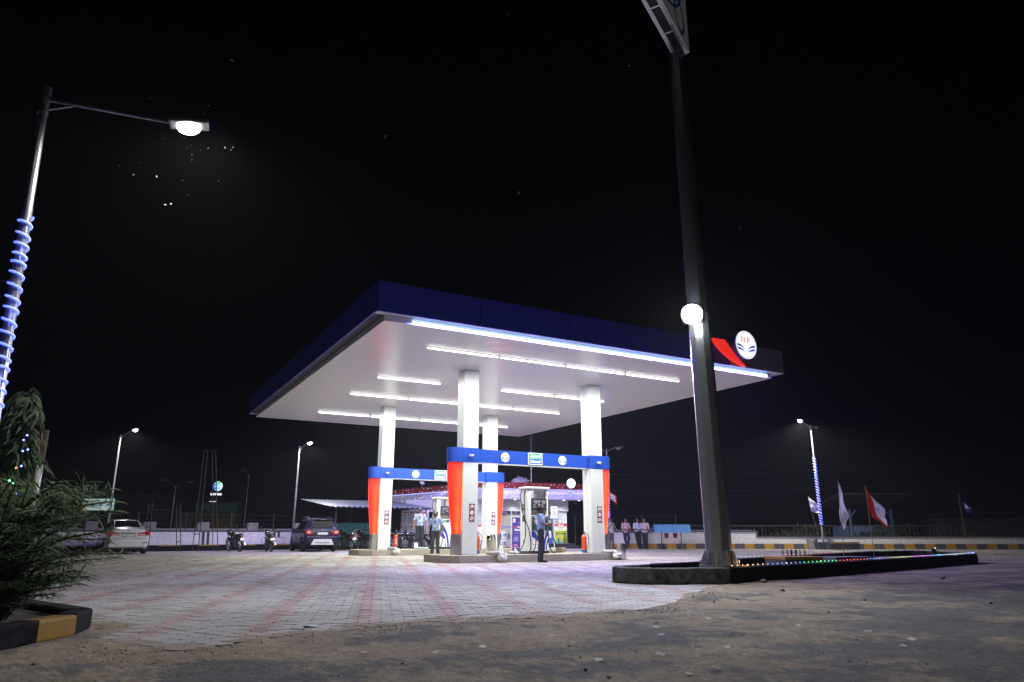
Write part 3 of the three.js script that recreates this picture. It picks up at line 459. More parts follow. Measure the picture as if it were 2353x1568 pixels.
// white-wrapped pipe stubs at the island edges
{
  const bag = mat([0.62, 0.62, 0.6], 0.6), pipe = mat([0.4, 0.39, 0.36], 0.6), stripe = mat([0.1, 0.22, 0.5], 0.6);
  const wrap = (seed) => { const g = new THREE.IcosahedronGeometry(0.14, 3), p = g.attributes.position; for (let i = 0; i < p.count; i++) { const x = p.getX(i), y = p.getY(i), z = p.getZ(i), k = 1 + 0.35 * N(x * 9 + seed, y * 9, z * 9) + 0.12 * N(x * 30, y * 30 + seed, z * 30); p.setXYZ(i, x * k * 1.1, y * k * 0.85, z * k); } g.computeVertexNormals(); return g; };
  const stub = (a, b, turn, label, s) => {
    const t = station('pipe_stub', label, 'pipe', a, 0, b, 'wrapped pipe stubs on the islands'); t.rotation.y = PHI + turn;
    part('pipe', mv(cyl(0.055, 0.055, 0.42, 14), -0.36, IH + 0.055, 0, 0, 0, -Math.PI / 2), pipe, t); part('elbow', tube([[0.02, IH + 0.055, 0], [0.1, IH + 0.05, 0], [0.14, IH - 0.02, 0]], 0.066, 10, 12), pipe, t);
    part('wrapping', mv(wrap(s), 0.2, 0.16, 0.02), bag, t, 'crumpled white plastic tied over the pipe end'); part('tie', mv(new THREE.TorusGeometry(0.125, 0.012, 6, 20), 0.2, 0.17, 0.02, 0.7, 0.5), stripe, t);
  };
  stub(0.75, -0.98, -0.9, 'pipe stub with white plastic wrapping hanging off the island beside the front post', 1); stub(5.2, -1.0, -1.2, 'white wrapped pipe stub at the island end near the steel bollard', 4); stub(0.35, 7.15, -1.2, 'white wrapped pipe stub below the post by the motorcycles', 8);
  const t = station('pipe_end', 'short pale pipe end lying beneath the dispenser hoses', 'pipe', 1.5, IH, -0.35); part('pipe', mv(cyl(0.05, 0.05, 0.3, 14), 0, 0.05, 0, 0, 0.3, -Math.PI / 2), pipe, t); part('sleeve', mv(cyl(0.062, 0.06, 0.12, 14), 0.28, 0.05, -0.08, 0, 0.3, -Math.PI / 2), M.plastic, t);
}
// litter bin, bollard, small payment cards, bucket lids
{
  const t = station('litter_bin', 'polished steel litter bin with domed swing top behind the hoses', 'bin', 2.1, 0, 2.0);
  part('body', lathe([[0, 0], [0.17, 0], [0.17, 0.66], [0.165, 0.68], [0, 0.68]], 28), M.steel, t); part('dome', lathe([[0.168, 0.68], [0.165, 0.74], [0.14, 0.82], [0.08, 0.87], [0, 0.885]], 28), M.chrome, t); part('flap', mv(box(0.2, 0.1, 0.01), 0, 0.78, 0.135, -0.5), M.black, t);
  const u = thing('steel_bollard', 'plain round steel bollard on the pavers past the island end', 'bollard', V(3.75, 0, -25.1)); part('body', lathe([[0, 0.0], [0.145, 0.0], [0.145, 0.55], [0.0, 0.55]], 28), M.steel, u); part('rim', mv(new THREE.TorusGeometry(0.143, 0.008, 6, 28), 0, 0.55, 0, Math.PI / 2), M.chrome, u);
  const card = painted(128, 192, (c) => { c.fillStyle = '#f2f4f4'; c.fillRect(0, 0, 128, 192); c.fillStyle = '#6d7786'; c.fillRect(30, 24, 68, 10); c.fillRect(40, 42, 48, 5); c.fillStyle = '#c9ced3'; c.fillRect(28, 64, 72, 72); c.fillStyle = '#3b7cc4'; c.fillRect(0, 176, 128, 16); });
  [[1.15, IH, -0.52, 'white payment card propped on the island between wrapped pipe and hoses', 0.2], [3.62, IH, 7.6, 'white payment card standing behind the red fin on the rear island', 0.1], [1.55, IH, 7.75, 'white payment card on the rear island beside the red extinguisher', 0]].forEach(([a, y, b, l, turn]) => {
    const t = station('payment_card', l, 'card', a, y, b, 'payment cards on the islands'); t.rotation.y += turn; const m = flatSign('card', 0.15, 0.27, card, t, 0, 0.14, 0, { t: 0.01 }); m.rotation.x = -0.12; part('foot', box(0.14, 0.03, 0.09, 0, 0.015, -0.03), M.plastic, t);
  });
  const s = station('standing_placard', 'white placard on a thin pole weighted with stones by the office', 'placard', 4.18, IH, 1.05);
  flatSign('board', 0.28, 0.46, card, s, 0, 1.37, 0, { t: 0.015 }); part('pole', cyl(0.014, 0.014, 1.2, 10, 0, 0.02, -0.01), M.white, s); part('foot', box(0.5, 0.02, 0.4, 0, 0.01, 0), M.galv, s);
  const stone = (name, l, a, b, w, m) => { const o = station(name, l, 'stone', a, IH + 0.02, b); const g = rbox(w, 0.14, w * 0.7, 0.03, 0, 0.07, 0), p = g.attributes.position; for (let i = 0; i < p.count; i++) p.setXYZ(i, p.getX(i) * (1 + 0.12 * N(p.getX(i) * 9, p.getY(i) * 9, a)), p.getY(i), p.getZ(i)); part('block', g, m, o); };
  stone('weight_stone', 'pale stone block on the foot of the placard', 4.02, 0.95, 0.3, M.offWhite); stone('weight_stone', 'brown stone on the foot of the placard', 4.3, 0.98, 0.24, mat([0.2, 0.13, 0.1], 0.9)); stone('weight_stone', 'tan stone block beside the foot of the placard', 4.5, 1.0, 0.22, M.concrete);
  const p = station('stone_tile', 'thin red stone slab lying on the island end beside the post', 'tile', 5.35, IH + 0.005, -0.55); part('slab', rbox(0.36, 0.09, 0.22, 0.02, 0, 0.045, 0), mat([0.3, 0.13, 0.09], 0.9, { map: repeat(dirtGrain, 2) }), p);
  const q = station('folded_cloth', 'green checked cloth folded on the island by the attendants', 'cloth', 1.75, IH, 7.62); const cl = painted(128, 128, (c) => { c.fillStyle = '#cfd8d0'; c.fillRect(0, 0, 128, 128); c.fillStyle = '#1d6b52'; for (let i = 0; i < 4; i++) for (let k = 0; k < 4; k++) if ((i + k) & 1) c.fillRect(i * 32, k * 32, 32, 32); }); part('cloth', rbox(0.55, 0.09, 0.3, 0.04, 0, 0.045, 0), mat([1, 1, 1], 0.9, { map: cl }), q);
}

// ---------- people ----------
function nets(sdf, lo, hi, h) {                       // surface nets over a distance field
  const n = [0, 1, 2].map((k) => Math.ceil((hi[k] - lo[k]) / h) + 1), [a, b, c] = n, v = new Float32Array(a * b * c), id = new Int32Array(a * b * c).fill(-1), pos = [], idx = [], at3 = (i, j, k) => i + a * (j + b * k);
  for (let k = 0; k < c; k++) for (let j = 0; j < b; j++) for (let i = 0; i < a; i++) v[at3(i, j, k)] = sdf(lo[0] + i * h, lo[1] + j * h, lo[2] + k * h);
  const C = [[0, 0, 0], [1, 0, 0], [0, 1, 0], [1, 1, 0], [0, 0, 1], [1, 0, 1], [0, 1, 1], [1, 1, 1]], E = [[0, 1], [2, 3], [4, 5], [6, 7], [0, 2], [1, 3], [4, 6], [5, 7], [0, 4], [1, 5], [2, 6], [3, 7]];
  for (let k = 0; k < c - 1; k++) for (let j = 0; j < b - 1; j++) for (let i = 0; i < a - 1; i++) {
    let m = 0; const w = C.map(([x, y, z], q) => { const t = v[at3(i + x, j + y, k + z)]; if (t < 0) m |= 1 << q; return t; }); if (m === 0 || m === 255) continue;
    let x = 0, y = 0, z = 0, s = 0; for (const [p, q] of E) if ((w[p] < 0) !== (w[q] < 0)) { const t = w[p] / (w[p] - w[q]); x += C[p][0] + t * (C[q][0] - C[p][0]); y += C[p][1] + t * (C[q][1] - C[p][1]); z += C[p][2] + t * (C[q][2] - C[p][2]); s++; }
    id[at3(i, j, k)] = pos.length / 3; pos.push(lo[0] + (i + x / s) * h, lo[1] + (j + y / s) * h, lo[2] + (k + z / s) * h);
  }
  const quad = (p, q, r, s, flip) => { if (p < 0 || q < 0 || r < 0 || s < 0) return; flip ? idx.push(p, r, q, q, r, s) : idx.push(p, q, r, q, s, r); };
  for (let k = 1; k < c - 1; k++) for (let j = 1; j < b - 1; j++) for (let i = 1; i < a - 1; i++) {
    const o = v[at3(i, j, k)] < 0;
    if (o !== v[at3(i + 1, j, k)] < 0) quad(id[at3(i, j - 1, k - 1)], id[at3(i, j, k - 1)], id[at3(i, j - 1, k)], id[at3(i, j, k)], !o);
    if (o !== v[at3(i, j + 1, k)] < 0) quad(id[at3(i - 1, j, k - 1)], id[at3(i - 1, j, k)], id[at3(i, j, k - 1)], id[at3(i, j, k)], !o);
    if (o !== v[at3(i, j, k + 1)] < 0) quad(id[at3(i - 1, j - 1, k)], id[at3(i, j - 1, k)], id[at3(i - 1, j, k)], id[at3(i, j, k)], !o);
  }
  const g = new THREE.BufferGeometry(); g.setAttribute('position', new THREE.Float32BufferAttribute(pos, 3)); g.setIndex(idx); g.computeVertexNormals(); return g;
}
const bone = (a, b, ra, rb = ra, fz = 1) => ({ a, d: [b[0] - a[0], b[1] - a[1], b[2] - a[2]], ra, rb, fz, l: (b[0] - a[0]) ** 2 + (b[1] - a[1]) ** 2 + (b[2] - a[2]) ** 2 || 1e-9 });
function field(bones, k = 0.02) {
  return (x, y, z) => {
    let r = 1e3;
    for (const q of bones) { const px = x - q.a[0], py = y - q.a[1], pz = z - q.a[2], t = Math.max(0, Math.min(1, (px * q.d[0] + py * q.d[1] + pz * q.d[2]) / q.l)), dz = (pz - t * q.d[2]) * q.fz, s = Math.sqrt((px - t * q.d[0]) ** 2 + (py - t * q.d[1]) ** 2 + dz * dz) - (q.ra + t * (q.rb - q.ra)); const h = Math.max(k - Math.abs(r - s), 0) / k; r = Math.min(r, s) - h * h * k * 0.25; }
    return r;
  };
}
function bounds(bones, pad) { const lo = [9, 9, 9], hi = [-9, -9, -9]; for (const q of bones) for (let k = 0; k < 3; k++) { const r = Math.max(q.ra, q.rb) + pad; lo[k] = Math.min(lo[k], q.a[k] - r, q.a[k] + q.d[k] - r); hi[k] = Math.max(hi[k], q.a[k] + r, q.a[k] + q.d[k] + r); } return [lo, hi]; }
const solid = (bones, h, k, cut, rough = 0, sd = 0) => { const f0 = field(bones, k), f = rough ? (x, y, z) => f0(x, y, z) + rough * (N(x * 11 + sd, y * 16, z * 11) + 0.5 * N(x * 26, y * 34 + sd, z * 26)) : f0, [lo, hi] = bounds(bones, 0.03); return nets(cut ? (x, y, z) => Math.max(f(x, y, z), cut(x, y, z)) : f, lo, hi, h); };
const add3 = (a, b, k = 1) => [a[0] + b[0] * k, a[1] + b[1] * k, a[2] + b[2] * k], unit3 = (a) => { const l = Math.hypot(...a); return a.map((x) => x / l); }, cross3 = (a, b) => [a[1] * b[2] - a[2] * b[1], a[2] * b[0] - a[0] * b[2], a[0] * b[1] - a[1] * b[0]], sub3 = (a, b) => [a[0] - b[0], a[1] - b[1], a[2] - b[2]];
const POSE = {
  relaxed: { arms: [[[-0.25, 1.15, -0.02], [-0.25, 0.9, 0.05]], [[0.25, 1.15, -0.02], [0.25, 0.9, 0.05]]], legs: [[[-0.1, 0.5, 0.02], [-0.12, 0.075, -0.02]], [[0.1, 0.5, 0.02], [0.13, 0.075, -0.01]]] },
  folded: { arms: [[[-0.25, 1.15, 0.08], [0.05, 1.17, 0.2]], [[0.25, 1.14, 0.07], [-0.05, 1.12, 0.235]]], legs: [[[-0.09, 0.5, 0.03], [-0.09, 0.075, 0]], [[0.09, 0.5, 0.01], [0.1, 0.075, -0.04]]] },
  phone: { arms: [[[-0.24, 1.15, 0.1], [-0.09, 1.38, 0.17]], [[0.26, 1.14, 0.03], [0.36, 1.06, 0.23]]], legs: [[[-0.1, 0.5, 0.02], [-0.11, 0.075, -0.03]], [[0.1, 0.5, 0.03], [0.14, 0.075, 0]]] },
  propped: { arms: [[[-0.25, 1.15, 0.08], [0.05, 1.15, 0.2]], [[0.25, 1.14, 0.07], [-0.05, 1.1, 0.235]]], legs: [[[-0.07, 0.5, 0.06], [-0.05, 0.075, 0.1]], [[0.1, 0.6, 0.24], [0.1, 0.32, -0.02]]] },
  leaning: { arms: [[[-0.25, 1.15, 0.08], [0.05, 1.15, 0.2]], [[0.25, 1.14, 0.07], [-0.05, 1.1, 0.235]]], legs: [[[-0.08, 0.5, 0.08], [-0.02, 0.075, 0.2]], [[0.09, 0.5, 0.09], [0.1, 0.075, 0.16]]] },
};
function person(p, turn, label, o) {
  const t = thing('person', label, 'person', p, turn, o.group), P = POSE[o.pose], body = [], hands = [], shirt = [], sleeves = [], legs = [], shoes = [];
  const skin = mat(o.skin ?? [0.17, 0.09, 0.055], 0.6), sh = [[-0.185, 1.41, -0.01], [0.185, 1.41, -0.01]];
  body.push(bone([0, 0.97, 0], [0, 1.12, 0.01], 0.13, 0.12, 1.3), bone([0, 1.12, 0.01], [0, 1.34, 0], 0.125, 0.13, 1.3), bone([-0.13, 1.4, -0.01], [0.13, 1.4, -0.01], 0.065, 0.065, 1.1), bone([0, 1.4, -0.01], [0, 1.53, 0.005], 0.056, 0.052));
  shirt.push(bone([-0.05, 0.9, 0.005], [0.05, 0.9, 0.005], 0.125, 0.125, 1.1), bone([-0.045, 0.99, 0.005], [0.045, 0.99, 0.005], o.belly ?? 0.128, o.belly ?? 0.128, 1.12), bone([0, 1.0, 0.01], [0, 1.18, 0.015], 0.152, 0.15, 1.25), bone([0, 1.18, 0.015], [0, 1.33, 0.0], 0.152, 0.152, 1.3), bone([-0.15, 1.395, -0.01], [0.15, 1.395, -0.01], 0.064, 0.064, 1.1), bone([0, 1.4, 0], [0, 1.465, 0], 0.078, 0.064));
  P.arms.forEach(([e, w], i) => {
    body.push(bone(sh[i], e, 0.05, 0.041), bone(e, w, 0.041, 0.027)); sleeves.push(bone(sh[i], e, 0.06, o.long ? 0.052 : 0.06)); if (o.long) sleeves.push(bone(e, w, 0.052, 0.038));
    // hand: palm, four unequal fingers bent at the knuckle, thumb from the side of the palm
    const f = unit3(sub3(w, e)), s = i ? 1 : -1; let side = unit3(cross3(f, [0, 0.2, 1])); const nrm = unit3(cross3(side, f)); if (Math.abs(f[1]) > 0.8) side = [0, 0, 1]; const flat = Math.abs(f[1]) > 0.8 ? [s, 0, 0] : nrm, k0 = add3(w, f, 0.085);
    hands.push(bone(add3(w, f, -0.06), w, 0.03, 0.026), bone(w, add3(w, f, 0.03), 0.026, 0.026), bone(add3(w, side, 0.012), add3(add3(w, f, 0.08), side, 0.026), 0.018, 0.015), bone(add3(w, side, -0.012), add3(add3(w, f, 0.075), side, -0.028), 0.018, 0.014));
    [[0.03, 0.038], [0.01, 0.045], [-0.011, 0.042], [-0.031, 0.033]].forEach(([q, l]) => { const r = add3(k0, side, q), m = add3(add3(r, f, l), flat, -0.008 * s), tip = add3(add3(m, f, l * 0.7), flat, -0.026 * s); hands.push(bone(r, m, 0.0095, 0.009), bone(m, tip, 0.009, 0.0078)); });
    const th = add3(add3(w, f, 0.025), side, 0.03), t2 = add3(add3(th, f, 0.035), side, 0.028); hands.push(bone(th, t2, 0.012, 0.0105), bone(t2, add3(t2, f, 0.03), 0.0105, 0.009));
  });
  P.legs.forEach(([k, a], i) => {
    const h = [i ? 0.088 : -0.088, 0.93, 0]; body.push(bone(h, k, 0.085, 0.055), bone(k, a, 0.055, 0.037), bone(a, [a[0], a[1] - 0.03, a[2] + 0.1], 0.037, 0.03));
    legs.push(bone(h, k, 0.103, 0.079, 1.02), bone(k, [a[0], a[1] + 0.01, a[2]], 0.078, 0.064)); const out = i ? 0.03 : -0.03; shoes.push(bone([a[0], a[1] - 0.03, a[2] - 0.02], [a[0] + out * 0.5, a[1] - 0.032, a[2] + 0.09], 0.045, 0.042), bone([a[0] + out * 0.5, a[1] - 0.032, a[2] + 0.09], [a[0] + out, a[1] - 0.04, a[2] + 0.17], 0.042, 0.033));
  });
  const HY = 1.6, headTurn = o.look ?? 0, cs = Math.cos(headTurn), sn = Math.sin(headTurn), hd = (x, y, z) => [x * cs + z * sn, HY + y - (o.nod ? z * o.nod : 0), -x * sn + z * cs];
  const head = [bone([0, 1.47, 0], hd(0, -0.06, -0.01), 0.054, 0.055), bone(hd(0, -0.02, -0.01), hd(0, 0.045, -0.018), 0.076, 0.08), bone(hd(0, -0.03, 0.02), hd(0, -0.085, 0.055), 0.06, 0.032), bone(hd(-0.03, -0.05, 0.04), hd(0.03, -0.05, 0.04), 0.038, 0.038), bone(hd(0, 0.012, 0.078), hd(0, -0.03, 0.102), 0.009, 0.015), bone(hd(-0.042, 0.012, 0.058), hd(0.042, 0.012, 0.058), 0.022, 0.022), bone(hd(-0.018, -0.062, 0.084), hd(0.018, -0.062, 0.084), 0.011, 0.011)];
  for (const s of [-1, 1]) head.push(bone(hd(s * 0.078, 0.005, -0.008), hd(s * 0.083, -0.035, -0.002), 0.015, 0.011));
  part('body', [solid(body, 0.016, 0.03), solid(head, 0.007, 0.012), solid(hands.slice(0, hands.length / 2), 0.0055, 0.006), solid(hands.slice(hands.length / 2), 0.0055, 0.006)], skin, t);
  const wr = P.arms.map((q) => q), short = (x, y, z) => { let r = -1; if (!o.long) wr.forEach(([e], i) => { const d = unit3(sub3(e, sh[i])), l = Math.hypot(...sub3(e, sh[i])) * 0.82; if ((i ? x > 0.13 : x < -0.13)) r = Math.max(r, (x - sh[i][0]) * d[0] + (y - sh[i][1]) * d[1] + (z - sh[i][2]) * d[2] - l); }); return Math.max(r, (o.hem ?? 0.97) - y, y - 1.492); };
  const top = part('shirt', solid([...shirt, ...sleeves], 0.012, 0.02, short, 0.011, p.x * 3), o.shirt, t);
  part('trousers', solid([...legs, bone([-0.06, 0.93, 0], [0.06, 0.93, 0], 0.115, 0.115, 1.15), bone([0, 0.95, 0], [0, 1.02, 0.005], 0.138, 0.138, 1.25)], 0.013, 0.02, (x, y) => y - 1.02, 0.009, p.z), o.trousers, t);
  if (o.belt !== false) part('belt', [mv(new THREE.TorusGeometry(0.139, 0.017, 6, 28).scale(1, 0.82, 1), 0, 1.0, 0.0, Math.PI / 2), rbox(0.05, 0.035, 0.012, 0.004, 0, 1.0, 0.128)], M.black, t);
  part('shoes', solid(shoes, 0.009, 0.015, (x, y) => -y), o.shoe ?? M.black, t);
  const hair = [bone(hd(0, 0.03, -0.026), hd(0, 0.046, -0.02), 0.085, 0.086), bone(hd(-0.04, -0.02, -0.05), hd(0.04, -0.02, -0.05), 0.05, 0.05)], hm = new THREE.MeshPhysicalMaterial({ color: lin(0.008, 0.007, 0.006), roughness: 0.9, specularIntensity: 0.3 });
  part('hair', solid(hair, 0.009, 0.02, (x, y, z) => { const lx = x * cs - z * sn, lz = x * sn + z * cs; return Math.max(lz - 0.05 + (y - HY < 0.06 ? (0.06 - (y - HY)) * 1.3 : 0), HY - 0.05 - y); }, 0.012, 3), hm, t);
  const onHead = (name, list, m, parent = t) => { const g = J(list); g.rotateY(headTurn); g.translate(0, HY, 0); return part(name, g, m, parent); };
  onHead('eyes', [ball(0.0085, -0.031, 0.006, 0.0775, 8), ball(0.0085, 0.031, 0.006, 0.0775, 8)], M.black); onHead('brows', [-1, 1].map((s) => box(0.034, 0.006, 0.012, s * 0.032, 0.03, 0.077)), hm);
  if (o.moustache) onHead('moustache', [rbox(0.05, 0.012, 0.014, 0.005, 0, -0.043, 0.089)], hm); onHead('lips', [rbox(0.036, 0.008, 0.012, 0.003, 0, -0.064, 0.09)], mat([0.14, 0.055, 0.04], 0.5));
  if (o.cap) { const c = onHead('cap', [mv(new THREE.SphereGeometry(0.098, 20, 10, 0, 6.3, 0, 1.6).scale(1, 0.98, 1.08), 0, 0.05, -0.018)], o.cap); onHead('visor', [mv(new THREE.CylinderGeometry(0.085, 0.088, 0.008, 20, 1, false, -1.25, 2.5), 0, 0.048, 0.045, 0.16)], o.visor ?? o.cap, c); onHead('badge', [box(0.04, 0.035, 0.006, 0, 0.09, 0.083)], M.white, c); }
  if (o.lanyard) { part('lanyard', [tube([[-0.05, 1.47, 0.03], [-0.04, 1.35, 0.125], [0.0, 1.2, 0.148]], 0.006, 14, 5), tube([[0.05, 1.47, 0.03], [0.04, 1.35, 0.125], [0.0, 1.2, 0.148]], 0.006, 14, 5)], mat([0.45, 0.05, 0.06], 0.6), t); part('id_card', box(0.055, 0.085, 0.006, 0, 1.16, 0.152), M.white, t); part('placket', box(0.022, 0.36, 0.006, 0, 1.24, 0.139), mat([0.02, 0.025, 0.05], 0.8), t); }
  part('collar', [-1, 1].map((k) => mv(new THREE.BoxGeometry(0.055, 0.035, 0.012), k * 0.033, 1.468, 0.06, 0.5, k * 0.45, k * -0.5)), o.shirt, t); if (!o.lanyard) part('button_strip', mv(new THREE.BoxGeometry(0.02, 0.3, 0.006), 0, 1.22, 0.142), o.shirt, t);
  if (o.extra) o.extra(t);
  return t;
}
{
  const uniform = mat([0.2, 0.3, 0.52], 0.85), pale = mat([0.33, 0.4, 0.56], 0.85), navy = mat([0.02, 0.024, 0.034], 0.85), cap = mat([0.022, 0.024, 0.03], 0.8);
  const first = on(1243, 1293); first.y = 0;
  person(first, PHI + 1.12, 'attendant in blue shirt and dark cap standing sideways with folded arms', { pose: 'folded', shirt: uniform, trousers: navy, cap, visor: mat([0.08, 0.02, 0.015], 0.7), skin: [0.15, 0.08, 0.05], look: 0.1, extra: (t) => { part('yoke', mv(rbox(0.34, 0.09, 0.16, 0.04), 0, 1.435, -0.02), mat([0.06, 0.08, 0.17], 0.85), t); part('spectacles', [box(0.15, 0.02, 0.006, 0, 1.608, 0.092)], mat([0.35, 0.05, 0.02], 0.3), t); } });
  person(S(1.62, 0, 5.9), -0.08, 'older attendant in blue shirt and cap with red lanyard, standing on the pavers', { pose: 'relaxed', shirt: uniform, trousers: mat([0.03, 0.035, 0.045], 0.85), cap: mat([0.05, 0.055, 0.065], 0.8), lanyard: true, belly: 0.14 });
  person(S(1.98, IH, 8.45), 0.02, 'moustached attendant in pale blue shirt and black cap, standing on the island', { pose: 'relaxed', shirt: pale, trousers: navy, cap, lanyard: true, moustache: true, skin: [0.2, 0.11, 0.07] });
  const w = (u, d) => { const p = at(u, 1261, d); p.y = 0; return p; }, g = 'men waiting along the wall';
  person(w(1405, 42.2), 0.5, 'man in white shirt and grey trousers holding a phone to his face', { pose: 'phone', long: false, hem: 0.9, belt: false, shirt: mat([0.45, 0.45, 0.47], 0.85), trousers: mat([0.1, 0.09, 0.085], 0.9), look: 0.2, extra: (t) => { part('phone', mv(rbox(0.07, 0.14, 0.01, 0.004), -0.05, 1.47, 0.22, -0.4), M.black, t); part('bag_strap', [tube([[0.1, 1.46, 0.02], [0.15, 1.3, 0.13], [0.16, 1.08, 0.14]], 0.018, 12, 5)], M.slate, t); } });
  person(w(1440, 42.6), 0.1, 'man in pink shirt with folded arms, one foot up against the wall', { pose: 'propped', long: true, hem: 0.9, belt: false, shirt: mat([0.5, 0.3, 0.36], 0.85), trousers: mat([0.02, 0.022, 0.035], 0.9), look: -0.9 });
  person(w(1467, 42.5), 0.15, 'man in pale blue shirt leaning on the wall with folded arms', { pose: 'leaning', long: true, hem: 0.96, shirt: mat([0.42, 0.46, 0.55], 0.85), trousers: mat([0.012, 0.012, 0.014], 0.9), look: -0.7 });
  person(w(1483, 42.4), -0.05, 'man in patterned white shirt and jeans leaning on the wall, next to the bucket stand', { pose: 'leaning', long: true, hem: 0.9, belt: false, shirt: mat([0.5, 0.42, 0.47], 0.85), trousers: mat([0.015, 0.018, 0.03], 0.9), look: -0.25, nod: 0.2 });
}

// ---------- vehicles ----------
function carSurface(st) {                             // st: rows of [z, halfWidth, bottom, belt, top, halfWidthAtTop]; z runs from the tail (+) to the nose (-)
  const row = (z) => { let i = 0; while (i < st.length - 2 && z < st[i + 1][0]) i++; const a = st[i], b = st[i + 1], t = Math.max(0, Math.min(1, (z - a[0]) / (b[0] - a[0]))), s = t * t * (3 - 2 * t) * 0.35 + t * 0.65; return a.map((q, k) => (k ? q + (b[k] - q) * s : z)); };
  const P = (z, s) => { // s from 0 (under the sill, right) over the roof (8) to 16
    const [, w, y0, yb, yt, wt] = row(z), side = s > 8 ? -1 : 1, q = s > 8 ? 16 - s : s;
    const pts = [[0, y0], [w * 0.86, y0], [w * 0.965, y0 + 0.09], [w, y0 + (yb - y0) * 0.5], [w * 0.99, yb - 0.06], [w * 0.955, yb], [wt + 0.012, yt - 0.075], [wt * 0.86, yt - 0.012], [0, yt + 0.02]];
    const i = Math.min(7, Math.floor(q)), t = q - i; return [side * (pts[i][0] + (pts[i + 1][0] - pts[i][0]) * t), pts[i][1] + (pts[i + 1][1] - pts[i][1]) * t, z];
  };
  const sheet = (zs, ss, off = 0) => {
    const pos = [], idx = [], uv = [];
    for (const z of zs) for (const s of ss) { let p = P(z, s); if (off) { const e = 0.02, a = P(z + e, s), b = P(z - e, s), c = P(z, s + e), d = P(z, s - e), n = unit3(cross3(sub3(c, d), sub3(a, b))), k = n[0] * p[0] + n[1] * (p[1] - 0.7) > 0 ? off : -off; p = add3(p, n, k); } pos.push(...p); uv.push(z, s / 8); }
    for (let i = 0; i + 1 < zs.length; i++) for (let j = 0; j + 1 < ss.length; j++) { const o = i * ss.length + j, w = ss.length; idx.push(o, o + 1, o + w, o + 1, o + w + 1, o + w); }
    const g = new THREE.BufferGeometry(); g.setAttribute('position', new THREE.Float32BufferAttribute(pos, 3)); g.setAttribute('uv', new THREE.Float32BufferAttribute(uv, 2)); g.setIndex(idx); g.computeVertexNormals(); return g;
  };
  return { P, sheet, row };
}
const span = (a, b, n) => Array.from({ length: n + 1 }, (_, i) => a + ((b - a) * i) / n);
function plateTex(text) { return painted(512, 112, (c) => { c.fillStyle = '#dfe3e2'; c.fillRect(0, 0, 512, 112); c.strokeStyle = '#23252b'; c.lineWidth = 8; c.strokeRect(6, 6, 500, 100); c.fillStyle = '#33363c'; c.font = 'bold 82px sans-serif'; c.textAlign = 'center'; c.textBaseline = 'middle'; c.fillText(text, 262, 60, 440); }); }
const glassDark = new THREE.MeshPhysicalMaterial({ color: lin(0.012, 0.014, 0.016), roughness: 0.06, clearcoat: 1, side: THREE.DoubleSide });
function wheel(r, w, parent, x, y, z, rimMat) {
  const g = part('wheel', mv(lathe([[r * 0.62, -w / 2], [r * 0.93, -w / 2], [r, -w * 0.36], [r, w * 0.36], [r * 0.93, w / 2], [r * 0.62, w / 2]], 32), x, y, z, 0, 0, Math.PI / 2), M.rubber, parent), s = Math.sign(x);
  const rim = [mv(lathe([[r * 0.56, -w * 0.45], [r * 0.64, -w * 0.45], [r * 0.64, w * 0.45], [r * 0.56, w * 0.45]], 28), x, y, z, 0, 0, Math.PI / 2), mv(cyl(r * 0.16, r * 0.16, 0.05, 12), x + s * w * 0.3 - 0.025, y, z, 0, 0, -Math.PI / 2)];
  for (let i = 0; i < 10; i++) { const a = (i / 10) * 6.283; rim.push(mv(box(0.03, r * 0.58, 0.05), 0, 0, 0).translate(0, r * 0.32, 0).rotateX(a).translate(x + s * w * 0.3, y, z)); }
  part('rim', rim, rimMat, g); part('brake_disc', mv(cyl(r * 0.5, r * 0.5, 0.02, 20), x - 0.01, y, z, 0, 0, -Math.PI / 2), M.darkGrey, g); return g;
}
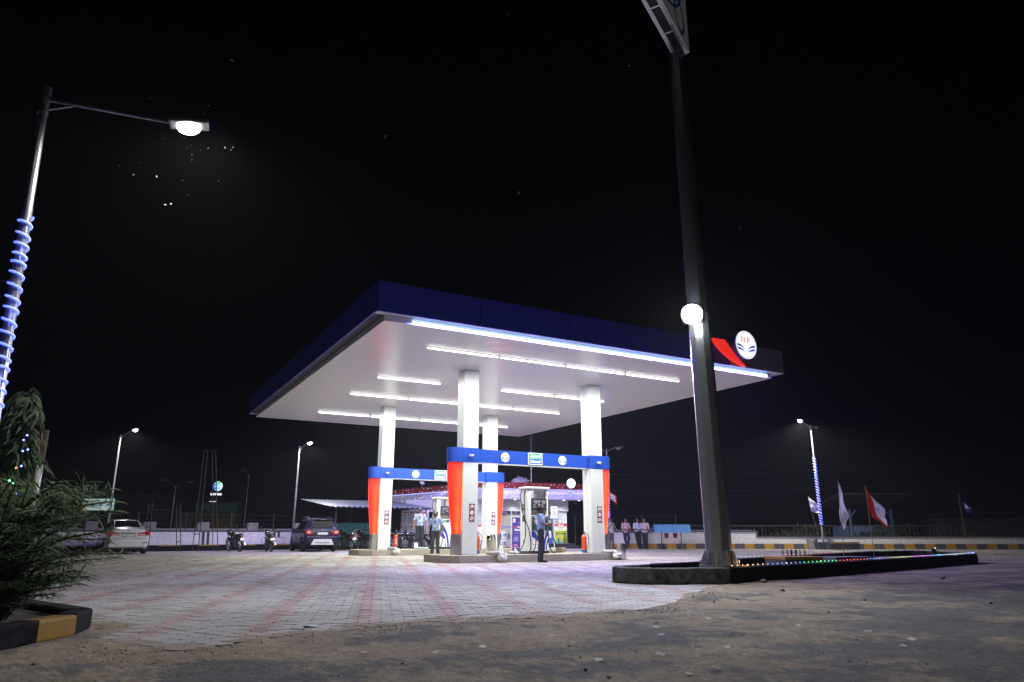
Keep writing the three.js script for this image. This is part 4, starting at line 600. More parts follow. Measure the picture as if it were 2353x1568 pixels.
function car(label, p, turn, o) {
  const t = thing('parked_car', label, 'car', p, turn), c = carSurface(o.st), zs = [], z0 = o.st[0][0], z1 = o.st[o.st.length - 1][0];
  for (let i = 0; i <= 56; i++) zs.push(z0 + ((z1 - z0) * i) / 56);
  const ss = span(0, 16, 64).map((s) => s); let g = c.sheet(zs, ss); // close the ends
  const caps = [zs[0], zs[56]].map((z, e) => { const pts = ss.map((s) => c.P(z, s)), cy = pts.reduce((m, q) => m + q[1], 0) / pts.length, pos = [], uv = []; for (let i = 0; i + 1 < pts.length; i++) { const tri = [[0, cy, z + (e ? -0.03 : 0.03)], pts[i], pts[i + 1]]; if (!e) tri.reverse(); for (const q of tri) { pos.push(...q); uv.push(q[0], q[1]); } } const h = new THREE.BufferGeometry(); h.setAttribute('position', new THREE.Float32BufferAttribute(pos, 3)); h.setAttribute('uv', new THREE.Float32BufferAttribute(uv, 2)); h.computeVertexNormals(); return h; });
  let body = J([g, ...caps]); body = mergeVertices((body.deleteAttribute('normal'), body), 1e-4); body.computeVertexNormals();
  const ev = new Evaluator(); ev.useGroups = false; let br = new Brush(body); br.updateMatrixWorld();
  for (const z of o.axles) { const cut = new Brush(mv(new THREE.CylinderGeometry(o.r + 0.055, o.r + 0.055, 3, 32), 0, o.r + 0.015, z, 0, 0, Math.PI / 2)); cut.updateMatrixWorld(); br = ev.evaluate(br, cut, SUBTRACTION); br.updateMatrixWorld(); }
  part('body', toCreasedNormals(br.geometry, 0.5), o.paint, t);
  part('underbody', box(o.w * 1.6, 0.14, (z0 - z1) * 0.86, 0, o.st[2][2] + 0.09, (z0 + z1) / 2), M.black, t);
  for (const z of o.axles) for (const s of [-1, 1]) wheel(o.r, 0.19, t, s * (o.w - 0.11), o.r, z, o.rim);
  const gl = (n, a, b, s0, s1) => part(n, c.sheet(span(a, b, 10), span(s0, s1, 8), 0.006), glassDark, t);
  gl('rear_window', o.rear[0], o.rear[1], 6.45, 9.55); gl('windscreen', o.front[0], o.front[1], 6.45, 9.55);
  for (const [a, b] of o.side) { gl('side_window', a, b, 5.08, 5.86); gl('side_window', a, b, 10.14, 10.92); }
  const L = c.row(z0), yr = (k) => L[2] + (L[4] - L[2]) * k;
  o.tail(t, c, z0, L);
  part('number_plate', box(0.5, 0.115, 0.012, 0, o.plateY, z0 + o.plateZ), mat([1, 1, 1], 0.4, { map: plateTex(o.plate) }), t); part('plate_frame', box(0.53, 0.145, 0.01, 0, o.plateY, z0 + o.plateZ - 0.008), M.black, t);
  for (const s of [-1, 1]) part('mirror', rbox(0.2, 0.13, 0.09, 0.04, s * (o.w + 0.07), o.mirrorY, o.mirrorZ), o.paint, t);
  return t;
}
const tailRed = mat([0.3, 0.012, 0.012], 0.2, { emissive: lin(1, 0.03, 0.02), emissiveIntensity: 0.02 }), tailClear = mat([0.5, 0.45, 0.45], 0.15), amber = mat([0.4, 0.13, 0.02], 0.2);
const outline2 = (pts, d, x, y, z, m, name, t, bevel = 0.006) => part(name, mv(new THREE.ExtrudeGeometry(shapeOf(pts), { depth: d, bevelEnabled: true, bevelSize: bevel, bevelThickness: bevel, bevelSegments: 2 }), x, y, z), m, t);
{
  const paint = new THREE.MeshPhysicalMaterial({ color: lin(0.56, 0.56, 0.57), roughness: 0.3, clearcoat: 1, clearcoatRoughness: 0.06, side: THREE.DoubleSide });
  const st = [[2.24, 0.74, 0.36, 0.86, 0.98, 0.62], [2.16, 0.8, 0.26, 0.92, 1.05, 0.66], [1.85, 0.845, 0.2, 0.97, 1.09, 0.68], [1.55, 0.862, 0.2, 0.99, 1.12, 0.64], [1.15, 0.865, 0.2, 0.99, 1.3, 0.585], [0.75, 0.865, 0.2, 0.98, 1.44, 0.57], [0.1, 0.865, 0.2, 0.97, 1.48, 0.575], [-0.4, 0.865, 0.2, 0.96, 1.44, 0.565], [-0.85, 0.865, 0.2, 0.95, 1.2, 0.6], [-1.2, 0.86, 0.2, 0.92, 1.02, 0.68], [-1.8, 0.84, 0.2, 0.84, 0.93, 0.68], [-2.15, 0.76, 0.24, 0.7, 0.78, 0.62], [-2.24, 0.66, 0.32, 0.6, 0.66, 0.55]];
  const p = on(287, 1275); car('white sedan parked with its tail to the forecourt, behind the leafy shrub', V(p.x - 1.3, 0, p.z - 2.0), 0.6, {
    st, w: 0.865, r: 0.315, axles: [1.35, -1.3], paint, rim: M.galv, rear: [1.52, 0.82], front: [-0.5, -1.12], side: [[0.85, 0.05], [-0.02, -0.62]], plate: 'RJ06CE7273', plateY: 0.79, plateZ: 0.03, mirrorY: 0.98, mirrorZ: -0.72,
    tail: (t, c, z) => {
      for (const s of [-1, 1]) { outline2([[0.34 * s, 0], [0.8 * s, 0.015], [0.82 * s, 0.14], [0.68 * s, 0.185], [0.4 * s, 0.08]].map((q) => q), 0.05, 0, 0.78, z - 0.035, tailRed, 'tail_light', t); outline2([[0.4 * s, 0.015], [0.62 * s, 0.015], [0.62 * s, 0.06], [0.42 * s, 0.06]], 0.012, 0, 0.78, z + 0.012, tailClear, 'reversing_light', t); outline2([[0.52 * s, 0], [0.74 * s, 0.01], [0.76 * s, 0.075], [0.5 * s, 0.06]], 0.02, 0, 0.45, z + 0.0, M.black, 'fog_recess', t); outline2([[0.55 * s, 0.015], [0.71 * s, 0.02], [0.71 * s, 0.045], [0.55 * s, 0.04]], 0.01, 0, 0.45, z + 0.018, tailRed, 'reflector', t); }
      part('boot_seam', [box(1.1, 0.008, 0.012, 0, 0.66, z + 0.02), box(0.9, 0.02, 0.02, 0, 0.885, z + 0.012)], M.darkGrey, t); part('badge', [mv(new THREE.TorusGeometry(0.035, 0.008, 6, 18, 4.6), 0, 0.965, z + 0.002)], M.chrome, t); part('bumper', rbox(1.5, 0.34, 0.2, 0.08, 0, 0.44, z - 0.07), paint, t); part('diffuser', rbox(1.3, 0.12, 0.14, 0.04, 0, 0.25, z - 0.07), M.black, t);
    },
  });
  const navy = new THREE.MeshPhysicalMaterial({ color: lin(0.004, 0.005, 0.028), roughness: 0.5, specularIntensity: 0.4, clearcoat: 0.4, clearcoatRoughness: 0.04, side: THREE.DoubleSide });
  const st2 = [[1.85, 0.78, 0.42, 0.98, 1.06, 0.62], [1.78, 0.82, 0.34, 1.04, 1.2, 0.62], [1.62, 0.84, 0.26, 1.06, 1.46, 0.58], [1.4, 0.845, 0.24, 1.06, 1.55, 0.57], [0.6, 0.845, 0.24, 1.05, 1.595, 0.58], [-0.2, 0.845, 0.24, 1.04, 1.57, 0.575], [-0.55, 0.845, 0.24, 1.03, 1.46, 0.58], [-1.0, 0.84, 0.24, 1.0, 1.12, 0.66], [-1.5, 0.82, 0.24, 0.9, 0.99, 0.66], [-1.78, 0.74, 0.3, 0.76, 0.84, 0.6], [-1.85, 0.66, 0.36, 0.66, 0.72, 0.55]];
  const q = on(730, 1269); car('dark blue compact car with pale skid plate and red lamps, parked before the wall', V(q.x - 0.75, 0, q.z - 1.75), 0.5, {
    st: st2, w: 0.845, r: 0.325, axles: [1.2, -1.24], paint: navy, rim: M.black, rear: [1.75, 1.5], front: [-0.42, -0.95], side: [[1.25, 0.35], [0.28, -0.45]], plate: 'RJ06CF2131', plateY: 0.86, plateZ: 0.03, mirrorY: 1.08, mirrorZ: -0.5,
    tail: (t, c, z) => {
      for (const s of [-1, 1]) { outline2([[0.48 * s, 0.0], [0.8 * s, -0.01], [0.83 * s, 0.2], [0.56 * s, 0.18], [0.46 * s, 0.1]], 0.06, 0, 0.83, z - 0.04, tailRed, 'tail_light', t); outline2([[0.58 * s, 0.05], [0.74 * s, 0.05], [0.75 * s, 0.13], [0.6 * s, 0.13]], 0.012, 0, 0.83, z + 0.018, tailClear, 'reversing_light', t); part('reflector', box(0.05, 0.11, 0.015, s * 0.74, 0.55, z + 0.005), tailRed, t); part('roof_rail', tube([[s * 0.54, 1.6, 1.25], [s * 0.55, 1.66, 0.9], [s * 0.55, 1.66, 0.0], [s * 0.54, 1.6, -0.25]], 0.018, 20, 6), M.galv, t); }
      part('bumper', rbox(1.58, 0.36, 0.22, 0.08, 0, 0.57, z - 0.06), navy, t); outline2([[-0.55, 0], [0.55, 0], [0.42, 0.24], [-0.42, 0.24]], 0.05, 0, 0.34, z + 0.04, mat([0.5, 0.5, 0.52], 0.35), 'skid_plate', t, 0.015); outline2([[-0.34, 0], [0.34, 0], [0.3, 0.06], [-0.3, 0.06]], 0.01, 0, 0.42, z + 0.105, M.galv, 'skid_slot', t);
      part('spoiler', rbox(1.1, 0.04, 0.24, 0.02, 0, 1.545, 1.6), navy, t); part('badge', [mv(new THREE.TorusGeometry(0.045, 0.01, 6, 18, 4.6), 0, 1.04, z + 0.0)], M.chrome, t); part('rear_glass', mv(new THREE.PlaneGeometry(1.08, 0.34), 0, 1.3, z - 0.075, -0.42), glassDark, t); part('brake_lamp', box(0.2, 0.015, 0.02, 0, 1.53, 1.725), tailClear, t);
    },
  });
}
// motorcycles
let bike0;
function motorcycle(p, turn, label, lean = 0.13) {
  if (bike0) { const c = copy(bike0, p, turn, label); c.rotation.set(0, turn, lean, 'YXZ'); return c; }
  const t = bike0 = thing('motorcycle', label, 'motorcycle', p, turn, 'parked motorcycles'); t.rotation.set(0, turn, lean, 'YXZ');
  const tank = mat([0.016, 0.016, 0.02], 0.25), seat = mat([0.013, 0.013, 0.014], 0.7), wl = (z) => {
    const w = part('wheel', mv(new THREE.TorusGeometry(0.265, 0.046, 10, 36), 0, 0.305, z, 0, Math.PI / 2), M.rubber, t), rim = [mv(new THREE.TorusGeometry(0.225, 0.016, 6, 32), 0, 0.305, z, 0, Math.PI / 2), mv(cyl(0.05, 0.05, 0.12, 14), -0.06, 0.305, z, 0, 0, -Math.PI / 2)];
    for (let i = 0; i < 6; i++) rim.push(box(0.018, 0.2, 0.03, 0, 0.125, 0).rotateX((i * Math.PI) / 3).translate(0, 0.305, z)); part('rim', rim, M.galv, w);
  };
  wl(0.63); wl(-0.63);
  part('frame', [tube([[0, 0.85, -0.38], [0, 0.62, -0.3], [0, 0.32, -0.22], [0, 0.28, 0.18]], 0.02, 16), tube([[0, 0.82, -0.36], [0, 0.72, 0.05], [0, 0.76, 0.5], [0, 0.8, 0.74]], 0.02, 16), ...[-1, 1].flatMap((s) => [rod(V(s * 0.09, 0.31, 0.63), V(s * 0.07, 0.32, 0.1), 0.02), rod(V(s * 0.11, 0.34, 0.6), V(s * 0.1, 0.7, 0.42), 0.022)])], M.iron, t);
  part('engine', [rbox(0.24, 0.24, 0.36, 0.05, 0, 0.38, -0.02), mv(cyl(0.085, 0.085, 0.26, 16), 0, 0.44, -0.1, -0.5), ...[0, 1, 2, 3, 4].map((i) => mv(box(0.2, 0.008, 0.2), 0, 0.5 + i * 0.034, -0.13 - i * 0.018, -0.5))], M.darkGrey, t);
  const tk = new THREE.SphereGeometry(1, 20, 14), tp = tk.attributes.position; for (let i = 0; i < tp.count; i++) { const z = tp.getZ(i); tp.setXYZ(i, tp.getX(i) * 0.135 * (1 - 0.3 * Math.max(0, z)), tp.getY(i) * 0.12 * (1 - 0.25 * Math.max(0, z)), z * 0.29); } tk.computeVertexNormals(); part('fuel_tank', mv(tk, 0, 0.83, -0.14), tank, t);
  part('seat', [rbox(0.25, 0.09, 0.66, 0.04, 0, 0.8, 0.42), mv(rbox(0.22, 0.07, 0.24, 0.03), 0, 0.83, 0.64, -0.12)], seat, t); part('side_panel', [rbox(0.24, 0.2, 0.34, 0.05, 0, 0.63, 0.3)], tank, t);
  part('tail_cowl', [mv(rbox(0.2, 0.12, 0.3, 0.05), 0, 0.76, 0.78, -0.25)], tank, t); part('rear_mudguard', mv(new THREE.TorusGeometry(0.34, 0.05, 6, 16, 1.5).scale(1, 1, 1.5), 0, 0.32, 0.63, 0, -Math.PI / 2).rotateX(0), tank, t);
  part('tail_light', rbox(0.15, 0.075, 0.05, 0.02, 0, 0.74, 0.93), tailRed, t); part('grab_rail', tube([[-0.13, 0.83, 0.5], [-0.14, 0.87, 0.75], [-0.07, 0.88, 0.88], [0.07, 0.88, 0.88], [0.14, 0.87, 0.75], [0.13, 0.83, 0.5]], 0.012, 24, 6), M.chrome, t);
  part('number_plate', mv(box(0.2, 0.12, 0.008), 0, 0.6, 0.965, -0.3), M.white, t); for (const s of [-1, 1]) part('indicator', ball(0.028, s * 0.17, 0.69, 0.88, 8), amber, t);
  for (const s of [-1, 1]) part('fork', [rod(V(s * 0.075, 0.305, -0.63), V(s * 0.075, 0.9, -0.42), 0.02), rod(V(s * 0.075, 0.305, -0.63), V(s * 0.075, 0.58, -0.53), 0.028)], M.galv, t);
  part('front_mudguard', mv(new THREE.TorusGeometry(0.335, 0.05, 6, 14, 1.7).scale(1, 1, 1.5), 0, 0.305, -0.63, 0, -Math.PI / 2).rotateX(0), tank, t);
  part('headlight', [mv(rbox(0.19, 0.2, 0.14, 0.05), 0, 0.88, -0.52), mv(rbox(0.17, 0.12, 0.05, 0.03), 0, 1.02, -0.5, 0.4)], tank, t);
  part('handlebar', tube([[-0.37, 1.02, -0.24], [-0.26, 1.04, -0.33], [-0.1, 0.97, -0.4], [0.1, 0.97, -0.4], [0.26, 1.04, -0.33], [0.37, 1.02, -0.24]], 0.013, 30, 6), M.chrome, t); for (const s of [-1, 1]) { part('grip', rod(V(s * 0.28, 1.035, -0.315), V(s * 0.39, 1.015, -0.225), 0.018), M.rubber, t); const m = part('mirror', mv(rbox(0.11, 0.065, 0.02, 0.015), s * 0.3, 1.2, -0.3), M.black, t); part('mirror_stem', rod(V(s * 0.22, 1.02, -0.34), V(s * 0.29, 1.18, -0.3), 0.007), M.black, m); }
  part('exhaust', [tube([[0.1, 0.42, -0.2], [0.13, 0.24, -0.14], [0.14, 0.24, 0.2]], 0.02, 14), rod(V(0.15, 0.25, 0.2), V(0.16, 0.36, 0.82), 0.045, 0.05, 14)], M.chrome, t); part('leg_guard', tube([[-0.06, 0.7, -0.36], [-0.27, 0.66, -0.3], [-0.29, 0.46, -0.26], [-0.08, 0.32, -0.24]], 0.013, 20, 6), M.chrome, t); part('stand', rod(V(-0.1, 0.28, 0.05), V(-0.2, 0.0, 0.1), 0.013), M.iron, t); part('footrest', box(0.56, 0.025, 0.03, 0, 0.3, 0.1), M.rubber, t);
  return t;
}
{
  const f = (u, v, dx = 0) => { const p = on(u, v); p.y = 0; return p; }, back = (p, a) => V(p.x - Math.sin(a) * 0.6, 0, p.z - Math.cos(a) * 0.6);
  motorcycle(back(f(550, 1268.5), 0.78), 0.78, 'black motorcycle on its stand before the wall, next to the ladder tower'); motorcycle(back(f(623, 1268.5), 0.5), 0.5, 'black motorcycle before the wall, between the lone one and the dark blue car', 0.1);
  motorcycle(back(f(808, 1265.5), 0.72), 0.72, 'black motorcycle before the teal cabinet, nearer the dark blue car'); motorcycle(back(f(848, 1265), 0.66), 0.66, 'black motorcycle before the teal cabinet, nearer the red fin'); motorcycle(at(930, 1262, 38.2).setY(0), 2.2, 'black motorcycle under the shed roof, behind the red extinguisher', -0.1); motorcycle(at(905, 1262, 38.6).setY(0), 2.0, 'black motorcycle under the shed roof, behind the rear post', -0.1); motorcycle(at(951, 1262, 39.2).setY(0), 2.3, 'black motorcycle under the shed roof, before the notice boards', -0.1);
}

// ---------- office, shed ----------
const WIRECOL = { r: [1, 0.05, 0.07], b: [0.2, 0.25, 1], g: [0.1, 0.9, 0.35], w: [0.85, 0.8, 1] };
{
  const C0 = [-1.5, 41], e1 = [0.949, 0.314], e2 = [-0.643, 0.766], pt = (s, q, off = 0) => [C0[0] + e1[0] * s + e2[0] * q, C0[1] + e1[1] * s + e2[1] * q];
  const t = thing('office_building', 'low station office with red roof band, glowing blue line and white fascia', 'building');
  const RL = 6.7, LL = 10.5, ring = [pt(RL, 0), pt(RL, 5), pt(0, LL), C0].map((p) => p);
  const H0 = 2.78, H1 = 3.34, H2 = 3.72, inset = (k) => { const cx = -1.4, cy = 46; return ring.map(([x, y]) => [x + (cx - x) * k, y + (cy - y) * k]); };
  part('roof_slab', slab(inset(0.012), 0.12, H0 + 0.03), M.white, t); part('roof_deck', slab(inset(0.02), 0.05, H2 - 0.15), M.maroon, t);
  const strip = (p, q, y0, y1, n, m, name, thick = 0.06, gap = 0.012) => { for (let i = 0; i < n; i++) { const a = [p[0] + ((q[0] - p[0]) * i) / n, p[1] + ((q[1] - p[1]) * i) / n], b = [p[0] + ((q[0] - p[0]) * (i + 1)) / n, p[1] + ((q[1] - p[1]) * (i + 1)) / n], l = Math.hypot(b[0] - a[0], b[1] - a[1]); const g = box(l - gap, y1 - y0, thick, 0, (y0 + y1) / 2, 0); g.rotateY(Math.atan2(b[1] - a[1], b[0] - a[0])); g.translate((a[0] + b[0]) / 2, 0, -(a[1] + b[1]) / 2); part(name, g, m, t); } };
  const R1 = pt(RL, 0), L1 = pt(0, LL), fas = mat([0.42, 0.42, 0.45], 0.4);
  strip(C0, R1, H0, H0 + 0.24, 4, fas, 'fascia_panel'); strip(C0, R1, H0 + 0.25, H1 - 0.03, 3, fas, 'fascia_panel'); strip(L1, C0, H0, H1 - 0.03, 8, fas, 'fascia_panel'); strip(C0, R1, H1 + 0.02, H2, 1, M.maroon, 'roof_band', 0.12); strip(L1, C0, H1 + 0.02, H2, 1, M.maroon, 'roof_band', 0.12); strip(R1, pt(RL, 5), H0, H2, 3, fas, 'fascia_panel');
  const led = mat([0.5, 0.5, 0.5], 0.5, { emissive: lin(0.34, 0.4, 1), emissiveIntensity: 1.3 }); strip(C0, R1, H1 - 0.02, H1 + 0.012, 1, led, 'light_line', 0.16); strip(L1, C0, H1 - 0.02, H1 + 0.012, 1, led, 'light_line', 0.16);
  const P3 = (s, q, y, o = 0) => { const p = pt(s, q); return V(p[0] + e1[1] * o, y, -p[1] + e1[0] * o); };
  areaLight([0.3, 0.25, 1], 75, RL, 0.06, P3(RL / 2, 0, H1 - 0.03, 0.2), P3(RL / 2, 0, 1, 0.5)); areaLight([0.3, 0.25, 1], 26, LL, 0.06, V((L1[0] + C0[0]) / 2 - 0.15, H1 - 0.03, -(L1[1] + C0[1]) / 2 + 0.2), V((L1[0] + C0[0]) / 2 - 0.5, 0.5, -(L1[1] + C0[1]) / 2 + 0.6));
  // walls behind the overhang, in the axes of the right face: w(s, depth)
  const th = Math.atan2(e1[1], e1[0]), wall = new THREE.Group(), W0 = pt(0, 0), put = (m) => m;
  const bx = (name, m, s0, s1, y0, y1, dep, thick = 0.1, label) => { const g = box(s1 - s0, y1 - y0, thick, (s0 + s1) / 2, (y0 + y1) / 2, -dep - thick / 2); g.rotateY(th); g.translate(C0[0], 0, -C0[1]); return part(name, g, m, t, label); };
  const sOf = (u) => { const k = (u - 1176.5) / 1690; const dep = 1.15, x0 = C0[0] - e1[1] * dep, d0 = C0[1] + e1[0] * dep; return (k * d0 - x0) / (e1[0] - k * e1[1]); }; // where a bearing meets the facade
  const sa = -1.2, sE = sOf(1307);
  bx('spandrel', fas, sa, sOf(1198), 2.14, H0 + 0.02, 1.1); bx('spandrel', fas, sOf(1198) + 0.02, sOf(1249), 2.14, H0 + 0.02, 1.1); bx('spandrel', fas, sOf(1249) + 0.02, sE, 2.14, H0 + 0.02, 1.1);
  const inner = mat([0.42, 0.42, 0.44], 0.7); bx('wall', inner, sOf(1273), sE - 0.08, 0.28, 2.15, 1.17); bx('wall', inner, sa, sOf(1152), 0.28, 2.15, 1.17); bx('back_wall', inner, sa, sE, 0.28, 2.7, 4.6); bx('side_wall', inner, sE - 0.2, sE - 0.09, 0.28, 2.7, 1.17, 3.4);
  bx('floor', M.concrete, sa, sE + 0.3, 0.0, 0.28, 0.75, 3.8); bx('step', mat([0.03, 0.03, 0.04], 0.8), sOf(1215), sE + 0.45, 0.0, 0.17, 0.4, 0.4); bx('step', mat([0.03, 0.03, 0.04], 0.8), sOf(1215), sE + 0.3, 0.16, 0.285, 0.74, 0.06);
  // ribbed shutter, slat by slat
  const ribbed = mat([0.32, 0.31, 0.27], 0.6), s0 = sOf(1152), s1 = sOf(1214), ns = Math.round((s1 - s0) / 0.09); for (let i = 0; i < ns; i++) { const l = (s1 - s0) / ns; bx('shutter_slat', ribbed, s0 + i * l + 0.006, s0 + (i + 1) * l - 0.006, 0.28, 2.0, 1.25, 0.03 + (i & 1) * 0.015); }
  bx('shutter_backing', M.darkGrey, s0, s1, 0.28, 2.1, 1.31, 0.03); bx('beam', M.slate, s0, sOf(1273), 2.0, 2.14, 1.2, 0.06);
  const doorM = mat([0.05, 0.12, 0.42], 0.4), door = bx('door', doorM, sOf(1256), sOf(1271), 0.3, 2.08, 1.24, 0.05, 'blue office door with pale notices'); bx('door_frame', M.galv, sOf(1271), sOf(1273), 0.3, 2.1, 1.2, 0.1); bx('door_glass', glassDark, sOf(1259), sOf(1269), 1.0, 1.85, 1.225, 0.01); for (const [y, h] of [[1.72, 0.2], [1.42, 0.2], [0.62, 0.4]]) bx('notice', M.white, sOf(1263), sOf(1268), y, y + h, 1.21, 0.008);
  bx('display_stand', doorM, sOf(1214), sOf(1256), 0.3, 2.05, 1.27, 0.04); bx('price_grid', M.white, sOf(1244), sOf(1252), 1.0, 1.5, 1.25, 0.01);
  const poster = (name, tex, u0, u1, y0, y1, dep, label) => { const a = sOf(u0), b = sOf(u1), g = box(b - a, y1 - y0, 0.02), m = new THREE.Mesh(g, [M.white, M.white, M.white, M.white, mat([1, 1, 1], 0.5, { map: tex }), M.white]); m.name = name; m.castShadow = m.receiveShadow = true; const p = V((a + b) / 2, (y0 + y1) / 2, -dep); p.applyAxisAngle(V(0, 1, 0), th); m.position.set(p.x + C0[0], p.y, p.z - C0[1]); m.rotation.y = th; t.add(m); if (label) m.userData.label = label; return m; };
  const lub = painted(256, 384, (c) => {
    c.fillStyle = '#b9c24a'; c.fillRect(0, 0, 256, 384); c.fillStyle = '#cf3a30'; c.fillRect(0, 0, 256, 50); c.fillStyle = '#fff'; c.fillRect(82, 8, 22, 34); c.font = 'bold 20px sans-serif'; c.fillText('HP Lubricants', 110, 26, 90); c.fillRect(110, 33, 70, 7);
    c.fillStyle = '#dfe6c4'; c.fillRect(0, 50, 256, 84); c.fillStyle = '#4f6fae'; c.font = 'bold 19px sans-serif'; c.textAlign = 'center'; c.fillText('HIGH PERFORMANCE', 128, 82); c.fillText('LUBRICANTS', 128, 110);
    c.strokeStyle = '#3b3f10'; c.lineWidth = 5; for (const [x, y, r] of [[28, 208, 14], [62, 210, 14], [98, 190, 11], [126, 196, 12], [146, 200, 10]]) { c.beginPath(); c.arc(x, y, r, 0, 7); c.stroke(); } c.fillStyle = '#3b3f10'; c.fillRect(22, 176, 46, 20); c.fillRect(92, 172, 40, 14); c.fillRect(168, 150, 76, 62); c.fillStyle = '#b9c24a'; c.fillRect(180, 158, 52, 22); c.fillStyle = '#6a6a1e'; c.beginPath(); c.ellipse(216, 250, 26, 30, 0, 0, 7); c.fill(); c.fillRect(176, 278, 76, 106);
    c.fillStyle = '#1e8a4e'; c.fillRect(58, 292, 44, 90); c.fillRect(66, 276, 20, 18); c.fillStyle = '#4fa4d8'; for (const x of [8, 34, 112, 136]) c.fillRect(x, 336, 22, 46);
  });
  poster('poster', lub, 1275.5, 1303, 0.3, 1.42, 1.155, 'green and yellow lubricants poster with a red header');
  const safe2 = safetyTex; poster('safety_notice', safe2, 1279, 1283.5, 1.52, 1.98, 1.155); const toilet = painted(128, 192, (c) => { c.fillStyle = '#eef1f6'; c.fillRect(0, 0, 128, 192); c.fillStyle = '#2b5fc0'; c.fillRect(24, 14, 80, 100); c.fillStyle = '#fff'; for (const x of [46, 82]) { c.beginPath(); c.arc(x, 34, 9, 0, 7); c.fill(); c.fillRect(x - 9, 46, 18, 58); } c.fillStyle = '#2b5fc0'; c.fillRect(24, 130, 80, 12); c.fillRect(34, 150, 60, 8); });
  poster('toilet_sign', toilet, 1294.5, 1302.5, 1.46, 1.86, 1.155, 'white sign with blue man and woman symbols'); poster('switch_plate', painted(8, 8, (c) => { c.fillStyle = '#e8e8ea'; c.fillRect(0, 0, 8, 8); }), 1286, 1290.5, 1.5, 1.62, 1.155);
  const office = painted(256, 64, (c) => { c.fillStyle = '#33276a'; c.fillRect(0, 0, 256, 64); c.fillStyle = '#d9d4ea'; c.font = 'bold 44px sans-serif'; c.textAlign = 'center'; c.textBaseline = 'middle'; c.fillText('OFFICE', 128, 34); }); poster('office_sign', office, 1180, 1193, 1.99, 2.14, 1.19);
  const strokes = (c, x, y, s, n, col) => { c.strokeStyle = col; c.lineWidth = s * 0.13; c.beginPath(); c.moveTo(x, y); c.lineTo(x + n * s * 0.8, y); c.stroke(); for (let i = 0; i < n; i++) { const q = x + i * s * 0.8; c.beginPath(); c.moveTo(q + s * 0.6, y); c.lineTo(q + s * 0.6, y + s); c.moveTo(q + s * 0.6, y + s * 0.5); c.bezierCurveTo(q + s * 0.1, y + s * 0.2, q, y + s * 0.9, q + s * 0.4, y + s * 0.85); c.stroke(); } };
  const hindi = painted(512, 64, (c) => { c.fillStyle = '#3a2f78'; c.fillRect(0, 0, 512, 64); strokes(c, 40, 14, 36, 13, '#cfc8e8'); }); poster('hindi_sign', hindi, 1150, 1169, 1.97, 2.14, 1.19, 'dark violet sign with pale Hindi lettering');
  const trust = painted(192, 320, (c) => { c.fillStyle = '#e9e6ee'; c.fillRect(0, 0, 192, 320); c.fillStyle = '#d6402e'; c.fillRect(0, 0, 192, 40); c.fillStyle = HPRED; c.font = 'bold 56px serif'; c.fillText('HP', 30, 120); for (let i = 0; i < 3; i++) strokes(c, 30, 140 + i * 46, 34, 4, '#4a2430'); c.fillStyle = '#a03040'; c.fillRect(30, 280, 90, 24); }); poster('trust_poster', trust, 1092, 1106, 0.5, 1.35, 1.155, 'white poster with a red header and two red letters');
  for (const u of [1127, 1177, 1213, 1250, 1290, 1325]) { const s = sOf(u), p = V(s, H0 - 0.012, -0.62).applyAxisAngle(V(0, 1, 0), th); p.x += C0[0]; p.z -= C0[1]; part('downlight', cyl(0.06, 0.06, 0.02, 14, p.x, p.y - 0.005, p.z), glow([0.95, 0.97, 1], 5), t); spot([0.92, 0.96, 1], 9, V(p.x, p.y - 0.03, p.z), V(p.x, 0, p.z - 0.15), 1.0, 0.7, 3); }
  // side wing with the notice boards, facing the forecourt
  const nb = mat([0.5, 0.52, 0.52], 0.7), P0 = at(919, 1200, 41.6), P1 = at(986, 1200, 42.2); const wing = (name, m, x0, x1, y0, y1, z, th2 = 0.06, label) => part(name, box(x1 - x0, y1 - y0, th2, (x0 + x1) / 2, (y0 + y1) / 2, z), m, t, label);
  wing('wing_wall', nb, P0.x, P1.x, 0.05, 2.15, -42, 0.12); wing('wing_upper', fas, P0.x + 0.1, P1.x + 1.4, 2.1, H0 + 0.02, -43.2, 0.1); wing('wing_plinth', M.slate, P0.x, P1.x + 0.6, 0, 0.25, -41.95, 0.2);
  [['#d9e6da', '#8a5a3a'], ['#e2e4df', '#c0453a'], ['#dfe3e8', '#5a60a8'], ['#dcd9e8', '#c0453a']].forEach(([bg, hd], i) => { const tex = painted(192, 384, (c) => { c.fillStyle = bg; c.fillRect(0, 0, 192, 384); c.fillStyle = hd; c.fillRect(30, 20, 132, 34); for (let k = 0; k < 13; k++) { c.fillStyle = k % 3 ? '#6b7078' : hd; c.fillRect(24, 84 + k * 21, 60 + ((k * 67 + i * 31) % 90), 6); } if (i === 3) { c.fillStyle = '#c0453a'; c.fillRect(20, 70, 152, 44); c.fillStyle = '#4a4fa0'; c.fillRect(20, 124, 152, 30); } }); const w = (P1.x - P0.x - 0.12) / 4; flatSign('notice_board', w - 0.03, 0.82, tex, t, P0.x + 0.06 + (i + 0.5) * w, 1.7, -41.925, { t: 0.02, edge: M.galv }); });
  // fairy lights hung from the fascia
  const f = seeded(77), cols = { r: [], b: [], g: [], w: [] }, wires = [], keys = ['r', 'b', 'b', 'g', 'w', 'w', 'r']; const fs = (s, q, y, out) => { const p = q === null ? pt(s, 0) : pt(0, q), n = q === null ? [e1[1], -e1[0]] : [-e2[1], e2[0]]; const sg = q === null ? 1 : 1; return V(p[0] + n[0] * out * sg, y, -(p[1] + (q === null ? -e1[0] : -0.643) * out)); };
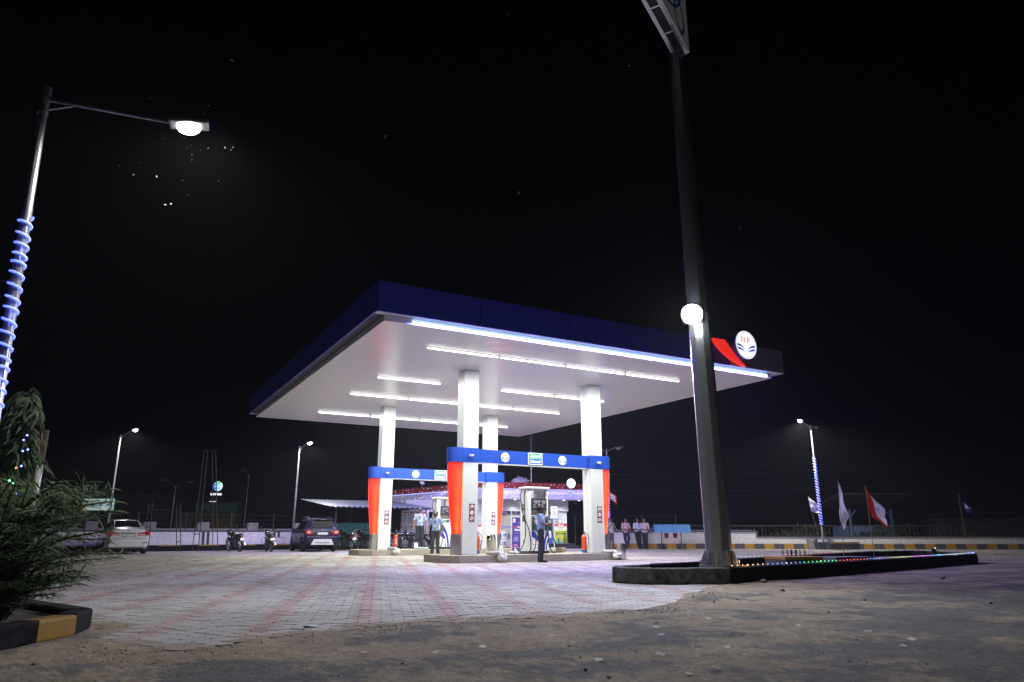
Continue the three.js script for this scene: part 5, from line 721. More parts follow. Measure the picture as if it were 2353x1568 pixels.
  for (let i = 0; i < 46; i++) { const left = i > 20, k = left ? (i - 21) / 25 : i / 21, s = k * (left ? LL : RL), q = left ? s : null, n = 5; const pts = []; for (let j = 0; j <= n; j++) { const y = H2 - 0.12 - j * 0.17 * (0.7 + 0.6 * f()), p = fs(left ? 0 : s + (f() - 0.5) * 0.25, left ? s + (f() - 0.5) * 0.25 : null, y, 0.13); pts.push(p); const m = keys[(f() * 7) | 0]; if (f() < 0.72) cols[m].push(ball(0.016 + 0.008 * f(), p.x, p.y, p.z, 6)); } wires.push(new THREE.TubeGeometry(curve(pts), 8, 0.004, 3)); }
  const lights = thing('fairy_lights', 'curtain of tiny coloured fairy lights hung over the office fascia', 'fairy lights'); part('wires', wires, M.black, lights); for (const [k, g] of Object.entries(cols)) part('bulbs', g, glow(WIRECOL[k], 1.6), lights).userData.kind = 'stuff';
}
{ // roof things of the office
  const p = at(1195, 1110, 45), t = thing('water_tank', 'round ribbed white water tank on the office roof', 'tank', V(p.x, 3.6, -45));
  part('body', lathe([[0, 0], [0.56, 0], [0.56, 0.1], [0.535, 0.13], [0.56, 0.16], [0.56, 0.28], [0.535, 0.31], [0.56, 0.34], [0.55, 0.46], [0.46, 0.53], [0.46, 0.55], [0.4, 0.58], [0.2, 0.62], [0.2, 0.68], [0, 0.7]], 30), M.offWhite, t); part('shoulder', [0, 1, 2, 3].map((i) => mv(rbox(0.16, 0.12, 0.12, 0.02), 0.42 * Math.cos(i * 1.57 + 0.6), 0.54, 0.42 * Math.sin(i * 1.57 + 0.6))), M.offWhite, t); part('vent', cyl(0.025, 0.025, 0.12, 8, -0.1, 0.68, 0), M.galv, t);
  const q = thing('roof_mast', 'plain grey mast rising behind the office roof', 'mast', at(1221, 1105, 45.6).setY(3.5)); part('pole', cyl(0.055, 0.045, 4.6, 12), M.galv, q); part('clamp_arm', box(0.6, 0.03, 0.03, -0.3, 0.62, 0), M.galv, q);
  const l = at(1311, 1112, 42.6), s = thing('round_sign', 'lit round sign with pale blue sweeps above the office fascia', 'sign', V(l.x, l.y, l.z + 0.2), 0.31), tex = painted(256, 256, (c) => { c.fillStyle = '#fff'; c.fillRect(0, 0, 256, 256); hpMark(c, 128, 128, 122); });
  part('drum', mv(new THREE.CylinderGeometry(0.28, 0.28, 0.12, 32), 0, 0, 0, Math.PI / 2), M.blue, s); part('face', mv(new THREE.CircleGeometry(0.275, 32), 0, 0, 0.064), mat([0.7, 0.7, 0.7], 0.4, { emissive: lin(1, 1, 1), emissiveMap: tex, emissiveIntensity: 1.5 }), s); part('bracket', box(0.05, 0.6, 0.05, 0, -0.3, -0.1), M.galv, s); areaLight([0.9, 0.93, 1], 1.5, 0.45, 0.45, V(l.x + 0.03, l.y, l.z + 0.32), V(l.x + 0.5, l.y, l.z + 3));
  const d = at(970, 1110, 43), a = thing('flood_light', 'small square flood light unlit on the office roof edge', 'flood light', V(d.x, d.y, d.z), 0.5); part('body', mv(rbox(0.26, 0.05, 0.24, 0.015), 0, 0, 0, 0.7), M.plastic, a); part('bracket', box(0.03, 0.3, 0.03, 0.02, -0.14, -0.03), M.galv, a);
}
{ // goods before the office
  const tex = painted(256, 128, (c) => { c.fillStyle = '#eceef0'; c.fillRect(0, 0, 256, 128); c.fillStyle = '#2a7fc2'; c.fillRect(40, 20, 176, 92); c.fillStyle = '#fff'; c.font = 'bold 36px sans-serif'; c.fillText('HP', 60, 60); c.fillRect(60, 78, 90, 8); c.fillStyle = '#d86a2a'; c.beginPath(); c.arc(176, 56, 20, 0, 7); c.fill(); });
  let b0; const base = at(1158, 1250, 36.5); [0, 0.4].forEach((y, i) => { const l = i ? 'white lubricant pail with blue label, on top of another by the rear post' : 'white lubricant pail with blue label, under another by the rear post'; if (b0) return copy(b0, V(base.x + 0.02, IH + y, base.z), 0.1, l); const t = b0 = thing('lubricant_pail', l, 'pail', V(base.x, IH + y, base.z), 0, 'stacked lubricant pails'); part('pail', lathe([[0, 0], [0.13, 0], [0.15, 0.34], [0, 0.34]], 24), M.white, t); part('lid', lathe([[0, 0.34], [0.162, 0.34], [0.162, 0.385], [0.15, 0.395], [0, 0.395]], 24), M.plastic, t); part('label', mv(new THREE.CylinderGeometry(0.1475, 0.139, 0.22, 22, 1, true, -1.1, 2.2), 0, 0.18, 0), mat([1, 1, 1], 0.5, { map: tex }), t); });
  const st = thing('pail_pallet', 'dark low pallet carrying the stacked lubricant pails', 'pallet', V(base.x, 0, base.z)); part('deck', box(0.6, 0.05, 0.6, 0, IH - 0.027, 0), M.bamboo, st); part('runner', [box(0.08, IH - 0.055, 0.6, -0.24, (IH - 0.055) / 2, 0), box(0.08, IH - 0.055, 0.6, 0.24, (IH - 0.055) / 2, 0)], M.bamboo, st);
  const p = at(1191, 1258, 35.5), r = thing('roll_up_banner', 'violet roll-up banner with large white lettering in a pale frame', 'banner', V(p.x, 0, p.z), 0.12);
  const ban = painted(384, 1024, (c) => {
    c.fillStyle = '#3b2a96'; c.fillRect(0, 0, 384, 1024); c.fillStyle = '#e8e3f5'; c.fillRect(24, 40, 66, 110); hpMark(c, 57, 92, 30, { disc: null }); hpMark(c, 270, 90, 60, { disc: null }); c.fillStyle = '#d9a53a'; c.fillRect(190, 166, 160, 14);
    c.textAlign = 'center'; c.font = 'bold 84px serif'; c.fillStyle = '#e0414f'; c.fillText('HP', 90, 290); c.fillStyle = '#fff'; c.fillText('Diwali', 250, 290, 200); c.fillText('Dhamaka', 210, 372, 300); c.font = '30px sans-serif'; c.fillStyle = '#cfc8ef'; c.fillText('To Participate in', 130, 470); c.fillText('HP Pay 4', 130, 560); for (let i = 0; i < 5; i++) c.fillRect(40, 600 + i * 26, 140, 8); c.fillStyle = '#f2f0fa'; c.fillRect(262, 500, 90, 180); c.fillStyle = '#d9566a'; c.beginPath(); c.arc(300, 740, 40, 0, 7); c.fill(); c.fillStyle = '#c06a8a'; c.fillRect(40, 800, 120, 70); c.fillStyle = '#d8b060'; c.fillRect(0, 890, 384, 14); c.fillStyle = '#e9e4d2'; c.fillRect(60, 930, 60, 80); c.fillRect(240, 930, 60, 80);
  });
  flatSign('banner_sheet', 0.62, 1.6, ban, r, 0.02, 0.82, 0, { t: 0.015 }); part('frame', [box(0.04, 1.95, 0.03, -0.34, 0.98, 0), box(0.04, 1.95, 0.03, 0.36, 0.98, 0), box(0.74, 0.04, 0.03, 0.01, 1.94, 0), box(0.74, 0.03, 0.03, 0.01, 1.66, 0)], M.plastic, r); part('foot', box(0.8, 0.03, 0.34, 0, 0.015, 0), M.galv, r);
  const c = at(1162, 1200, 38.4), rk = thing('bottle_rack', 'blue shelf with dark oil bottles behind the pails', 'shelf', V(c.x, 0, c.z)); part('shelf', [box(1.2, 0.05, 0.3, 0, 1.2, 0), box(1.2, 0.04, 0.3, 0, 0.6, 0), box(0.04, 1.2, 0.3, -0.58, 0.6, 0), box(0.04, 1.2, 0.3, 0.58, 0.6, 0)], mat([0.06, 0.12, 0.5], 0.5), rk);
  for (let i = 0; i < 7; i++) { const b = thing('oil_bottle', 'dark oil bottle in the row on the blue shelf', 'bottle', V(c.x - 0.45 + i * 0.15, 0.62, c.z), 0, 'oil bottles on the blue shelf'); part('bottle', [rbox(0.1, 0.22, 0.07, 0.02, 0, 0.11, 0), cyl(0.02, 0.02, 0.05, 8, 0.02, 0.22, 0)], M.darkGrey, b); }
  for (let i = 0; i < 3; i++) { const b = thing('goods_carton', 'violet printed carton stacked beside the pails', 'carton', V(base.x + 0.55 + (i % 2) * 0.32, (i > 1 ? 0.33 : 0), base.z - 0.3 - (i % 2) * 0.1), 0.2, 'violet cartons'); part('box', box(0.3, 0.32, 0.3, 0, 0.16, 0), mat([0.12, 0.06, 0.28], 0.6), b); part('print_band', box(0.304, 0.08, 0.304, 0, 0.2, 0), mat([0.5, 0.4, 0.5], 0.6), b); }
}
{ // parking shed beside the office
  const t = thing('parking_shed', 'open shed with pale corrugated roof over the motorcycles', 'shed', V(-9.25, 0, -37), 0.55);
  const w = 5.9, dp = 5.8, n = 86, pos = [], idx = []; for (let i = 0; i <= n; i++) { const x = (i / n) * w, y = 0.035 * Math.sin((i / n) * 20 * Math.PI * 2); pos.push(x, 2.2 + y, 0, x, 2.78 + y, -dp); } for (let i = 0; i < n; i++) idx.push(i * 2, i * 2 + 2, i * 2 + 1, i * 2 + 1, i * 2 + 2, i * 2 + 3);
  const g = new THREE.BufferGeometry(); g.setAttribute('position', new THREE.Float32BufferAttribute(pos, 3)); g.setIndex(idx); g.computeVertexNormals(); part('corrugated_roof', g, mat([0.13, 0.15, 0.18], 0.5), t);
  for (const [x, z] of [[0.4, -0.4], [2.9, -0.4], [5.5, -0.4], [0.4, -5.2], [2.9, -5.2], [5.5, -5.2]]) part('post', cyl(0.035, 0.035, 2.16, 10, x, 0, z), M.iron, t); for (const z of [-0.4, -2.8, -5.2]) part('purlin', box(w - 0.2, 0.06, 0.05, w / 2, 2.13 - z * 0.1, z), M.iron, t);
  const p = at(812, 1255, 41), c = thing('generator_cabinet', 'teal metal generator cabinet with a white lettered roundel, behind the motorcycles', 'cabinet', V(p.x, 0, p.z), 0.3); const W = 1.75;
  part('casing', rbox(W, 1.25, 1.0, 0.02, 0, 0.82, -0.5), M.teal, c); part('door', box(0.9, 0.9, 0.012, 0.12, 0.78, 0.004), M.teal, c); part('skid', box(W, 0.2, 0.9, 0, 0.1, -0.5), M.black, c); for (let i = 0; i < 5; i++) part('louvre', box(0.012, 0.03, 0.6, -W / 2 - 0.006, 0.8 + i * 0.07, -0.5), M.darkGrey, c);
  const tx = painted(256, 256, (k) => { k.fillStyle = '#fff'; k.fillRect(0, 0, 256, 256); hpMark(k, 128, 128, 126); }); part('roundel', mv(new THREE.CircleGeometry(0.29, 28), 0.18, 0.82, 0.016), mat([0.8, 0.8, 0.8], 0.5, { map: tx }), c);
}

// ---------- street lamps, the tall sign, light spirals ----------
const lampGlow = glow([1, 0.99, 0.96], 14), spiralGlow = glow([0.07, 0.12, 1], 2.5);
function lampHead(t, x, y, z, turn, lit, s = 1, tilt = 0.1) {
  const h = part('lamp_head', mv(rbox(0.52 * s, 0.07 * s, 0.24 * s, 0.03 * s), x, y, z, 0, turn, tilt), M.galv, t);
  part('lens', mv(new THREE.SphereGeometry(0.15 * s, 20, 10, 0, 6.3, 0, 1.57).scale(1.05, 0.75, 0.78).rotateX(Math.PI), x, y - 0.042 * s, z, 0, turn, tilt), lit ? lampGlow : M.plastic, h); return h;
}
function streetLamp(p, H, arms, label, r0 = 0.075) {
  const t = thing('street_lamp', label, 'street lamp', p); part('pole', cyl(r0, r0 * 0.62, H, 8), M.galv, t); part('foot', [box(0.3, 0.02, 0.3, 0, 0.01, 0), ...[0, 1, 2, 3].map((i) => mv(box(0.012, 0.14, 0.1), 0, 0.09, 0.1, 0, 0).rotateY(i * 1.5708))], M.galv, t); part('cap_sleeve', cyl(r0 * 0.8, r0 * 0.8, 0.42, 10, 0, H - 0.36, 0), M.galv, t);
  for (const [ax, ay, az, lit, power, s = 1] of arms) {
    const e = V(ax, H - 0.1 + ay, az), turn = Math.atan2(-az, ax); part('arm', [rod(V(0, H - 0.12, 0), e, 0.032, 0.024, 10), rod(V(0, H - 0.3, 0), V(ax * 0.22, H - 0.14 + ay * 0.22, az * 0.22), 0.016)], M.galv, t);
    const l = Math.hypot(ax, az), hx = ax * (1 + 0.24 / l), hz = az * (1 + 0.24 / l); lampHead(t, hx, e.y + 0.02, hz, turn, lit, s);
    if (lit) { const q = V(p.x + hx, p.y + e.y - 0.12 * s, p.z + hz); spot([1, 0.985, 0.95], power, q, V(q.x, 0, q.z), 1.5, 0.35, 6); }
  }
  return t;
}
function spiral(p, y0, y1, turns, r, label, thick = 0.016, seed = 1) {
  const f = seeded(seed), t = thing('light_rope', label, 'light rope', V(p.x, y0, p.z)), cuts = [0]; for (let i = 0; i < turns; i++) cuts.push(cuts[i] + 0.7 + 0.6 * f()); const H = y1 - y0, K = H / cuts[turns]; const pts = [];
  for (let i = 0; i < turns; i++) for (let k = 0; k < 14; k++) { const a = (k / 14) * 6.283; pts.push(V(Math.cos(a) * r, (cuts[i] + (cuts[i + 1] - cuts[i]) * (k / 14)) * K, Math.sin(a) * r)); }
  part('rope', new THREE.TubeGeometry(curve(pts), turns * 22, thick, 6), spiralGlow, t); const n = 3; for (let i = 0; i < n; i++) point([0.2, 0.22, 1], 0.1 * H, V(p.x + r + 0.1, y0 + ((i + 0.5) / n) * H, p.z + r + 0.12), 5); return t;
}
{
  const base = V(-6.52, 0, -8.6), foot = V(-6.3, 0, -8.6), LEAN = 0.0326, arm = on(432, 300, 6.62); streetLamp(V(foot.x, 0.1, foot.z), 6.75, [[arm.x - base.x - 0.22, -0.11, arm.z - base.z + 0.1, true, 62, 1.05]], 'tall street lamp with one long lit arm rising from the shrub bed', 0.085).rotation.z = LEAN;
  spiral(V(foot.x - 2.15 * LEAN, 0, foot.z), 2.25, 4.95, 18, 0.078, 'blue glowing light rope wound round the lamp pole in the shrub bed', 0.015, 5).rotation.z = LEAN;
  const spike = thing('lamp_spike', 'thin metal rod crossing the pole wound in blue light', 'rod', V(base.x + 0.09, 3.98, base.z + 0.08)); part('rod', rod(V(-0.35, 0, 0), V(0.18, 0.02, 0.05), 0.006), M.galv, spike);
  const p1 = at(688, 1030, 43), p2 = at(277, 1003, 42), p3 = at(1888, 1200, 41.3);
  streetLamp(V(p1.x, 0, p1.z), p1.y + 0.05, [[0.6, 0.3, 0.5, true, 80]], 'lit street lamp behind the white wall, above the dark blue car'); streetLamp(V(p2.x, 0, p2.z), p2.y + 0.05, [[1.0, 0.35, 0.6, true, 80]], 'lit street lamp beyond the white sedan');
  streetLamp(V(p3.x - 0.02, 0, p3.z), 6.95, [[-0.95, 0.25, 1.1, true, 200], [0.4, 0.12, -0.4, false, 0, 0.8]], 'two armed street lamp beside the striped kerb, one head lit'); spiral(V(p3.x - 0.02, 0, p3.z), 1.35, 5.15, 24, 0.085, 'blue glowing light rope wound round the lamp pole by the striped kerb', 0.016, 9);
  const p4 = at(1396, 1100, 44); streetLamp(V(p4.x, 0, p4.z), 5.9, [[-0.5, 0.2, 0.05, false, 0], [0.5, 0.2, 0.05, false, 0]], 'unlit two armed street lamp behind the post with the bollard', 0.06); spiral(V(p4.x, 0, p4.z), 1.3, 4.3, 19, 0.08, 'blue glowing light rope wound round the pole behind the waiting men', 0.016, 12);
  const p5 = at(402, 1127, 58); streetLamp(V(p5.x, 0, p5.z), 4.6, [[-0.9, 0.55, 0, false, 0], [0.9, 0.4, 0, false, 0]], 'dim unlit lamp with two rising arms far beyond the wall', 0.06); const p6 = at(572, 1090, 60); streetLamp(V(p6.x, 0, p6.z), 5.6, [[-0.3, 0.5, 0, false, 0]], 'dim unlit single lamp far beyond the wall', 0.06);
  const p7 = at(96, 1140, 60); streetLamp(V(p7.x, 0, p7.z), 5.4, [[0.3, 0.1, 0, false, 0]], 'dim unlit pole far behind the red tipped post', 0.05);
  for (const [u, v, l] of [[245, 1137, 'small bright far flood light above the pale green hoarding'], [293, 1138, 'small bright far flood light beyond the sedan roof']]) { const p = at(u, v, 85), t = thing('far_flood_light', l, 'flood light', V(p.x, 0, p.z)); part('mast', cyl(0.06, 0.05, p.y, 8), M.iron, t); part('lamp_body', mv(rbox(0.5, 0.3, 0.2, 0.04), 0, p.y, 0, 0.3), M.iron, t); part('lens', mv(rbox(0.42, 0.24, 0.04, 0.02), 0, p.y - 0.03, 0.1, 0.3), glow([0.75, 0.85, 1], 4), t); }
}
{ // tall sign pole with its flood lamp
  const D = 14.0, base = V(0.2815 * D, 0.13, -D), t = thing('sign_pole', 'tall faceted steel pole carrying the high sign, standing in the lit kerbed bed', 'pole', base), PH = 14.2;
  part('shaft', cyl(0.258, 0.145, PH, 9).toNonIndexed(), M.galv.clone(), t); t.children[0].geometry.computeVertexNormals(); Object.assign(t.children[0].material, { roughness: 0.26, metalness: 0.75, roughnessMap: null, color: lin(0.45, 0.465, 0.48) }); t.rotation.z = 0.0125;
  part('base_plate', cyl(0.38, 0.38, 0.03, 24, 0, 0.14, 0), M.galv, t); for (let i = 0; i < 10; i++) { const a = (i / 10) * 6.283; part('gusset', mv(new THREE.ExtrudeGeometry(shapeOf([[0, 0], [0.1, 0], [0.1, 0.12], [0.04, 0.26], [0, 0.26]]), { depth: 0.014, bevelEnabled: false }), 0.235, 0.17, 0).rotateY(a), M.galv, t); part('bolt', cyl(0.016, 0.016, 0.09, 8, 0.35, 0.17, 0).rotateY(a + 0.31), M.galv, t); }
  part('pole_foot', cyl(0.34, 0.34, 0.16, 16), M.concrete, t);
  const hook = at(1636, 740, D), hb = V(hook.x - base.x, hook.y - base.y, 0); part('hook', tube([[0.2, hb.y + 0.03, 0.02], [hb.x + 0.02, hb.y + 0.09, 0.05], [hb.x - 0.02, hb.y - 0.06, 0.05], [0.22, hb.y - 0.1, 0.02]], 0.01, 16, 5), M.galv, t);
  const c = at(1590, 721, D - 0.25), f = thing('flood_light', 'blazing square flood light clamped to the tall sign pole', 'flood light', V(c.x, c.y, c.z), -0.38);
  part('housing', mv(rbox(0.42, 0.38, 0.09, 0.05), 0, 0, -0.05, 0.28), M.darkGrey, f); part('lens', mv(new THREE.SphereGeometry(0.21, 28, 14).scale(1, 0.96, 0.35), 0, -0.012, 0.0, 0.28), glow([0.93, 1, 0.98], 22), f); part('bracket', [rod(V(0.05, 0, -0.08), V(0.22, 0.02, -0.2), 0.018)], M.galv, f);
  spot([0.93, 1, 0.98], 150, V(c.x - 0.03, c.y - 0.02, c.z + 0.09), V(c.x - 2.6, 0, c.z + 6.4), 1.2, 0.8, 10); point([0.93, 1, 0.98], 1.6, V(c.x + 0.02, c.y - 0.26, c.z + 0.12), 6);
  // the sign at the top: two printed sheets on a steel frame, most of it above the picture
  const q0 = on(1583, 121, 11.55), q1 = on(1519, 0, 11.55), dir = V().subVectors(q1, q0).setY(0).normalize(), L = 3.6, s = thing('high_sign', 'high two sided sign with blue ring artwork on top of the tall pole', 'sign', V(q0.x, 11.55, q0.z), Math.atan2(-dir.z, dir.x));
  const art = painted(512, 512, (k) => { k.fillStyle = '#cfcabf'; k.fillRect(0, 0, 512, 512); hpMark(k, 256, 250, 225, { disc: '#c9d6dc', rim: '#2b4d8f' }); k.strokeStyle = '#1d3d84'; k.lineWidth = 14; k.beginPath(); k.ellipse(420, 430, 46, 60, 0, 0, 7); k.stroke(); });
  flatSign('face_sheet', L, 3.4, art, s, L / 2, 1.7, -0.0, { t: 0.03, turn: Math.PI, lit: 0.045 }); flatSign('face_sheet', L, 3.4, art, s, L / 2, 1.7, 0.34, { t: 0.03 });
  part('frame', [box(L, 0.06, 0.06, L / 2, 0.02, 0.05), box(L, 0.06, 0.06, L / 2, 0.02, 0.3), ...[0.02, 0.9, 1.8, 2.7, 3.58].flatMap((x) => [box(0.05, 0.05, 0.22, x, 0.02, 0.17), rod(V(x, 0.05, 0.06), V(x, 1.5, 0.28), 0.018)])], M.galv, s); part('strut', [rod(V(0.02, 0.0, 0.1), V(0.1, -0.12, 0.4), 0.03)], M.galv, s);
}
{ // moths in the light of the near street lamp
  const f = seeded(31), c = on(432, 300, 6.5), g = J([new THREE.OctahedronGeometry(0.0035).scale(1, 1, 2.2), mv(new THREE.CircleGeometry(0.007, 5), 0.007, 0.002, 0, -1.2), mv(new THREE.CircleGeometry(0.007, 5), -0.007, 0.002, 0, -1.2)]), m = mat([0.55, 0.53, 0.48], 0.8);
  for (let i = 0; i < 26; i++) { const o = part('moth', g, m); o.position.set(c.x + (f() - 0.45) * 1.5, c.y + 0.1 - Math.pow(f(), 1.6) * 1.1, c.z + (f() - 0.5) * 1.8); o.rotation.set(f() * 6, f() * 6, f() * 6); tag(o, 'tiny pale moth flying in the light of the near street lamp', 'moth', 'moths round the street lamp'); }
  for (const [u, v, s] of [[1169, 33, 2.2], [1192, 443, 2], [886, 313, 1.4], [1447, 151, 1.3], [1701, 525, 1.4], [533, 139, 1.3], [1951, 679, 1.8]]) { const o = part('moth', g, m); o.position.copy(at(u, v, 6.5)); o.scale.setScalar(s); o.rotation.set(u, v, 1); tag(o, 'pale moth drifting alone in the dark sky', 'moth', 'stray moths in the sky'); }
}

// ---------- kerbed beds, plants ----------
function kerbRing(t, outer, w, h, mats, closed = true, name = 'kerb_block') {
  const n = outer.length, cen = outer.reduce((a, p) => [a[0] + p[0] / n, a[1] + p[1] / n], [0, 0]);
  const nrm = (a, b) => { const dx = b[0] - a[0], dy = b[1] - a[1], l = Math.hypot(dx, dy); return [-dy / l, dx / l]; };
  const inn = outer.map((p, i) => { const a = nrm(outer[(i + n - 1) % n], p), b = nrm(p, outer[(i + 1) % n]), m = unit3([a[0] + b[0], a[1] + b[1], 0]), k = w / Math.max(0.45, m[0] * a[0] + m[1] * a[1]); return [p[0] + m[0] * k, p[1] + m[1] * k]; });
  for (let i = 0; i < (closed ? n : n - 1); i++) { const j = (i + 1) % n, l = Math.hypot(outer[j][0] - outer[i][0], outer[j][1] - outer[i][1]), k = Math.max(1, Math.round(l / 0.9)); for (let s = 0; s < k; s++) { const m = (A, B, q) => [A[0] + (B[0] - A[0]) * q, A[1] + (B[1] - A[1]) * q], a = (s + 0.004) / k, b = (s + 0.996) / k; part(name, slab([m(outer[i], outer[j], a), m(outer[i], outer[j], b), m(inn[i], inn[j], b), m(inn[i], inn[j], a)], h + rr(-0.004, 0.004), 0, 0.025), typeof mats === 'function' ? mats(i) : mats[(i + s) % mats.length], t); } }
  return inn;
}
{ // the lit bed round the sign pole
  const t = thing('kerbed_bed', 'long wedge shaped bed with black painted kerb under the tall sign pole', 'planter'), H = 0.28;
  const worn = mat([0.13, 0.13, 0.12], 0.85, { map: repeat(smudge, 0.9), bumpMap: repeat(dirtGrain, 1), bumpScale: 0.004 });
  const inn = kerbRing(t, ISLAND, 0.2, H, (i) => (i < 3 || i > 11 ? worn : M.blackPaint)); part('soil', slab(inn, 0.12, 0), M.soil, t);
  const f = seeded(15), near = curve([[3.95, H + 0.012, -13.42], [8.0, H + 0.012, -16.84], [13.5, H + 0.012, -21.78], [13.95, H + 0.012, -22.5]]), backl = curve([[2.75, H + 0.012, -14.75], [4.2, H + 0.012, -16.0], [5.7, H + 0.012, -18.2], [12.4, H + 0.012, -25.25], [14.3, H + 0.012, -25.8]]);
  const seq = [[7, [1, 0.5, 0.2]], [8, [0.3, 0.35, 1]], [9, [0.12, 0.9, 0.25]], [8, [1, 0.08, 0.06]], [8, [0.3, 0.35, 1]], [8, [0.9, 0.85, 0.3]], [8, [0.8, 0.25, 1]], [6, [0.2, 0.75, 1]], [10, [0.7, 0.8, 1]], [8, [0.35, 0.4, 1]]], tot = seq.reduce((a, q) => a + q[0], 0);
  const s = thing('light_string', 'string of coloured bulbs along the near kerb of the wedge shaped bed', 'string lights'); part('cable', new THREE.TubeGeometry(near, 80, 0.006, 4), M.black, s); let i = 0; const g = ball(0.013, 0, 0, 0, 8);
  for (const [n, c] of seq) { const m = glow(c, 1.6); for (let k = 0; k < n; k++, i++) { const b = part('bulb', g, m, s); b.position.copy(near.getPointAt((i + 0.5) / tot)); b.position.y += 0.012 + 0.006 * f(); if (k === (n >> 1)) point(c, 0.12, b.position.clone().add(V(-0.02, 0.05, 0.03)), 1); } }
  const s2 = thing('light_string', 'string of small coloured bulbs along the far kerb of the wedge shaped bed', 'string lights'); part('cable', new THREE.TubeGeometry(backl, 80, 0.006, 4), M.black, s2); const cs = [[1, 0.1, 0.08], [0.9, 0.7, 0.5], [0.4, 0.4, 1], [0.2, 0.9, 0.4], [0.8, 0.3, 1], [0.9, 0.9, 0.5]].map((c) => glow(c, 1.1)), g2 = ball(0.012, 0, 0, 0, 6); for (let k = 0; k < 64; k++) { const b = part('bulb', g2, cs[(k / 6 | 0) % 6], s2); b.position.copy(backl.getPointAt((k + 0.5) / 64)); b.position.y += 0.012; }
  const p = on(1820, 1296, 0.12), c = thing('footing_block', 'concrete footing with yellow top band and upright anchor bolts, in the wedge shaped bed', 'block', V(6.45, 0.1, -16.9), 0.25); part('block', box(0.95, 0.2, 0.8, 0, 0.1, 0), M.slate, c); part('top_band', rbox(0.97, 0.07, 0.82, 0.01, 0, 0.235, 0), M.yellow, c);
  for (let k = 0; k < 8; k++) { const x = -0.16 + (k % 4) * 0.12 + (k > 3 ? 0.04 : 0), z = k > 3 ? -0.2 : 0.16; part('anchor_bolt', [cyl(0.011, 0.011, 0.14, 8, x, 0.27, z), cyl(0.022, 0.022, 0.02, 6, x, 0.33, z), cyl(0.02, 0.02, 0.015, 6, x, 0.385, z)], M.iron, c); }
  const d = thing('concrete_block', 'plain grey block lying behind the bolted footing', 'block', V(8.55, 0.1, -18.9), 0.3); part('block', rbox(1.2, 0.2, 0.7, 0.02, 0, 0.1, 0), M.slate, d); const e = thing('marker_post', 'short dark marker post with small lamps at the tip of the bed', 'post', V(14.0, 0.1, -24.4)); part('post', box(0.12, 0.28, 0.08, 0, 0.14, 0), M.black, e); part('lamp', [ball(0.02, 0.05, 0.3, 0.02, 8)], glow([0.7, 0.9, 1], 1.5), e);
}
{ // bed with the shrub
  const t = thing('shrub_bed', 'raised bed with yellow and black kerb holding the leafy shrub', 'planter'), out = [[-3.9, 1.5], [-3.9, 2.4], [-3.9, 3.3], [-3.9, 4.2], [-3.9, 5.2], [-3.9, 6.22], [-3.86, 6.68], [-4.02, 7.2], [-4.45, 7.55], [-6.2, 8.9], [-9, 11.2], [-9, 1.5]];
  const inn = kerbRing(t, out, 0.2, 0.185, [M.blackPaint]); t.children.forEach((m) => 0); part('soil', slab(inn, 0.12, 0), M.soil, t);
  // the yellow block
  const k = t.children.findIndex((m) => { m.geometry.computeBoundingBox(); const b = m.geometry.boundingBox; return b.min.z < -6.4 && b.max.z > -6.4 && b.max.x > -3.95; }); for (const m of t.children) { m.geometry.computeBoundingBox(); const b = m.geometry.boundingBox, z = -(b.min.z + b.max.z) / 2; if (m.name === 'kerb_block' && b.max.x > -3.95 && ((z > 6.2 && z < 6.7) || (z > 4.2 && z < 5.2) || (z > 2.4 && z < 3.2))) m.material = M.yellow; }
}
function leafGeo(l, w, fold = 0.25, bend = 0.25) { const pos = [], idx = [], n = 4; for (let i = 0; i <= n; i++) { const t = i / n, ww = w * Math.sin(Math.PI * Math.pow(t * 0.94 + 0.04, 0.8)) * 0.5, y = -bend * l * t * t; pos.push(-ww, y + ww * fold, -l * t, 0, y, -l * t, ww, y + ww * fold, -l * t); } for (let i = 0; i < n; i++) { const o = i * 3; idx.push(o, o + 1, o + 3, o + 1, o + 4, o + 3, o + 1, o + 2, o + 4, o + 2, o + 5, o + 4); } const g = new THREE.BufferGeometry(); g.setAttribute('position', new THREE.Float32BufferAttribute(pos, 3)); g.setIndex(idx); g.computeVertexNormals(); return g; }
const leafMat = (c) => new THREE.MeshPhysicalMaterial({ color: lin(...c), roughness: 0.85, specularIntensity: 0.35, transmission: 0.45, thickness: 0, side: THREE.DoubleSide });
function leaves(parent, list, geo, m, tint) { const im = new THREE.InstancedMesh(geo, m, list.length), o = new THREE.Object3D(), c = new THREE.Color(), q = new THREE.Quaternion(); o.rotation.order = 'YXZ'; list.forEach(([p, dir, roll, s, k], i) => { const h = Math.hypot(dir.x, dir.z); o.position.copy(p); o.rotation.set(Math.atan2(dir.y, h), Math.atan2(-dir.x, -dir.z), roll); o.scale.setScalar(s); o.updateMatrix(); im.setMatrixAt(i, o.matrix); im.setColorAt(i, c.setRGB(k * tint[0], k * tint[1], k * tint[2])); }); im.name = 'foliage'; im.castShadow = im.receiveShadow = true; im.userData.kind = 'stuff'; parent.add(im); return im; }
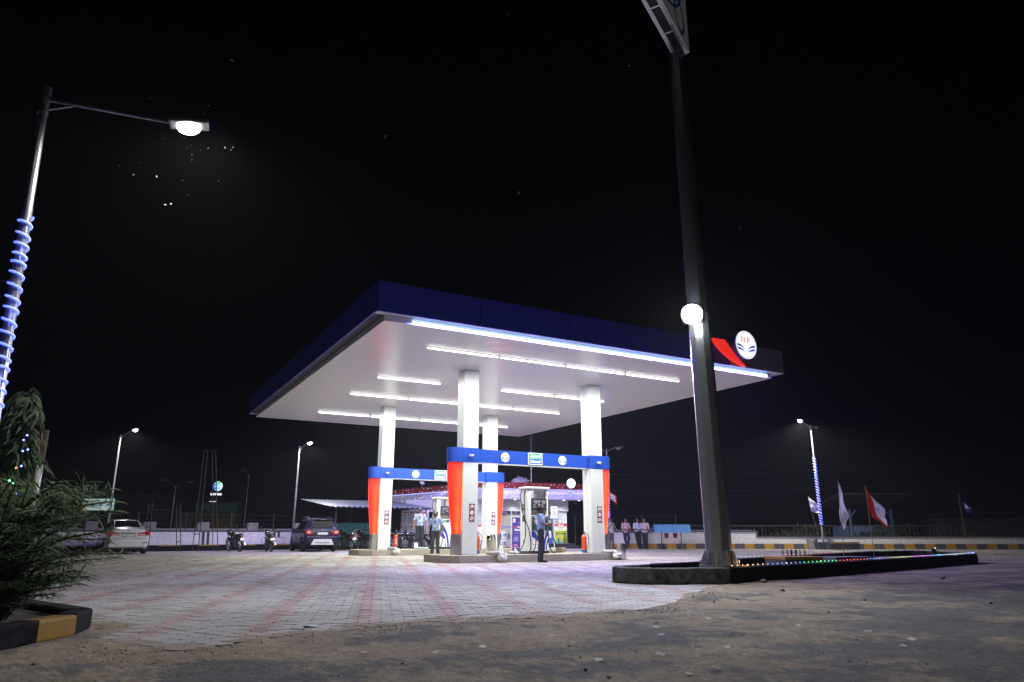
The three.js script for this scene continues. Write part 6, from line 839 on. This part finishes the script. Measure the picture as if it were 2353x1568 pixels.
{ // narrow leaved shrub: many arching stems set with long thin leaves
  const t = thing('leafy_shrub', 'bushy shrub of long narrow green leaves in the kerbed bed', 'shrub', V(-4.75, 0.11, -6.75)), f = seeded(41), list = [], stems = [];
  for (let i = 0; i < 170; i++) {
    const a = f() * 6.283, out = Math.pow(f(), 0.6), h = 0.18 + 1.07 * Math.pow(f(), 0.75), reach = (0.25 + 0.8 * out) * (h < 0.5 ? 0.45 + h : 1.05 - 0.3 * Math.max(0, h - 0.75)), b = V(Math.cos(a) * 0.18 * out, 0, Math.sin(a) * 0.18 * out), ex = Math.cos(a) * reach * (Math.cos(a) > 0 ? 1.0 : 1.1), ez = Math.sin(a) * reach * 0.85, e = V(ex, h, ez), m = V(ex * 0.4 + (f() - 0.5) * 0.16, h * (0.7 + 0.25 * f()), ez * 0.4 + (f() - 0.5) * 0.16), c = curve([b, m, e]); stems.push(new THREE.TubeGeometry(c, 8, 0.006 + 0.003 * f(), 4));
    for (let k = 0; k < 70; k++) { const u = 0.06 + 0.94 * Math.pow(k / 69, 0.8), p = c.getPoint(Math.min(1, u)), tn = c.getTangent(Math.min(1, u)), w = k * 2.4 + f(), side = V(Math.cos(w), 0.35 + 0.3 * f(), Math.sin(w)), d = tn.clone().multiplyScalar(0.55 + 0.7 * Math.max(0, u - 0.6)).add(side.multiplyScalar(0.8)); d.y -= 0.28; d.normalize(); list.push([p, d, (f() - 0.5) * 1.2, 0.7 + 0.6 * f(), 0.55 + 0.8 * f()]); }
  }
  part('stems', stems, mat([0.06, 0.05, 0.03], 0.8), t); leaves(t, list, leafGeo(0.145, 0.0135, 0.3, 0.45), leafMat([1, 1, 1]), [0.16, 0.23, 0.12]);
}
{ // drooping tree behind it
  const t = thing('drooping_tree', 'young tree with hanging pointed leaves and a few coloured bulbs, beside the lamp pole', 'tree', V(-6.72, 0.12, -9.6)), f = seeded(57), list = [], br = []; part('trunk', tube([[0, 0, 0], [0.03, 1, 0.02], [0.06, 2, 0], [0.1, 2.6, 0]], 0.03, 16, 8), mat([0.09, 0.075, 0.05], 0.9), t);
  for (let i = 0; i < 52; i++) { const y = 0.75 + 1.9 * Math.pow(i / 52, 0.9) + 0.25 * (f() - 0.5), a = i * 2.39 + f(), r = (0.13 + 0.26 * (1 - (y - 0.7) / 2.1)) * (0.35 + 1.2 * f()), e = V(0.06 + Math.cos(a) * r, y - 0.1 - 0.35 * f(), Math.sin(a) * r), c = curve([V(0.05, y, 0), V(0.05 + Math.cos(a) * r * 0.55, y + 0.04, Math.sin(a) * r * 0.55), e]); br.push(new THREE.TubeGeometry(c, 6, 0.005, 4)); for (let k = 0; k < 17; k++) { const u = 0.2 + 0.8 * (k / 16), p = c.getPoint(u), w = a + (f() - 0.5) * 2.6, d = V(Math.cos(w) * 0.8, -0.25 - 0.7 * f(), Math.sin(w) * 0.8).normalize(); list.push([p, d, (f() - 0.5) * 1.6, 0.75 + 0.5 * f(), 0.6 + 0.7 * f()]); } }
  part('branches', br, mat([0.08, 0.07, 0.045], 0.9), t); leaves(t, list, leafGeo(0.19, 0.036, 0.25, 0.42), leafMat([1, 1, 1]), [0.1, 0.13, 0.065]);
  const s = thing('light_string', 'few loose blue, red and green bulbs hanging in the drooping tree', 'string lights', V(-6.45, 0.12, -9.6)), pos = [[107, 1615, 'b'], [93, 1634, 'b'], [110, 1672, 'b'], [90, 1678, 'b'], [84, 1738, 'b'], [64, 1745, 'r'], [36, 1797, 'g'], [52, 1808, 'g'], [67, 1848, 'b']]; const pts = [];
  for (const [x, y, c] of pos) { const p = at(x / 1.7408, (y + 127) / 1.7408, 9.0); p.sub(s.position); pts.push(p); part('bulb', ball(0.013, p.x, p.y, p.z, 8), glow(WIRECOL[c], 3), s); } part('cable', new THREE.TubeGeometry(curve(pts), 60, 0.003, 4), M.black, s); const gq = at(20, 1107, 8.95); point([0.1, 0.9, 0.3], 0.25, gq, 1);
  const q = at(85, 1100, 10.2), p = thing('marker_pole', 'white pole with dark red tip standing behind the shrub', 'pole', V(q.x, 0.1, q.z)); part('pole', cyl(0.055, 0.05, 1.72, 10), M.wallWhite, p); part('tip', cyl(0.05, 0.05, 0.5, 10, 0, 1.721, 0), mat([0.07, 0.015, 0.015], 0.7), p);
}
{ // low weeds behind the striped kerb wall
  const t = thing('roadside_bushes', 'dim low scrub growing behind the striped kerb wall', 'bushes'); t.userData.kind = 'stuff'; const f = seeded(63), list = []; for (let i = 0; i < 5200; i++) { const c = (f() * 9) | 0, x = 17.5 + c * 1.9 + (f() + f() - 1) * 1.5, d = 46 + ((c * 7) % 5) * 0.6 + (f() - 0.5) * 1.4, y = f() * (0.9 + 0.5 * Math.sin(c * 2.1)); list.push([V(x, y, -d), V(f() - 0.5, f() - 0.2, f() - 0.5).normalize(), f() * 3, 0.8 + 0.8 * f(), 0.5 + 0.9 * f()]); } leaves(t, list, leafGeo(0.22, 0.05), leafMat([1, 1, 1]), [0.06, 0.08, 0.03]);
}

// ---------- flags, stand, scaffolds, far things, litter ----------
function flag(px, d, tex, foot, label, wave = 0.05, seed = 0) { // px: hoist top, hoist bottom, fly bottom, fly top as sight lines at the distance d
  const c = px.map(([u, v], i) => at(u, v, d + (i > 1 ? 0.06 : 0))), pole = [at(...foot, d).setY(Math.max(0.1, at(...foot, d).y)), c[0].clone()], t = thing('flag', label, 'flag', pole[0]), nx = 16, ny = 14, pos = [], uv = [], idx = [];
  for (let j = 0; j <= ny; j++) for (let i = 0; i <= nx; i++) { const s = i / nx, q = j / ny, a = c[0].clone().lerp(c[1], q), b = c[3].clone().lerp(c[2], q), p = a.lerp(b, s); p.z += wave * Math.sin(s * 5 + q * 3.5 + seed) * (0.15 + s) + 0.02 * Math.sin(q * 12 + s * 4 + seed); p.x += 0.25 * wave * Math.sin(q * 7 + s * 6 + seed) * s; p.sub(pole[0]); pos.push(p.x, p.y, p.z); uv.push(s, 1 - q); }
  for (let j = 0; j < ny; j++) for (let i = 0; i < nx; i++) { const o = j * (nx + 1) + i; idx.push(o, o + nx + 1, o + 1, o + 1, o + nx + 1, o + nx + 2); }
  const g = new THREE.BufferGeometry(); g.setAttribute('position', new THREE.Float32BufferAttribute(pos, 3)); g.setAttribute('uv', new THREE.Float32BufferAttribute(uv, 2)); g.setIndex(idx); g.computeVertexNormals();
  part('cloth', g, new THREE.MeshPhysicalMaterial({ map: tex, roughness: 0.95, transmission: 0.3, thickness: 0, side: THREE.DoubleSide }), t); part('pole', rod(V(0, 0, 0), pole[1].clone().sub(pole[0]).add(V(0, 0.05, 0)), 0.011, 0.008), M.bamboo, t); return t;
}
{
  const white = painted(256, 384, (c) => { c.fillStyle = '#e6e6ea'; c.fillRect(0, 0, 256, 384); c.strokeStyle = '#9a9db8'; c.lineWidth = 4; c.beginPath(); c.moveTo(60, 200); c.lineTo(230, 190); c.moveTo(40, 290); c.lineTo(240, 300); c.stroke(); });
  const red = painted(256, 384, (c) => { c.fillStyle = '#c9301f'; c.fillRect(0, 0, 256, 384); c.fillStyle = '#efeff1'; c.fillRect(90, 0, 166, 330); hpMark(c, 172, 170, 84); });
  const lilac = painted(256, 256, (c) => { c.fillStyle = '#dcd8f0'; c.fillRect(0, 0, 256, 256); hpMark(c, 140, 130, 80, { disc: null }); }); const blue = painted(256, 256, (c) => { c.fillStyle = '#2c2aa0'; c.fillRect(0, 0, 256, 256); c.fillStyle = '#e9e9f2'; c.beginPath(); c.moveTo(90, 60); c.lineTo(180, 130); c.lineTo(90, 190); c.fill(); }); const red2 = painted(256, 256, (c) => { c.fillStyle = '#b8261c'; c.fillRect(0, 0, 256, 256); c.fillStyle = '#efeff1'; c.fillRect(36, 50, 180, 160); hpMark(c, 126, 130, 74); });
  flag([[1926, 1108], [1931, 1196], [1938, 1219], [1951, 1180]], 20.5, white, [1941, 1290], 'plain white flag hanging on a cane in the wedge shaped bed', 0.07, 1); flag([[1989, 1120], [2001, 1186], [2045, 1216], [2030, 1172]], 23.2, red, [2010, 1284], 'red and white flag with blue sweeps on a cane in the wedge shaped bed', 0.08, 3);
  flag([[1857, 1141], [1864, 1175], [1884, 1181], [1884, 1166]], 41.4, lilac, [1882, 1240], 'pale flag drooping beside the lamp pole with the blue rope', 0.06, 5); flag([[2202, 1134], [2212, 1170], [2241, 1190], [2232, 1166]], 41.8, blue, [2219, 1236], 'blue flag with a white mark above the striped kerb wall', 0.06, 2); flag([[1399, 1128], [1401, 1148], [1418, 1161], [1418, 1140]], 42.8, red2, [1399, 1226], 'red bordered flag by the blue wound pole behind the waiting men', 0.06, 4);
}
{ // bucket stand
  const p = at(1545, 1262, 41.6), t = thing('bucket_stand', 'stand with blue corrugated roof and hanging red fire buckets before the wall', 'stand', V(p.x, 0, p.z), 0.08), blue = mat([0.1, 0.26, 0.5], 0.5);
  const half = (z0, y0, z1, y1, x0, x1, m) => { const n = 44, pos = [], idx = []; for (let i = 0; i <= n; i++) { const x = x0 + ((x1 - x0) * i) / n, w = 0.018 * Math.sin(i * 1.6); pos.push(x, y0 + w, z0, x - 0.14, y1 + w, z1); } for (let i = 0; i < n; i++) idx.push(i * 2, i * 2 + 1, i * 2 + 2, i * 2 + 1, i * 2 + 3, i * 2 + 2); const g = new THREE.BufferGeometry(); g.setAttribute('position', new THREE.Float32BufferAttribute(pos, 3)); g.setIndex(idx); g.computeVertexNormals(); part('corrugated_roof', g, m, t); };
  half(0.0, 1.36, 0.62, 0.9, -1.0, 1.1, blue); half(0.0, 1.36, -0.62, 0.95, -1.0, 1.1, blue);
  for (const x of [-0.58, 0.55]) { part('post', cyl(0.03, 0.03, 1.25, 10, x, 0, 0), M.iron, t); part('foot', mv(new THREE.ConeGeometry(0.22, 0.4, 4), x, 0.2, 0), M.iron, t); } part('rail', box(1.5, 0.035, 0.035, 0, 1.0, 0), M.iron, t);
  for (const x of [-0.3, 0.2]) { const b = thing('fire_bucket', 'red fire bucket hanging under the blue corrugated roof', 'bucket', V(p.x + x, 0.62, p.z + 0.05), 0, 'hanging fire buckets'); part('pail', lathe([[0, 0], [0.1, 0], [0.145, 0.26], [0.135, 0.26], [0.095, 0.012], [0, 0.012]], 20), M.red, b); part('handle', mv(new THREE.TorusGeometry(0.14, 0.006, 5, 18, Math.PI), 0, 0.25, 0), M.iron, b); }
}
{ // painted blocks, tub by the lamp foot
  const blk = (u, d, w, y, label, m) => { const p = at(u, 1255, d), t = thing('kerb_stone', label, 'block', V(p.x, 0, p.z), 0.1); part('block', rbox(w, 0.4, 0.5, 0.02, 0, 0.2, 0), M.slate, t); part('yellow_band', m === 'end' ? box(0.1, 0.402, 0.504, w / 2 - 0.1, 0.202, 0) : box(w - 0.1, 0.07, 0.01, -0.04, 0.34, 0.252), M.yellow, t); };
  blk(1893, 41.2, 0.75, 0.4, 'slate block with yellow end at the foot of the rope wound lamp', 'end'); blk(1937, 40.8, 1.7, 0.4, 'long slate block with yellow stripe beside the rope wound lamp');
  const p = at(1873, 1250, 41.5), t = thing('cement_tub', 'dented grey metal tub beside the slate blocks', 'tub', V(p.x - 0.15, 0, p.z)); part('tub', lathe([[0, 0], [0.22, 0], [0.32, 0.55], [0.29, 0.55], [0.2, 0.03], [0, 0.03]], 18), M.galv, t); part('rim', mv(new THREE.TorusGeometry(0.31, 0.015, 6, 20), 0, 0.55, 0, Math.PI / 2), M.galv, t);
}
{ // ladder tower and trestle before the framed wall
  const T = (name, label, d, lines, r = 0.022) => { const p0 = at(lines[0][0], 1268, d), t = thing(name, label, 'scaffold', V(p0.x, 0, -d)); lines.forEach(([u0, v0, u1, v1, kind = 'leg', dz = 0]) => { const a = at(u0, v0, d), b = at(u1, v1, d); a.y = Math.max(0, a.y); const z = dz; a.sub(t.position); b.sub(t.position); a.z += z; b.z += z; part(kind, rod(a, b, r), M.iron, t); }); return t; };
  const rung = (A, B, n, f = 0.06) => Array.from({ length: n }, (_, i) => { const k = f + (1 - 2 * f) * (i / (n - 1)), m = (q, w) => q[0] + (w === 0 ? 0 : 0); return [A[0] + (A[2] - A[0]) * k, A[1] + (A[3] - A[1]) * k, B[0] + (B[2] - B[0]) * k, B[1] + (B[3] - B[1]) * k, 'rung']; });
  const a1 = [441, 1267, 469, 1036], b1 = [455, 1267, 477, 1036], a2 = [489, 1267, 487, 1036], b2 = [500, 1267, 495, 1036];
  T('ladder_tower', 'tall dark scaffold tower of two leaning ladders before the wall', 36, [a1, b1, a2, b2, ...rung(a1, b1, 9), [469, 1036, 495, 1036, 'top_bar'], [467, 1052, 495, 1052, 'top_bar'], [455, 1161, 488, 1162, 'brace']]);
  const c1 = [330, 1266, 341, 1159], c2 = [340, 1266, 350, 1155], c3 = [405, 1268, 405, 1158], c4 = [415, 1268, 414, 1156]; T('trestle', 'dark steel trestle frame beside the white sedan', 34.5, [c1, c2, c3, c4, [340, 1172, 414, 1174, 'top_bar'], ...rung(c3, c4, 3, 0.2), ...rung(c1, c2, 3, 0.2)], 0.02);
}
{ // beyond the walls: rival sign, tarpaulin truck, hoarding, hut
  const p = at(500, 1135, 72), t = thing('rival_sign', 'far dark pylon with a glowing blue green disc above glowing letters', 'sign', V(p.x, 0, p.z)); part('pylon', box(2.6, 4.6, 0.3, 0, 3.7, 0), M.black, t); part('pylon_leg', box(0.5, 1.5, 0.3, 0, 0.75, 0), M.black, t);
  const disc = painted(256, 256, (c) => { c.fillStyle = '#eaf6fb'; c.fillRect(0, 0, 256, 256); c.fillStyle = '#7cc8e8'; c.beginPath(); c.arc(90, 128, 120, 0, 7); c.fill(); c.fillStyle = '#3f6fd8'; c.beginPath(); c.arc(20, 150, 90, 0, 7); c.fill(); c.fillStyle = '#6fc06a'; c.fillRect(60, 10, 170, 40); c.fillStyle = '#eaf6fb'; c.fillRect(40, 120, 210, 26); }); part('disc', mv(new THREE.CircleGeometry(0.47, 28), 0, 5.42, 0.16), mat([0.5, 0.5, 0.5], 0.5, { emissive: lin(1, 1, 1), emissiveMap: disc, emissiveIntensity: 1.3 }), t);
  const txt = painted(512, 128, (c) => { c.fillStyle = '#05050a'; c.fillRect(0, 0, 512, 128); c.fillStyle = '#fff'; c.font = 'bold 110px sans-serif'; c.textAlign = 'center'; c.textBaseline = 'middle'; c.fillText('NAYARA', 256, 66, 500); }); part('letters', mv(new THREE.PlaneGeometry(1.35, 0.36), -0.1, 4.63, 0.16), mat([0.02, 0.02, 0.02], 0.5, { emissive: lin(0.85, 0.85, 1), emissiveMap: txt, emissiveIntensity: 2 }), t); const tx2 = painted(256, 64, (c) => { c.fillStyle = '#05050a'; c.fillRect(0, 0, 256, 64); c.fillStyle = '#fff'; c.font = 'bold 54px sans-serif'; c.textBaseline = 'middle'; c.fillText('ENERGY', 6, 34, 240); }); part('letters', mv(new THREE.PlaneGeometry(0.85, 0.22), -0.3, 3.9, 0.16), mat([0.02, 0.02, 0.02], 0.5, { emissive: lin(0.75, 0.8, 1), emissiveMap: tx2, emissiveIntensity: 1.6 }), t);
  const q = at(500, 1200, 60), k = thing('cargo_truck', 'far dim truck under a green tarpaulin behind the wall', 'truck', V(q.x, 0, q.z), 0.1); const tarp = new THREE.BoxGeometry(3.3, 0.7, 2.2, 24, 6, 12), tp = tarp.attributes.position; for (let i = 0; i < tp.count; i++) { const x = tp.getX(i), y = tp.getY(i), z = tp.getZ(i); tp.setXYZ(i, x + 0.05 * N(x * 3, y * 4, z * 3), y + 0.1 * N(x * 1.5, 4, z * 1.5) + (y > 0 ? 0.12 * (1 - Math.abs(z)) : 0.12 * N(x * 5, 1, z * 5)), z + 0.06 * N(x * 4, y * 4, 2)); } tarp.computeVertexNormals(); part('tarpaulin', mv(tarp, 0.1, 2.9, 0), mat([0.06, 0.17, 0.12], 0.8), k); part('cargo_body', box(3.2, 1.4, 2.1, 0.1, 1.85, 0), mat([0.11, 0.08, 0.03], 0.8), k); part('cab', rbox(1.5, 1.9, 2.1, 0.12, -2.4, 1.6, 0), mat([0.1, 0.09, 0.05], 0.6), k); part('chassis', box(5, 0.25, 0.9, -0.6, 0.85, 0), M.iron, k); for (const x of [-2.3, 0.4, 1.3]) for (const z of [-0.95, 0.95]) part('wheel', mv(cyl(0.48, 0.48, 0.3, 20), x, 0.48, z - 0.15, Math.PI / 2), M.rubber, k);
  const h = at(232, 1160, 46), b = thing('hoarding', 'pale green lit hoarding with Hindi lettering and three blue emblems, behind the shrub', 'hoarding', V(h.x, 0, h.z), 0.05); const ht = painted(512, 256, (c) => { c.fillStyle = '#cfeee0'; c.fillRect(0, 0, 512, 256); c.strokeStyle = '#2d5f6d'; c.lineWidth = 7; c.beginPath(); c.moveTo(120, 40); c.lineTo(480, 40); c.stroke(); for (let i = 0; i < 9; i++) { const x = 130 + i * 38; c.beginPath(); c.moveTo(x + 22, 40); c.lineTo(x + 22, 84); c.moveTo(x + 22, 60); c.bezierCurveTo(x, 50, x, 84, x + 14, 80); c.stroke(); } c.fillStyle = '#2f6fae'; for (const x of [170, 290, 410]) { c.beginPath(); c.arc(x, 140, 26, 0, 7); c.fill(); c.fillRect(x - 20, 186, 40, 6); } }); flatSign('board', 1.9, 0.72, ht, b, -0.15, h.y, 0, { lit: 0.16, t: 0.05 }); for (const x of [-0.8, 0.5]) part('post', cyl(0.05, 0.05, h.y, 8, x, 0, -0.06), M.iron, b);
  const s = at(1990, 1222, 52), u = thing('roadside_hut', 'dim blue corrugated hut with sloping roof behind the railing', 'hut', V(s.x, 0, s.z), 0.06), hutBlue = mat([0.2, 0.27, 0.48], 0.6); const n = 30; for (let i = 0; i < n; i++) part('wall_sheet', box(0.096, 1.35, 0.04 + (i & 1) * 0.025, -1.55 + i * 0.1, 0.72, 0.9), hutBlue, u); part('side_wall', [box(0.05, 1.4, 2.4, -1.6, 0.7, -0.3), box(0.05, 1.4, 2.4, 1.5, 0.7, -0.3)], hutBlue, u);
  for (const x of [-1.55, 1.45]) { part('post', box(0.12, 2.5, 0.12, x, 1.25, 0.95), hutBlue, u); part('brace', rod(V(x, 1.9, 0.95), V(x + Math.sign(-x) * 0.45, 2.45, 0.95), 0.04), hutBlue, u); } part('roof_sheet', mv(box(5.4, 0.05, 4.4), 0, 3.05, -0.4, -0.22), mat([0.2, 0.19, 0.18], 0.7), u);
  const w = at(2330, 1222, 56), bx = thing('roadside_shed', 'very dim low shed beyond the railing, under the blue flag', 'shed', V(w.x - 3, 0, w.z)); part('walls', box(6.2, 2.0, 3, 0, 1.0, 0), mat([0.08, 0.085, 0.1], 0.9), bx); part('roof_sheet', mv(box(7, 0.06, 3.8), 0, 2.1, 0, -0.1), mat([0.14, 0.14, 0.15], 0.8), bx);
}
{ // overhead lines and the building shadowed behind the parked cars
  const lines = [[[1380, 1091], [1800, 1085], [2353, 1049]], [[1380, 1071], [1800, 1068], [2353, 1033]], [[1400, 1129], [1800, 1126], [2353, 1100]]];
  lines.forEach((l, i) => { const t = thing('overhead_line', ['overhead power line, thickest of the three crossing behind the tall pole', 'upper thin overhead power line crossing behind the tall pole', 'lowest thin overhead power line crossing behind the tall pole'][i], 'power line'); part('wire', new THREE.TubeGeometry(curve(l.map(([u, v]) => at(u, v, 55))), 40, i ? 0.012 : 0.022, 4), mat([0.3, 0.3, 0.32], 0.6), t); });
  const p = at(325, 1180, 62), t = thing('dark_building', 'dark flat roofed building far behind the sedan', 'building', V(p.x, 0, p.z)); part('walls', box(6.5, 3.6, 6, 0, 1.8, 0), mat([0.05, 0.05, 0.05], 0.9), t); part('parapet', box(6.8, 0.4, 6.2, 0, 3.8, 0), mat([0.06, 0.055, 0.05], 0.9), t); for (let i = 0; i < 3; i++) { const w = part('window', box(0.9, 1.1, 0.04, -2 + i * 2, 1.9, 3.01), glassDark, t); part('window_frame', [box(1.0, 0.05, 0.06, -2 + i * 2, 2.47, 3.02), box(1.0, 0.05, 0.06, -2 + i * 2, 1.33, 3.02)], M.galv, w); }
}
{ // scraps of paper and stones on the ground
  const f = seeded(91), Z = (x0, y0, s, l) => l.map(([a, b, w, c]) => [(x0 + a / s) / 1.7408, (y0 + b / s) / 1.7408, w, c]), paper = [mat([0.55, 0.54, 0.5], 0.9), mat([0.35, 0.38, 0.62], 0.8), mat([0.42, 0.38, 0.3], 0.9)];
  const list = [...Z(2300, 2100, 1.31, [[450, 702, 0.1, 0], [820, 590, 0.1, 0], [705, 507, 0.1, 0], [425, 533, 0.09, 1], [425, 553, 0.1, 1], [452, 598, 0.09, 1], [675, 745, 0.07, 0], [800, 660, 0.08, 0], [1720, 655, 0.1, 0], [1770, 618, 0.13, 0], [1540, 578, 0.1, 2], [1175, 545, 0.07, 0], [225, 525, 0.08, 0], [600, 470, 0.1, 0], [118, 730, 0.08, 2], [740, 775, 0.09, 2], [890, 703, 0.07, 2], [600, 805, 0.1, 2], [655, 622, 0.05, 0], [1095, 578, 0.06, 0], [1195, 380, 0.1, 0], [955, 372, 0.12, 2], [712, 438, 0.1, 0]]), ...Z(800, 2200, 1.47, [[1660, 590, 0.11, 0], [2065, 527, 0.09, 0], [965, 630, 0.09, 2], [1385, 632, 0.08, 2], [1750, 684, 0.06, 2], [2345, 673, 0.1, 0]])];
  list.forEach(([u, v, w, c]) => { w *= 0.62; const p = on(u, v), g = new THREE.PlaneGeometry(w, w * rr(0.6, 0.9, f), 5, 4).rotateX(-Math.PI / 2), a = g.attributes.position, k = f() * 9; for (let i = 0; i < a.count; i++) a.setY(i, 0.005 * Math.sin(a.getX(i) * 38 + k) + 0.004 * Math.sin(a.getZ(i) * 45 + k * 2)); g.computeVertexNormals(); const m = part('paper_scrap', g, paper[c]); m.position.set(p.x, 0.03, p.z); m.rotation.set(rr(-0.1, 0.1, f), f() * 6, rr(-0.1, 0.1, f)); tag(m, ['curled white scrap of paper lying on the dirt', 'curled blue scrap of paper lying on the dirt', 'dull brown scrap of paper lying on the dirt'][c], 'paper', 'scraps of paper on the dirt'); });
  const b = on(711, 1443), t = thing('blue_packet', 'flat blue and white packet dropped on the pavers', 'packet', V(b.x, 0.006, b.z), 0.12); part('blue_half', rbox(0.055, 0.014, 0.06, 0.005, -0.028, 0.007, 0), mat([0.12, 0.2, 0.5], 0.5), t); part('white_half', rbox(0.055, 0.012, 0.058, 0.005, 0.028, 0.006, 0), M.plastic, t);
  const rock = (() => { const g = new THREE.IcosahedronGeometry(1, 2), p = g.attributes.position; for (let i = 0; i < p.count; i++) { const v = V(p.getX(i), p.getY(i), p.getZ(i)), k = 1 + 0.35 * N(v.x * 1.3, v.y * 1.3, v.z * 1.3) + 0.15 * N(v.x * 4, v.y * 4, v.z * 4); p.setXYZ(i, v.x * k, v.y * 0.62 * k, v.z * k * 0.8); } g.computeVertexNormals(); return g; })(), rm = mat([0.2, 0.175, 0.145], 0.9);
  Z(2300, 2100, 1.31, [[992, 308, 0.075], [1090, 355, 0.05], [1930, 290, 0.06], [55, 780, 0.02], [1520, 405, 0.03], [850, 400, 0.025], [730, 412, 0.025], [2180, 420, 0.03], [1330, 470, 0.02], [620, 380, 0.02]]).forEach(([u, v, s], i) => { const p = on(u, v), m = part('loose_stone', rock, rm); m.position.set(p.x, 0.015 + s * 0.35, p.z); m.rotation.y = i * 1.7; m.scale.setScalar(s * 0.8); tag(m, i ? 'small dark stone lying on the dirt before the kerbed bed' : 'fist sized dark stone at the foot of the black kerb', 'stone', i ? 'loose stones on the dirt' : undefined); });
}
scene.fog = new THREE.FogExp2(0xdfe4ee, 0.0005);
renderer.render(scene, camera);
